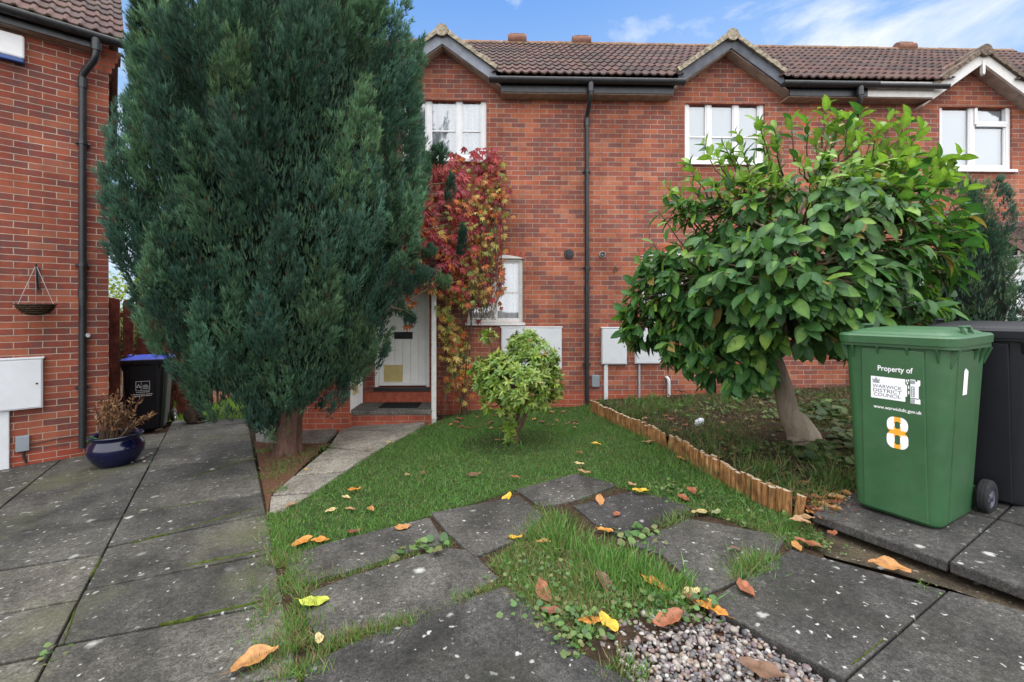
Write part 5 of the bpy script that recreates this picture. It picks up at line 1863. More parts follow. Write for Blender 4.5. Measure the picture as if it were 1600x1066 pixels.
    for x in (-0.2, 0.0, 0.2):
        hb_.box((x - 0.015, BD1 / 2, BH - 0.04), (x + 0.015, yb + 0.005, BH - 0.008))
    hb_.build('handle', body_m, root, uv=False)
    for s in (-1, 1):
        xw = s * (BW0 / 2 + 0.045)
        yw, zw, rw = BD0 / 2 + 0.04, 0.10, 0.10
        M = Matrix.Translation((xw, yw, zw)) @ Matrix.Rotation(R(90), 4, 'Y')
        ty = MB().lathe([(0.060, -0.024), (0.09, -0.026), (0.098, -0.018), (0.1, -0.012), (0.0985, -0.009), (0.1, -0.006), (0.1, 0.006), (0.0985, 0.009), (0.1, 0.012), (0.098, 0.018), (0.09, 0.026), (0.060, 0.024)], 40, 0, M)
        wo = ty.build('wheel', MT['rubber'], root, uv=False)
        rm = MB().lathe([(0.0, -0.015), (0.058, -0.015), (0.061, -0.022), (0.061, 0.022), (0.056, 0.022), (0.052, 0.012), (0.022, 0.010), (0.020, 0.024), (0.0, 0.024)], 32, 0, M)
        for k in range(6):
            a = k * math.pi / 3
            p0 = M @ Vector((0.020 * math.cos(a), 0.020 * math.sin(a), 0.013)); p1 = M @ Vector((0.055 * math.cos(a), 0.055 * math.sin(a), 0.013))
            rm.tube([p0, p1], 0.006, 6)
        if s < 0:
            for k in range(6):
                a = k * math.pi / 3
                p0 = M @ Vector((0.020 * math.cos(a), 0.020 * math.sin(a), -0.016)); p1 = M @ Vector((0.055 * math.cos(a), 0.055 * math.sin(a), -0.016))
                rm.tube([p0, p1], 0.006, 6)
        rm.build('rim', MT['rim_grey'], wo, uv=False)
    return root


# position of the green bin from its lower front corners in the photograph
fl, fr_ = G(1346, 795, RT), G(1485, 836, RT)
BROT = R(-61)
bx_d = Vector((math.cos(BROT), math.sin(BROT)))
by_d = Vector((-bx_d.y, bx_d.x))
ctr = (fl + fr_) / 2 + by_d * (BD0 / 2) - bx_d * 0.04
zb = gz(ctr.x, ctr.y, RT + 0.004)
gbin = wheelie((ctr.x, ctr.y, zb), BROT, MT['bin_green'], MT['bin_green'], 'green wheelie bin with a white council sticker and the number 8')
# printing on the green bin
lt = MB()
pf = lambda x, z, y: bin_front(x, z, y)
text_mesh(lt, 'Property of', 0.044, 0.010, 0.862, 0, 0.0006, 0.0015, pf, 0.165)
text_mesh(lt, 'www.warwickdc.gov.uk', 0.027, 0.02, 0.632, 0, 0.0003, 0.0015, pf, 0.225)
lt.build('lettering', MT['print_white'], gbin, uv=False)


SZ0, SZK = 0.683, 1.5                                  # the sticker is taller than it was drawn
pfS = lambda x, z, y: bin_front(x, 0.680 + (z - SZ0) * SZK, y) if z > 0.66 else bin_front(0.022 + (x - 0.022) * 1.15, 0.405 + (z - 0.473) * 1.30, y)


def flat(mb, pts, y, mi=0):
    vs = [pfS(x, z, y) for x, z in pts]
    return mb.add(vs, [list(range(len(pts)))], mi)


st_ = MB()
flat(st_, [(-0.105, 0.685), (0.060, 0.685), (0.060, 0.703), (0.068, 0.707), (0.068, 0.748), (0.060, 0.752), (0.060, 0.771), (-0.105, 0.771)], 0.0012, 0)
flat(st_, [(0.083, 0.683), (0.127, 0.683), (0.127, 0.700), (0.120, 0.704), (0.120, 0.748), (0.127, 0.753), (0.127, 0.772), (0.114, 0.772), (0.114, 0.766), (0.106, 0.766), (0.106, 0.773), (0.083, 0.773)], 0.0012, 0)
flat(st_, [(0.084, 0.684), (0.103, 0.684), (0.103, 0.699), (0.084, 0.699)], 0.0018, 1)
flat(st_, [(0.086, 0.707), (0.103, 0.707), (0.103, 0.747), (0.086, 0.747)], 0.0018, 1)
flat(st_, [(0.084, 0.756), (0.104, 0.756), (0.104, 0.770), (0.084, 0.770)], 0.0018, 1)
flat(st_, [(0.083, 0.7005), (0.121, 0.7005), (0.121, 0.7035), (0.083, 0.7035)], 0.0020, 2)
for k_ in range(4):
    flat(st_, [(0.092, 0.710 + k_ * .009), (0.096, 0.710 + k_ * .009), (0.096, 0.716 + k_ * .009), (0.092, 0.716 + k_ * .009)], 0.0024, 0)
for z in (0.722, 0.742):
    flat(st_, [(0.073, z - .006), (0.078, z - .006), (0.078, z + .006), (0.073, z + .006)], 0.0012, 0)
for x, z in ((0.066, 0.766), (0.075, 0.768), (0.070, 0.757)):
    flat(st_, [(x - .003, z - .004), (x + .003, z - .004), (x + .003, z + .004), (x - .003, z + .004)], 0.0014, 0)
# little crown
flat(st_, [(-0.096, 0.750), (-0.062, 0.750), (-0.060, 0.764), (-0.068, 0.757), (-0.079, 0.768), (-0.090, 0.757), (-0.098, 0.764)], 0.0018, 1)
flat(st_, [(-0.095, 0.746), (-0.063, 0.746), (-0.063, 0.749), (-0.095, 0.749)], 0.0018, 2)
for k_, s in enumerate(('WARWICK', 'DISTRICT', 'COUNCIL')):
    text_mesh(st_, s, 0.0195, -0.026, 0.7325 - k_ * 0.0165, 2, 0.0, 0.002, pfS, (0.142, 0.137, 0.130)[k_])
st_.build('sticker', [MT['print_white'], MT['print_grey'], MT['print_dark']], gbin, uv=False)


def eight():
    """figure 8 in white with an orange cross band, cut from two rounded rings"""
    mb = MB()
    cx = 0.022

    def rr(cz, hx, hz_, r, n=6):
        return [(cx + x, cz + z) for x, z in rrect(hx, hz_, r, n)]
    loops = [(0.5775, 0.043, 0.036, 0.030, 0.011, 0.016, 0.010), (0.512, 0.044, 0.039, 0.030, 0.011, 0.021, 0.010)]
    for cz, hx, hz_, r, ix, iz, ir in loops:
        o, i = rr(cz, hx, hz_, r), rr(cz, ix, iz, ir)
        n = len(o)
        m_ = 6
        grid = []
        for k in range(n * 4):
            t = k / 4
            a, b = int(t) % n, (int(t) + 1) % n
            w_ = t - int(t)
            po = (o[a][0] * (1 - w_) + o[b][0] * w_, o[a][1] * (1 - w_) + o[b][1] * w_)
            pi = (i[a][0] * (1 - w_) + i[b][0] * w_, i[a][1] * (1 - w_) + i[b][1] * w_)
            grid.append([(pi[0] + (po[0] - pi[0]) * q / m_, pi[1] + (po[1] - pi[1]) * q / m_) for q in range(m_ + 1)])
        N = len(grid)
        for k in range(N):
            for q in range(m_):
                a, b, c_, d = grid[k][q], grid[k][q + 1], grid[(k + 1) % N][q + 1], grid[(k + 1) % N][q]
                mx, mz = (a[0] + c_[0]) / 2, (a[1] + c_[1]) / 2
                org = abs(mx - cx) < 0.0135 or abs(mz - 0.5455) < 0.010
                flat(mb, [a, b, c_, d], 0.0012 if cz > .55 else 0.0014, 1 if org else 0)
    return mb.build('house_number', [MT['print_white'], MT['print_orange']], gbin, uv=False)


eight()
mb = MB()
ys = (-0.09, -0.03)
q = [(ys[0], 0.735), (ys[1], 0.735), (ys[1], 0.865), (ys[1] - .015, 0.872), (ys[0] + .02, 0.885), (ys[0], 0.868)]
mb.add([Vector(((BW0 + (BW1 - BW0) * z / BH) / 2 + 0.0075, y, z)) for y, z in q], [list(range(6))])
mb.build('torn_label', MT['print_white'], gbin, uv=False)

c2 = ctr + by_d * 0.70 + bx_d * 0.14
wheelie((c2.x, c2.y, gz(c2.x, c2.y, RT + 0.004)), BROT + R(4), MT['bin_black'], MT['bin_black'], 'black wheelie bin standing close behind the green one')

bl = G(224, 672)
o3 = R(24)
bd_ = Vector((-math.sin(o3), math.cos(o3)))
cbl = bl + bd_ * (BD0 / 2)
bbin = wheelie((cbl.x, cbl.y, gz(cbl.x, cbl.y, 0.004)), o3, MT['bin_black'], MT['lid_blue'], 'black wheelie bin with a bright blue lid by the red fence', lid_rim=MT['bin_black'])
mb = MB()


def flat2(pts, mi=0, y=0.0015):
    mb.add([bin_front(x, z, y) for x, z in pts], [list(range(len(pts)))], mi)


for a, b in (((-0.085, 0.60), (0.085, 0.605)), ((-0.085, 0.735), (0.085, 0.74)), ((-0.085, 0.605), (-0.080, 0.735)), ((0.080, 0.605), (0.085, 0.735)), ((-0.022, 0.605), (-0.018, 0.735))):
    flat2([(a[0], a[1]), (b[0], a[1]), (b[0], b[1]), (a[0], b[1])])
for k in range(3):
    a = R(90 + 120 * k)
    cx, cz = -0.052 + 0.018 * math.cos(a), 0.665 + 0.018 * math.sin(a)
    flat2([(cx + .016 * math.cos(R(120 * j) + a), cz + .016 * math.sin(R(120 * j) + a)) for j in range(3)])
flat2([(-0.008, 0.645), (0.07, 0.645), (0.066, 0.675), (0.04, 0.69), (0.0, 0.682)], 1)
flat2([(0.0, 0.63), (0.072, 0.63), (0.072, 0.637), (0.0, 0.637)])
for z, x in ((0.578, 0.08), (0.545, 0.115), (0.522, 0.105)):
    k = -x
    while k < x:
        w_ = random.uniform(.012, .028)
        flat2([(k, z - .005), (min(x, k + w_), z - .005), (min(x, k + w_), z + .005), (k, z + .005)])
        k += w_ + 0.006
mb.build('printed_panel', [MT['print_white'], MT['print_grey']], bbin, uv=False)

# blue glazed pot with dried plants
pb = G(162, 733)
pc = Vector((pb.x, pb.y + 0.15))
pot = empty('plant_pot', (pc.x, pc.y, gz(pc.x, pc.y, 0.003)), 0, label='glossy dark blue glazed pot holding dried brown stems', cat='plant pot')
kz_ = 0.315 / 0.33
prof = [(0.0, 0.0), (0.165, 0.0), (0.175, 0.01), (0.235, 0.06), (0.278, 0.13), (0.288, 0.18), (0.272, 0.235), (0.245, 0.268), (0.243, 0.285), (0.262, 0.30), (0.276, 0.315), (0.270, 0.325), (0.252, 0.318), (0.235, 0.285), (0.235, 0.27)]
pot.scale = (0.86, 0.86, 1.08)
MB().lathe([(r * 1.0, z * kz_) for r, z in prof], 56).build('pot', MT['glaze'], pot, uv=False)
sl_ = [(0.0, 0.285), (0.1, 0.283), (0.2, 0.276), (0.236, 0.268)]
MB().lathe([(r, z * kz_) for r, z in sl_[::-1]], 36).build('compost', MT['bed'], pot, uv=False)
V, Fq, Cc = [], [], []
mb = MB()
tv, tf = leaf_template(2, 0.34, 0.1, 0.5)
POS, DIR, NRM, SZ, COL = [], [], [], [], []
for k in range(78):
    a = random.uniform(0, 6.28)
    r0 = random.uniform(0, 0.17)
    p0 = Vector((r0 * math.cos(a) - 0.03, r0 * math.sin(a), 0.265))
    big = k < 9
    tilt = Vector((0.95, -0.1, 0.42)) if big else Vector((random.gauss(0.08, .3), random.gauss(0, .3), 1))
    ln = random.uniform(0.42, 0.52) if big else random.uniform(0.14, 0.42)
    if big: p0 = Vector((0.06 + random.uniform(-.03, .03), random.uniform(-.05, .05), 0.27))
    tip = p0 + tilt.normalized() * ln + Vector((0, 0, 0.05))
    mid = p0.lerp(tip, .5) + Vector((random.gauss(0, .02), random.gauss(0, .02), 0.05))
    mb.tube([p0, mid, tip], [0.005, 0.004, 0.002], 5, cap=False)
    for j in range(13):
        t = random.uniform(0.25, 1.0)
        p = (p0.lerp(mid, t * 2) if t < .5 else mid.lerp(tip, t * 2 - 1))
        POS.append(p); DIR.append((tip - p0).normalized() + Vector((random.gauss(0, .5), random.gauss(0, .5), random.gauss(0, .4)))); NRM.append(Vector((random.gauss(0, 1), random.gauss(0, 1), random.gauss(0, 1))))
        SZ.append(random.uniform(.025, .06)); COL.append(np.array(random.choice([(0.17, 0.075, 0.035), (0.24, 0.12, 0.055), (0.11, 0.05, 0.03), (0.30, 0.19, 0.10)])) * random.uniform(.7, 1.2))
mb.build('dried_stems', MT['twig'], pot, uv=False)
v, fq, cc = scatter(tv, tf, np.array(POS, float), np.array(DIR, float), np.array(NRM, float), np.array(SZ), np.array(COL))
np_mesh('dried_leaves', v, fq, MT['dead'], cc, pot)
v, fq, cc = scatter(*leaf_template(3, 0.55, 0.15, 0.4), np.array([(-0.17 + random.uniform(-.05, .05), -0.12 + random.uniform(-.05, .05), 0.28) for _ in range(12)]), rng.normal(size=(12, 3)) + np.array((-.3, -.6, .5)), np.array([(0, 0, 1.0)] * 12), rng.uniform(.05, .09, 12), np.array([(0.05, 0.12, 0.03)] * 12))
np_mesh('green_weed', v, fq, MT['weed'], cc, pot, True)

# red picket fence: one run from the house corner, then a return going back
def fence(a, b, n, h, label, wdt, skip_last=False):
    a, b = Vector(a), Vector(b)
    d = (b - a)
    L = d.length
    ang = math.atan2(d.y, d.x)
    z0 = gz(a.x, a.y)
    root = empty('picket_fence', (a.x, a.y, z0), ang, label=label, cat='fence', group='red picket fence runs')
    for i in range(n):
        x = (i + 0.5) / n * L
        q = a + d.normalized() * x
        zz = gz(q.x, q.y) - z0
        mb = MB()
        top = h + random.uniform(-.015, .015)
        w_ = wdt / 2
        mb.xz_prism([(x - w_, zz + 0.06), (x + w_, zz + 0.06), (x + w_, zz + top - 0.03), (x + w_ - .02, zz + top), (x - w_ + .02, zz + top), (x - w_, zz + top - .03)], -0.011, 0.011)
        mb.build('board', MT['fence'], root, uv=False, bevel=0.003)
    for z in (0.35, h * .55, h - 0.3):
        zz = gz(b.x, b.y) - z0
        mb = MB()
        mb.prism([(0, 0.012, z), (L, 0.012, z + zz), (L, 0.055, z + zz), (0, 0.055, z)], [(0, 0.012, z + .08), (L, 0.012, z + zz + .08), (L, 0.055, z + zz + .08), (0, 0.055, z + .08)])
        mb.build('rail', MT['fence'], root, uv=False)
    for x in (0.03, L - 0.05):
        zz = gz(*(a + d.normalized() * x)) - z0
        MB().box((x - 0.045, 0.056, zz - 0.1), (x + 0.045, 0.146, zz + h + 0.03)).build('post', MT['fence'], root, uv=False, bevel=0.006)
    return root


fa, fb = Vector((P(168, 500, 7.25).x, 7.25)), Vector((P(293, 500, 7.75).x, 7.75))
fh = P(175, 468, 7.25).z - gz(fa.x, fa.y)
fence(fa, fb, 6, fh, 'red-brown picket fence with gaps between boards behind the blue-lidded bin', 0.14)
fence(fb + Vector((0.03, 0.05)), fb + Vector((-0.75, 3.6)), 14, fh, 'red-brown picket fence run going away beside the sunlit back lawn', 0.16)

# half-log edging along the bed
ep = [G(*p) for p in ((925, 642), (985, 671), (1050, 703), (1120, 745), (1190, 785), (1250, 811))]
lens = [0]
for i in range(5): lens.append(lens[-1] + (ep[i + 1] - ep[i]).length)


def along(t):
    t = min(max(t, 0), lens[-1] - 1e-6)
    for i in range(5):
        if t <= lens[i + 1]:
            return ep[i].lerp(ep[i + 1], (t - lens[i]) / (lens[i + 1] - lens[i])), (ep[i + 1] - ep[i]).normalized()
    return ep[-1], (ep[-1] - ep[-2]).normalized()


edge = empty('log_edging', (ep[0].x, ep[0].y, gz(ep[0].x, ep[0].y)), 0, label='low edging of upright half logs between the lawn and the flower bed', cat='edging')
eb = Vector((ep[0].x, ep[0].y, gz(ep[0].x, ep[0].y)))
t = 0.0
while t < lens[-1]:
    r = random.uniform(0.024, 0.034)
    t += r
    q, d = along(t)
    nrm_ = Vector((-d.y, d.x))
    if nrm_.x > 0: nrm_ = -nrm_                          # round side to the lawn
    h = 0.148 + random.uniform(-.014, .011)
    lean = Vector((random.gauss(0, .012), random.gauss(0, .012)))
    nS = 8
    lo, up = [], []
    for i in range(nS + 1):
        a = math.pi * i / nS
        o = d * math.cos(a) * r + nrm_ * math.sin(a) * r * 1.05
        b3 = Vector((q.x + o.x, q.y + o.y, gz(q.x, q.y, -0.08))) - eb
        lo.append(b3)
        up.append(b3 + Vector((lean.x, lean.y, 0.08 + h + random.uniform(-.003, .003))))
    if (Vector(lo[1]) - Vector(lo[0])).cross(Vector(lo[2]) - Vector(lo[1])).z < 0:
        lo.reverse(); up.reverse()
    n_ = len(lo)
    mb = MB()
    mb.add(lo + up, [(i, (i + 1) % n_, n_ + (i + 1) % n_, n_ + i) for i in range(n_)], 0, False)
    mb.add(up, [list(range(n_))], 1)
    mb.add(lo, [list(range(n_))[::-1]], 0)
    mb.build('log', [MT['log'], MT['log_end']], edge, uv=False, bevel=0.003)
    t += r * 0.96

# crumpled wrapper and a dead stem on the bed
wp = G3(1093, 664, 0.06)
V = rsph(160) * np.array((0.036, 0.03, 0.055)) * rng.uniform(0.75, 1.1, (160, 1))
import bmesh
bm = bmesh.new()
bmesh.ops.create_icosphere(bm, subdivisions=3, radius=1)
for v_ in bm.verts:
    n_ = v_.co.copy()
    v_.co = Vector((n_.x * 0.042, n_.y * 0.036, n_.z * 0.058)) * (1 + 0.30 * noise.noise(n_ * 2.3) + 0.18 * noise.noise(n_ * 6))
me = bpy.data.meshes.new('litter_wrapper'); bm.to_mesh(me); bm.free()
me.materials.append(MT['wrapper'])
wo = link('litter_wrapper', me, None, wp + Vector((0, 0, 0.03)), 0.4)
wo.rotation_euler = (0.5, 0.6, 0.4)
tag(wo, 'small crumpled white wrapper lying in the flower bed', 'litter')
ds = FT.world(f(1046, 626)[0], -0.12)
dsb = Vector((ds.x, ds.y, gz(ds.x, ds.y, 0.04)))
mb = MB()
for (x0, y0, x1, y1, dz) in ((1046, 622, 1085, 655, 0.02), (1050, 618, 1098, 650, 0.05), (1044, 616, 1068, 640, 0.0), (1053, 610, 1090, 628, 0.06), (1060, 605, 1075, 640, 0.04)):
    p0, p1 = P(x0, y0, 6.9), P(x1, y1, 6.2)
    mb.tube([p0 - dsb, (p0.lerp(p1, .5) - dsb) + Vector((0, 0, dz)), p1 - dsb], [0.008, 0.006, 0.004], 6)
tag(mb.build('dead_stem', MT['dead'] if False else MT['twig'], loc=dsb, uv=False), 'bare brown dead stems leaning from the house wall over the bed', 'dead plant')
sb = G3(1281, 700, 0.05)
mb = MB()
mb.tube([(0, 0, -0.05), (0.01, 0, 0.06), (0.05, 0.01, 0.12), (0.10, 0.0, 0.15)], [0.022, 0.018, 0.016, 0.012], 8)
tag(mb.build('broken_branch', MT['twig'], loc=sb, uv=False), 'short bent brown branch stump beside the pale trunk', 'branch')


# ------------------------------------------------------------------ the cat, seated with its back to us
def cat():
    b2 = G(303, 661)
    base = Vector((b2.x, b2.y, gz(b2.x, b2.y)))
    s = 1.0
    J = {'hip': ((0, -0.06, 0.11), 0.105), 'waist': ((0, -0.01, 0.20), 0.100), 'chest': ((-0.01, 0.06, 0.31), 0.078), 'neck': ((-0.02, 0.09, 0.385), 0.05), 'head': ((-0.025, 0.11, 0.435), 0.058), 'muz': ((-0.03, 0.165, 0.42), 0.03),
         'hl': ((-0.085, -0.02, 0.09), 0.07), 'kl': ((-0.10, 0.07, 0.06), 0.045), 'fl_': ((-0.09, 0.13, 0.02), 0.022), 'hr': ((0.085, -0.02, 0.09), 0.07), 'kr': ((0.10, 0.07, 0.06), 0.045), 'frr': ((0.09, 0.13, 0.02), 0.022),
         'sl': ((-0.05, 0.10, 0.26), 0.045), 'el': ((-0.05, 0.12, 0.14), 0.028), 'pl': ((-0.05, 0.14, 0.02), 0.024), 'sr': ((0.04, 0.10, 0.26), 0.045), 'er': ((0.04, 0.12, 0.14), 0.028), 'pr': ((0.04, 0.14, 0.02), 0.024),
         't1': ((0.05, -0.13, 0.04), 0.030), 't2': ((0.13, -0.13, 0.025), 0.024), 't3': ((0.20, -0.07, 0.022), 0.021), 't4': ((0.235, 0.01, 0.02), 0.016),
         'ea': ((-0.058, 0.10, 0.485), 0.020), 'ea2': ((-0.068, 0.10, 0.525), 0.006), 'eb': ((0.012, 0.10, 0.487), 0.020), 'eb2': ((0.022, 0.10, 0.527), 0.006)}
    E_ = [('hip', 'waist'), ('waist', 'chest'), ('chest', 'neck'), ('neck', 'head'), ('head', 'muz'), ('hip', 'hl'), ('hl', 'kl'), ('kl', 'fl_'), ('hip', 'hr'), ('hr', 'kr'), ('kr', 'frr'), ('chest', 'sl'), ('sl', 'el'), ('el', 'pl'), ('chest', 'sr'), ('sr', 'er'), ('er', 'pr'),
          ('hip', 't1'), ('t1', 't2'), ('t2', 't3'), ('t3', 't4'), ('head', 'ea'), ('ea', 'ea2'), ('head', 'eb'), ('eb', 'eb2')]
    ks = list(J)
    me = bpy.data.meshes.new('cat')
    bm = bmesh.new()
    sk = bm.verts.layers.skin.verify()
    bv = []
    for k in ks:
        v_ = bm.verts.new(J[k][0])
        v_[sk].radius = (J[k][1], J[k][1])
        v_[sk].use_root = (k == 'hip')
        bv.append(v_)
    for a, b in E_:
        bm.edges.new((bv[ks.index(a)], bv[ks.index(b)]))
    bm.to_mesh(me); bm.free()
    o = link('cat', me, None, base, R(14))
    o.modifiers.new('skin', 'SKIN')
    sb_ = o.modifiers.new('sub', 'SUBSURF'); sb_.levels = sb_.render_levels = 2
    bpy.context.view_layer.update()
    me2 = bpy.data.meshes.new_from_object(o.evaluated_get(bpy.context.evaluated_depsgraph_get()))
    o.modifiers.clear()
    o.data = me2
    me2.name = 'cat'
    bpy.data.meshes.remove(me)
    me2.materials.clear(); me2.materials.append(MT['fur'])
    for p in me2.polygons: p.use_smooth = True
    tag(o, 'brown tabby cat sitting at the end of the drive with its back turned', 'cat')


cat()

# ------------------------------------------------------------------ grass, weeds, gravel, fallen leaves
BL_V = np.array([(-.5, 0, 0), (.5, 0, 0), (-.42, .5, .06), (.42, .5, .06), (0, 1.0, .30)])
BL_F = np.array([(0, 1, 3), (0, 3, 2), (2, 3, 4)])
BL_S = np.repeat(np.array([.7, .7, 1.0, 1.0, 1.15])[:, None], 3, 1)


def inside(poly, pts):
    poly = np.array([(p[0], p[1]) for p in poly])
    x, y = pts[:, 0], pts[:, 1]
    r = np.zeros(len(pts), bool)
    j = len(poly) - 1
    for i in range(len(poly)):
        xi, yi = poly[i]; xj, yj = poly[j]
        c = ((yi > y) != (yj > y)) & (x < (xj - xi) * (y - yi) / (yj - yi + 1e-12) + xi)
        r ^= c
        j = i
    return r


def sample(poly, n):
    a = np.array([(p[0], p[1]) for p in poly])
    lo, hi = a.min(0), a.max(0)
    out_ = np.empty((0, 2))
    while len(out_) < n:
        q = rng.uniform(lo, hi, (n * 2, 2))
        out_ = np.concatenate([out_, q[inside(poly, q)]])
    return out_[:n]


GP = np.array([(0.062, 0.165, 0.028), (0.080, 0.20, 0.036), (0.10, 0.22, 0.042), (0.052, 0.14, 0.030), (0.135, 0.21, 0.055)])
GDRY = np.array([(0.22, 0.17, 0.085), (0.17, 0.15, 0.07), (0.12, 0.13, 0.045)])


def blades(xy, hmin, hmax, wid, dry=0.05, lean=0.45, dz=0.0, upz=None, pal=GP, toward=None):
    n = len(xy)
    z = gzn(xy) + dz
    pos = np.column_stack([xy, z])
    d = np.column_stack([rng.normal(0, lean, n), rng.normal(0, lean, n), np.ones(n)])
    if toward is not None: d[:, :2] += toward
    nr = rng.normal(size=(n, 3)); nr[:, 2] += 0.6
    h = rng.uniform(hmin, hmax, n)
    c = pal[rng.integers(0, len(pal), n)] * rng.uniform(0.8, 1.25, (n, 1))
    k = rng.random(n) < dry
    c[k] = GDRY[rng.integers(0, 3, k.sum())]
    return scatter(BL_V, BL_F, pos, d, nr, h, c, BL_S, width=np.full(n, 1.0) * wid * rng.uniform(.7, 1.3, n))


def patchy(xy, sc=1.7, thr=-0.1, soft=0.35):
    v = np.array([noise.noise((x * sc, y * sc, 4.2)) for x, y in xy])
    return rng.random(len(xy)) < np.clip((v - thr) / soft + 0.5, 0.12, 1)


parts = []
q = sample(lawn_poly, 58000)
# bare ring of earth under the shrub
pb2 = G(805, 690)
dd = np.hypot((q[:, 0] - pb2.x) / 0.62, (q[:, 1] - pb2.y) / 0.5)
q = q[(dd > 1) | (rng.random(len(q)) < 0.18)]
wall_d = 6.98 + 0.028 * q[:, 0] - q[:, 1]
q = q[(wall_d > 0.35) | (rng.random(len(q)) < 0.3)]
kk = np.array([noise.noise((x * 1.3, y * 1.3, 8.8)) for x, y in q])
parts.append(blades(q[kk > 0], 0.016, 0.045, 0.0045, 0.04, 0.75, -0.012))
parts.append(blades(q[kk <= 0], 0.014, 0.032, 0.0045, 0.16, 0.85, -0.012))
q2 = sample(lawn_poly, 9000)
q2 = q2[patchy(q2, 2.6, 0.12, 0.25)]
parts.append(blades(q2, 0.05, 0.10, 0.004, 0.10, 0.55, -0.012))
qb = sample([(-6.3, 7.45), (-4.2, 7.2), (-3.2, 7.6), (-3.1, 14.0), (-9.5, 14.0), (-6.6, 8.2)], 26000)
parts.append(blades(qb, 0.04, 0.09, 0.009, 0.04, 0.5, -0.01, pal=GP * np.array((1.5, 1.25, .9))))  # back lawn blades brightened and yellowed, sunlight put into their colour
v, fq, cc = cat_meshes(parts)
tag(np_mesh('grass', v, fq, MT['grass'], cc), 'short green lawn grass with longer unmown patches', kind='stuff')


def strip(pxa, pxb, wpx_, n, hmin, hmax, wid, dry, lean=0.6, dz=-0.03):
    """grass growing along a joint between two pixels"""
    a, b = G(*pxa), G(*pxb)
    t = rng.random(n)
    d = (b - a).normalized()
    s = rng.normal(0, 1, n) * wpx_
    xy = np.column_stack([a.x + (b.x - a.x) * t - d.y * s, a.y + (b.y - a.y) * t + d.x * s])
    k = np.array([noise.noise((x * 5, y * 5, 1.1)) for x, y in xy]) > -0.28
    return blades(xy[k], hmin, hmax, wid, dry, lean, dz)


parts = []
for args in (
    ((432, 800), (440, 870), .05, 700, .03, .09, .005, .25), ((440, 870), (445, 960), .055, 900, .03, .10, .005, .35), ((440, 960), (440, 1066), .06, 900, .03, .09, .005, .45), ((470, 1000), (470, 1066), .05, 500, .03, .09, .005, .45),
    ((410, 800), (415, 1066), .02, 260, .02, .06, .004, .4), ((455, 912), (540, 893), .022, 420, .02, .06, .004, .45), ((540, 893), (690, 850), .022, 520, .02, .05, .004, .25), ((690, 855), (705, 835), .03, 150, .02, .05, .004, .35),
    ((505, 1005), (650, 968), .025, 620, .03, .085, .004, .5), ((705, 940), (785, 912), .022, 340, .03, .085, .004, .45), ((640, 972), (712, 940), .012, 90, .02, .05, .004, .4),
    ((800, 845), (850, 790), .03, 260, .03, .09, .004, .25), ((905, 780), (965, 758), .02, 160, .02, .05, .004, .3), ((1030, 820), (1080, 795), .035, 360, .03, .09, .004, .4), ((1145, 905), (1205, 868), .028, 420, .04, .12, .004, .3),
    ((1215, 850), (1260, 835), .05, 260, .02, .06, .004, .15), ((925, 640), (1250, 808), .05, 1900, .03, .11, .0045, .12), ((1000, 690), (1240, 826), .12, 2600, .03, .09, .0045, .12), ((398, 690), (425, 770), .03, 130, .02, .05, .004, .2),
    ((1440, 925), (1446, 905), .01, 14, .04, .08, .004, .0), ((945, 1040), (965, 1066), .03, 110, .03, .08, .004, .2), ((995, 1045), (1010, 1066), .025, 70, .03, .09, .004, .3), ((118, 945), (128, 925), .012, 60, .02, .04, .004, .4), ((60, 1040), (90, 1010), .02, 60, .01, .03, .004, .5),
):
    parts.append(strip(*args))
for args in (
    ((436, 800), (445, 880), .055, 900, .03, .08, .0045, .35, .8), ((445, 870), (450, 1066), .075, 2600, .03, .095, .0045, .45, .8), ((440, 850), (455, 1066), .085, 1500, .02, .06, .004, .97, 2.2), ((455, 912), (690, 850), .028, 900, .02, .05, .004, .5, .9), ((455, 912), (690, 850), .03, 500, .02, .05, .0035, .98, 2.2),
    ((505, 1005), (650, 968), .03, 900, .03, .08, .004, .6, .8), ((505, 1005), (650, 968), .03, 400, .02, .06, .0035, .98, 2.2), ((640, 972), (790, 912), .018, 500, .02, .06, .004, .5, .9), ((800, 940), (905, 1015), .04, 700, .02, .06, .004, .4, .9), ((690, 850), (705, 830), .035, 300, .02, .05, .004, .4, .9),
    ((513, 846), (676, 800), .02, 600, .02, .055, .004, .3, .9), ((676, 800), (900, 738), .02, 700, .02, .055, .004, .3, .9), ((900, 738), (1240, 836), .03, 1200, .02, .06, .004, .3, .9), ((985, 850), (1075, 812), .018, 300, .02, .05, .004, .4, .9),
):
    parts.append(strip(*args))
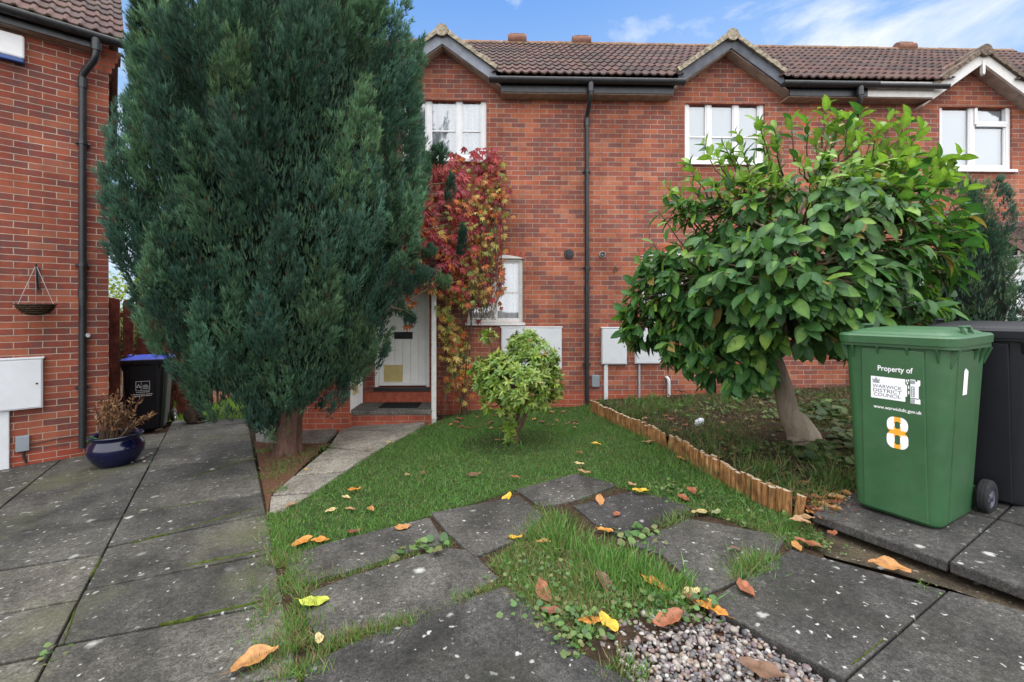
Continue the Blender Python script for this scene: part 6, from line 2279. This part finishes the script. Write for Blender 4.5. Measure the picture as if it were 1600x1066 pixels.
for (px, py, n, sp, h0, h1, dry, wd) in ((880, 845, 420, .075, .08, .20, .12, .0055), (875, 815, 170, .05, .08, .17, .1, .005), (960, 885, 520, .10, .08, .20, .05, .006), (1000, 905, 420, .09, .07, .17, .06, .006), (1045, 925, 360, .07, .08, .17, .04, .006), (925, 915, 260, .08, .06, .17, .25, .005),
                                         (890, 935, 260, .08, .05, .17, .5, .0045), (905, 960, 170, .06, .05, .16, .6, .004), (820, 880, 200, .07, .04, .12, .3, .005), (850, 910, 260, .09, .04, .12, .2, .005), (1165, 885, 160, .05, .06, .14, .25, .005), (1180, 878, 120, .05, .05, .13, .25, .005),
                                         (835, 830, 120, .04, .06, .14, .2, .005), (975, 1030, 60, .03, .05, .11, .2, .005), (790, 880, 140, .06, .03, .1, .4, .005), (930, 870, 240, .08, .06, .16, .1, .005)):
    c = G(px, py)
    xy = rng.normal(0, sp, (n, 2)) + np.array((c.x, c.y))
    cl = rng.normal(0, 0.45, (1, 2))
    parts.append(blades(xy, h0 * .75, h1 * .78, wd, dry * 1.3, 0.45, -0.03, toward=(xy - np.array((c.x, c.y))) / sp * 0.25))
bq = sample(bed_pl, 9000)
bq = bq[patchy(bq, 2.2, -0.05, 0.3)]
parts.append(blades(bq, .02, .09, .006, .35, .8, .045, pal=GP * .55))  # bed grass darkened here and below, tree shade put into its colour
parts.append(blades(sample(bed_pl, 4500), .03, .10, .006, 1.0, 2.6, .055))
wpoly = gpoly([(765, 880), (810, 838), (850, 800), (930, 845), (1000, 880), (1092, 928), (1060, 955), (985, 962), (935, 990), (895, 1012), (800, 930)])
parts.append(blades(sample(wpoly, 6500), .02, .075, .0045, .3, .8, -.02))
parts.append(blades(sample(wpoly, 2200), .03, .08, .004, 1.0, 2.4, -.012))
parts.append(blades(sample(gpoly([(1180, 800), (1252, 812), (1300, 850), (1235, 850), (1100, 790)]), 1600), .02, .06, .0045, .3, .9, -.02))
# clumps of coarse grass in the bed, also darkened for shade
for _ in range(95):
    t = random.random()
    px = random.choice([random.uniform(960, 1230), random.uniform(1080, 1330)])
    e = np.interp(px, [925, 985, 1050, 1120, 1190, 1250, 1330], [628, 660, 692, 734, 774, 800, 790])
    py = random.uniform(max(636, e - 75), e - 4) if px < 1250 else random.uniform(700, 795)
    c = G(px, py, 0.05)
    n = random.randint(16, 60)
    xy = rng.normal(0, random.uniform(.02, .06), (n, 2)) + np.array((c.x, c.y))
    parts.append(blades(xy, .05, random.uniform(.10, .20), .0055, random.uniform(.1, .4), 0.6, 0.04, pal=GP * .6, toward=(xy - np.array((c.x, c.y))) * 6))
for _ in range(60):
    px, py = random.uniform(1270, 1350), random.uniform(640, 780)
    c = G(px, py, 0.05)
    n = random.randint(14, 40)
    xy = rng.normal(0, random.uniform(.03, .08), (n, 2)) + np.array((c.x, c.y))
    parts.append(blades(xy, .04, random.uniform(.08, .18), .005, random.uniform(.2, .5), 0.7, 0.04, pal=GP * .6))
for px, py, n, sp in ((430, 740, 240, .10), (470, 712, 220, .14), (505, 700, 120, .08), (415, 705, 120, .05), (440, 765, 120, .05), (450, 725, 200, .12)):
    c = G(px, py)
    xy = rng.normal(0, sp, (n, 2)) + np.array((c.x, c.y))
    parts.append(blades(xy, .015, .05, .004, .3, 0.8, -.004))
for _ in range(70):
    x, y = random.uniform(1.5, 6.5), random.uniform(3.2, 6.8)
    if y > 7.0 + .028 * x or y < 2.6 + .5 * (x - 1.5) * (x > 3.2): continue
    xy = rng.normal(0, .09, (30, 2)) + np.array((x, y))
    parts.append(blades(xy, .04, .13, .006, .3, 0.6, 0.04, pal=GP * .6))
for _ in range(40):
    px, py = random.uniform(930, 1150), random.uniform(622, 640)
    c = G(px, py, 0.05)
    xy = rng.normal(0, .05, (22, 2)) + np.array((c.x, c.y))
    parts.append(blades(xy, .05, .16, .006, .08, 0.5, 0.04))
v, fq, cc = cat_meshes(parts)
tag(np_mesh('grass_tufts', v, fq, MT['grass'], cc), 'rough tufts of grass growing in the joints and the bed', kind='stuff')

# round-leaved weeds
tv, tf = leaf_template(4, 0.95, 0.10, 0.18, 0.04)
POS, DIR, NRM, SZ, COL = [], [], [], [], []
WP = [(0.055, 0.125, 0.03), (0.075, 0.15, 0.035), (0.045, 0.10, 0.03), (0.10, 0.16, 0.045), (0.13, 0.14, 0.05)]
for (px, py, n, sp, s0, s1, dz) in ((800, 895, 60, .09, .02, .04, 0), (850, 935, 120, .10, .025, .05, 0), (880, 965, 110, .07, .025, .05, 0), (915, 985, 60, .06, .025, .05, 0), (900, 1005, 60, .05, .025, .045, 0), (1040, 945, 90, .06, .025, .05, 0), (1085, 945, 60, .05, .025, .05, 0), (1010, 960, 50, .05, .02, .04, 0),
                                    (870, 900, 100, .09, .02, .045, 0), (960, 940, 80, .08, .02, .045, 0), (1050, 765, 170, .10, .025, .045, 0), (1110, 775, 90, .12, .02, .04, 0), (1185, 815, 120, .10, .02, .04, 0), (1280, 845, 80, .06, .02, .035, 0), (650, 860, 26, .05, .03, .07, 0), (1000, 838, 40, .07, .025, .06, 0),
                                    (80, 1025, 22, .03, .02, .04, 0), (1280, 715, 26, .10, .08, .15, .10), (1270, 735, 16, .07, .08, .14, .08), (1210, 705, 40, .10, .03, .06, .06), (1120, 690, 60, .2, .02, .05, .06), (1330, 740, 30, .12, .04, .09, .08), (1300, 660, 60, .25, .08, .14, .12), (1320, 700, 50, .16, .06, .12, .10), (1230, 660, 40, .2, .03, .08, .08), (1160, 650, 70, .35, .02, .065, .07), (1080, 645, 60, .3, .02, .065, .07), (1250, 640, 70, .4, .03, .09, .07), (1180, 720, 60, .2, .02, .065, .07), (1330, 640, 50, .4, .05, .11, .08), (445, 725, 50, .10, .015, .03, 0), (420, 735, 30, .04, .015, .03, 0), (480, 705, 50, .10, .015, .03, 0),
                                    (425, 690, 40, .06, .015, .03, 0), (305, 752, 10, .03, .015, .03, 0), (1000, 640, 60, .2, .02, .05, .06), (1440, 915, 16, .05, .012, .025, 0)):
    c = G(px, py)
    if s1 < .06: n, s0, s1 = int(n * .62), s0 * .62, s1 * .72
    for _ in range(n):
        x, y = c.x + random.gauss(0, sp), c.y + random.gauss(0, sp)
        POS.append((x, y, gz(x, y, dz + random.uniform(-.02, .035))))
        a = random.uniform(0, 6.28)
        DIR.append((math.cos(a), math.sin(a), random.uniform(-.1, .5)))
        NRM.append((random.gauss(0, .3), random.gauss(0, .3) - .2, 1))
        SZ.append(random.uniform(s0, s1))
        COL.append(np.array(random.choice(WP)) * random.uniform(.75, 1.2) * (0.6 if s1 > .1 else 1))  # large bed leaves darkened, shade behind the trunk put into their colour
v, fq, cc = scatter(tv, tf, np.array(POS, float), np.array(DIR, float), np.array(NRM, float), np.array(SZ), np.array(COL))
tag(np_mesh('weeds', v, fq, MT['weed'], cc, None, True), 'low round-leaved weeds between the slabs and in the bed', kind='stuff')

# earth between the slabs
weedpoly = gpoly([(404, 740), (425, 765), (520, 840), (700, 790), (900, 730), (1100, 780), (1260, 830), (1300, 880), (1240, 900), (1110, 950), (1090, 970), (960, 1010), (1000, 1100), (420, 1240)])
sheet('earth', weedpoly, MT['soil'], -0.016, 0.10, 0.010)
sheet('earth_edge', gpoly([(1235, 800), (1275, 800), (1300, 850), (1225, 850)]), MT['soil'], -0.018, 0.06, 0.015)

# pebbles
bm = bmesh.new()
bmesh.ops.create_icosphere(bm, subdivisions=2, radius=1)
PV = np.array([v_.co[:] for v_ in bm.verts]); PF = np.array([[v_.index for v_ in f_.verts] for f_ in bm.faces])
bm.free()
q = sample(gravel_poly, 3400)
n = len(q)
layer = np.arange(n) / n
rad = rng.uniform(0.006, 0.0135, n) * np.where(rng.random(n) < .10, 1.5, 1)
s3 = np.column_stack([rad, rad * rng.uniform(.65, .95, n), rad * rng.uniform(.45, .75, n)])
Vp = []
ax = rng.uniform(0, 6.28, n); tl = rng.normal(0, .45, n)
PC = 0.56 * np.array([(0.30, 0.26, 0.24), (0.22, 0.18, 0.18), (0.38, 0.33, 0.29), (0.16, 0.145, 0.15), (0.42, 0.40, 0.38), (0.28, 0.19, 0.16), (0.20, 0.15, 0.16), (0.34, 0.26, 0.20), (0.12, 0.12, 0.125), (0.50, 0.47, 0.43)])
pc_ = PC[rng.integers(0, len(PC), n)] * rng.uniform(.8, 1.15, (n, 1))
zb_ = gzn(q) - 0.045 + layer * 0.026 + rad * 0.4
L = PV[None] * s3[:, None]
w_ = 1 + 0.10 * np.sin(PV[None] @ rng.normal(0, 2.2, (n, 3, 1)))
L = L * w_
ca, sa, ct, st2 = np.cos(ax), np.sin(ax), np.cos(tl), np.sin(tl)
X = L[:, :, 0]; Y = L[:, :, 1] * ct[:, None] - L[:, :, 2] * st2[:, None]; Zz = L[:, :, 1] * st2[:, None] + L[:, :, 2] * ct[:, None]
W = np.stack([X * ca[:, None] - Y * sa[:, None] + q[:, 0, None], X * sa[:, None] + Y * ca[:, None] + q[:, 1, None], Zz + zb_[:, None]], 2)
tag(np_mesh('gravel', W.reshape(-1, 3), (PF[None] + (np.arange(n) * len(PV))[:, None, None]).reshape(-1, 3), MT['pebble'], np.repeat(pc_, len(PV), 0), None, True), 'mixed grey, pink and buff pebbles beside the slab', kind='stuff')
# a few loose stones beside the pot
for k, (px, py) in enumerate(((205, 722), (214, 718), (222, 716), (230, 712), (236, 709), (226, 721))):
    o = np_mesh('stone', PV * np.array((.026, .02, .013)) * random.uniform(.8, 1.2), PF, MT['pebble'], np.repeat(PC[[4, 0, 9, 2, 4, 7]][k][None], len(PV), 0), None, True, G3(px, py, 0.012))
    o.rotation_euler = (0, 0, random.uniform(0, 3))
    tag(o, 'pale stone in the small heap beside the blue pot', 'stone', 'pale stones beside the blue pot')

# moss in the joints
mb = MB()
for a, b, w0 in (((204, 850), (405, 793), .010), ((290, 884), (408, 861), .013), ((250, 976), (410, 939), .012), ((190, 805), (330, 783), .006), ((300, 745), (400, 716), .005), ((140, 905), (160, 868), .010), ((100, 1005), (118, 950), .008), ((230, 732), (240, 718), .008), ((460, 1040), (470, 1066), .01), ((1330, 1040), (1380, 1000), .004)):
    p0, p1 = G(*a), G(*b)
    d = (p1 - p0).normalized(); nn = Vector((-d.y, d.x))
    m_ = 26
    rows = []
    for i in range(m_ + 1):
        q_ = p0.lerp(p1, i / m_)
        ww = w0 * (0.35 + 0.9 * abs(noise.noise((q_.x * 9, q_.y * 9, 3)))) * min(1, 4 * i / m_, 4 * (1 - i / m_)) + 0.001
        hh = 0.006 + 0.006 * noise.noise((q_.x * 20, q_.y * 20, 1))
        rows.append([(q_.x + nn.x * s_, q_.y + nn.y * s_, gz(q_.x, q_.y, z_)) for s_, z_ in ((-ww, -.012), (-ww * .7, hh * .6), (0, hh), (ww * .7, hh * .6), (ww, -.012))])
    mb.add([p for r in rows for p in r], [(i * 5 + k, i * 5 + k + 1, i * 5 + 6 + k, i * 5 + 5 + k) for i in range(m_) for k in range(4)], 0, True)
tag(mb.build('moss', MT['moss'], uv=False), 'green moss filling the joints of the drive', kind='stuff')


def fallen_leaf(px, py, size, colr, ang, label, curl=0.35, roll=0.5, tip=0.0, group=None, dz=0.0, w=0.5, lift=0.3):
    n = 9
    vs, fs, cs = [], [], []
    cols = (-1, -.5, 0, .5, 1)
    c0 = np.array(colr)
    for i in range(n + 1):
        t = i / n
        ww = w * 0.5 * (math.sin(math.pi * min(1, max(0, t * .96 + .02))) ** .8) * (0.8 + 0.4 * (1 - abs(t - .45)))
        for s_ in cols:
            z = lift * (t - .5) ** 2 * curl * 2 + roll * abs(s_ * ww) ** 1.4 * 1.1 + 0.035 * math.sin(t * 11 + s_ * 2 + px) + 0.02 * math.sin(t * 23 + px)
            bx_ = 0.10 * math.sin(t * 3 + px)
            vs.append((s_ * ww + bx_, t - .5, z))
            f_ = 0.75 + 0.5 * (0.5 + 0.5 * noise.noise((t * 3, s_ * 1.2, px * .1))) - (0.22 if s_ == 0 else 0)
            cs.append(np.clip(c0 * f_, 0, 1))
    m = len(cols)
    for i in range(n):
        for k in range(m - 1):
            a = i * m + k
            fs.append((a, a + 1, a + m + 1, a + m))
    st = len(vs)
    for (x, y) in ((-.012, -.5), (.012, -.5), (.02, -.68), (-.004, -.68)):
        vs.append((x + vs[2][0], y, vs[2][2] + 0.005)); cs.append(c0 * .5)
    fs.append((st, st + 1, st + 2, st + 3))
    V = np.array(vs) * size
    V[:, 2] -= V[:, 2].min() - 0.002
    p = G(px, py, dz)
    o = np_mesh('fallen_leaf', V, np.array(fs), MT['litter'], np.array(cs), None, True, Vector((p.x, p.y, gz(p.x, p.y, dz))))
    o.rotation_euler = (random.uniform(-.12, .12) + tip, random.uniform(-.15, .15), R(ang))
    return tag(o, label, 'leaf', group)


O1, O2, RUST, YEL, TAN, PALE, GRN, RED, BRN = (.44, .18, .03), (.36, .17, .055), (.24, .085, .04), (.52, .31, .03), (.30, .18, .09), (.43, .34, .16), (.34, .38, .045), (.17, .05, .03), (.13, .068, .038)
LV = [
    (473, 848, .13, O1, -60, 'orange leaf at the lawn corner beside the drive, larger of the pair'), (500, 846, .11, O1, -75, 'orange curled leaf lying right of the larger orange one at the lawn corner'), (491, 941, .14, GRN, -85, 'bright yellow-green leaf lying on a dark slab by the drive'),
    (399, 1036, .17, O2, -50, 'big pale orange-brown curled leaf on the drive at the front'), (552, 766, .12, O1, -70, 'bright orange leaf on the lawn, brightest of the cluster there'), (540, 778, .08, PALE, 80, 'pale tan leaf on the lawn just below the bright orange one'), (546, 797, .09, TAN, 90, 'brown-tan leaf in the middle of the lawn cluster'),
    (518, 798, .09, PALE, -60, 'pale leaf at the left of the lawn cluster'), (581, 796, .09, O2, 20, 'buff leaf at the right of the lawn cluster'), (628, 824, .11, O2, -70, 'orange-tan leaf on the lawn edge of the rear left slab'), (553, 831, .09, RED, -70, 'dark red-brown leaf on the lawn edge between two slabs'),
    (791, 778, .11, YEL, -35, 'yellow leaf upright at the back edge of the middle slab'), (803, 841, .10, YEL, -70, 'yellow leaf at the corner of the weedy patch'), (849, 849, .09, O2, 85, 'small tan-orange leaf in the weedy patch beside the tall tuft'), (914, 738, .12, TAN, 60, 'tan leaf on the lawn edge at the far slab'),
    (904, 725, .10, PALE, -80, 'pale yellowish leaf on the lawn above the far slab'), (938, 782, .11, O2, -20, 'light orange-brown leaf standing on the slab near the lawn'), (963, 804, .08, RUST, -60, 'small rusty leaf in the middle of a dark slab'), (946, 829, .11, O1, 75, 'orange leaf at the rear of the tall grass'),
    (1001, 767, .12, YEL, 55, 'yellow leaf at the lawn edge near the clover'), (988, 758, .09, TAN, 10, 'tan leaf touching the yellow one near the clover'), (1096, 802, .14, PALE, -85, 'pale yellow curled leaf at the lawn edge below the logs'), (1118, 801, .09, (.22, .25, .12), -50, 'grey-green leaf beside the pale curled one'),
    (1080, 768, .12, RUST, 15, 'red-brown leaf on the clover, upper of two'), (1067, 779, .11, RUST, 40, 'red-brown leaf on the clover, lower of two'), (1265, 851, .14, RUST, 40, 'broad brown leaf on the corner of the front slab'), (1246, 855, .10, O2, -30, 'small brown leaf tucked under the broad one at the slab corner'),
    (1389, 889, .17, O2, 60, 'long orange-brown curled leaf on the mossy strip below the green bin'), (1166, 921, .13, RUST, 5, 'rust-red leaf alone on the pale edge of the front slab'), (1148, 858, .06, BRN, 70, 'tiny brown leaf on the slab behind the grass tuft'),
    (922, 972, .11, O1, -70, 'orange leaf at the edge of the gravel, left of a pair'), (950, 975, .12, YEL, 10, 'yellow-orange leaf at the edge of the gravel, right of a pair'), (1044, 968, .16, RUST, -80, 'large red-brown leaf lying at the top of the gravel'), (1111, 955, .15, O1, 50, 'orange leaf against the slab edge at the top of the gravel'),
    (1080, 926, .10, PALE, -70, 'pale yellow leaf at the foot of the tall grass'), (1085, 941, .10, RED, 40, 'dark red leaf under the pale yellow one'), (1023, 917, .16, O1, 60, 'mottled orange and brown leaf curled in the tall grass'), (946, 914, .15, BRN, 40, 'brown leaf standing in the tall grass'),
    (852, 925, .17, RUST, 20, 'long rusty curled leaf on the left of the weedy patch'), (862, 958, .10, RED, 60, 'dark curled leaf below the long rusty one'), (1190, 1046, .15, BRN, 50, 'narrow brown leaf lying on the pebbles'), (1066, 717, .12, O2, 50, 'orange-brown leaf on the lawn beside the log edging'),
    (1013, 691, .13, TAN, 70, 'tan leaf on the lawn beside the upper log edging'), (608, 692, .12, PALE, -65, 'pale leaf on the lawn near the front path'), (575, 701, .06, O1, 20, 'small orange leaf on the edge of the front path'), (637, 742, .08, TAN, 30, 'small tan leaf on the lawn left of the shrub'),
    (660, 740, .08, BRN, 0, 'small brown leaf on the lawn below the shrub'), (740, 742, .13, BRN, -70, 'long brown leaf on the lawn in front of the shrub'), (805, 746, .08, RUST, 70, 'rust-brown leaf at the far edge of the middle slab'), (455, 790, .10, TAN, -40, 'tan leaf lying on the front path corner'),
    (497, 1000, .07, PALE, 20, 'pale leaf in the dry grass by the drive'), (930, 695, .11, YEL, 75, 'thin yellow leaf on the lawn right of the shrub'), (905, 708, .08, RUST, 30, 'small reddish leaf on the lawn right of the shrub'), (478, 734, .05, YEL, 0, 'tiny yellow leaf under the conifer'),
    (778, 688, .10, O2, 80, 'orange-tan leaf on bare earth left of the shrub stem'), (720, 655, .10, RUST, 40, 'rust leaf on bare earth at the foot of the creeper'),
]
for k, a in enumerate(LV):
    fallen_leaf(a[0], a[1], a[2] * 1.0, a[3], a[4], a[5], curl=random.uniform(.1, .6), roll=random.uniform(.05, .7), w=random.uniform(.38, .5), dz=0.02 if a[1] < 770 and 430 < a[0] < 1100 else 0.006, tip=0.5 if 'upright' in a[5] or 'standing' in a[5] else 0)
# litter heaps under the creeper, at the end of the edging and in the bed
for k in range(46):
    px, py = random.gauss(1290, 28), random.gauss(790, 20)
    if py > 840 or px > 1345: continue
    fallen_leaf(px, py, random.uniform(.07, .14), random.choice([RUST, BRN, O2, TAN, RUST, RED]), random.uniform(0, 360), 'brown curled leaf in the heap between the log edging and the green bin', random.uniform(.3, 1), random.uniform(.2, 1.2), dz=.045, group='brown leaves heaped by the green bin')
for k in range(52):
    px, py = random.uniform(665, 905), random.uniform(640, 672)
    fallen_leaf(px, py, random.uniform(.05, .11), random.choice([BRN, TAN, BRN, RED, O2]), random.uniform(0, 360), 'small brown leaf on the bare earth along the house wall', random.uniform(.2, .8), random.uniform(.2, 1), dz=.004, group='small brown leaves along the house wall')
for k in range(60):
    px = random.uniform(980, 1320)
    e = np.interp(px, [925, 985, 1050, 1120, 1190, 1250, 1330], [628, 660, 692, 734, 774, 800, 790])
    py = random.uniform(640, e - 6)
    fallen_leaf(px, py, random.uniform(.05, .12), random.choice([BRN, BRN, RED, RUST, TAN]), random.uniform(0, 360), 'dark brown leaf lying among the grass of the flower bed', random.uniform(.2, .8), random.uniform(.2, 1), dz=.055, group='brown leaves in the flower bed')
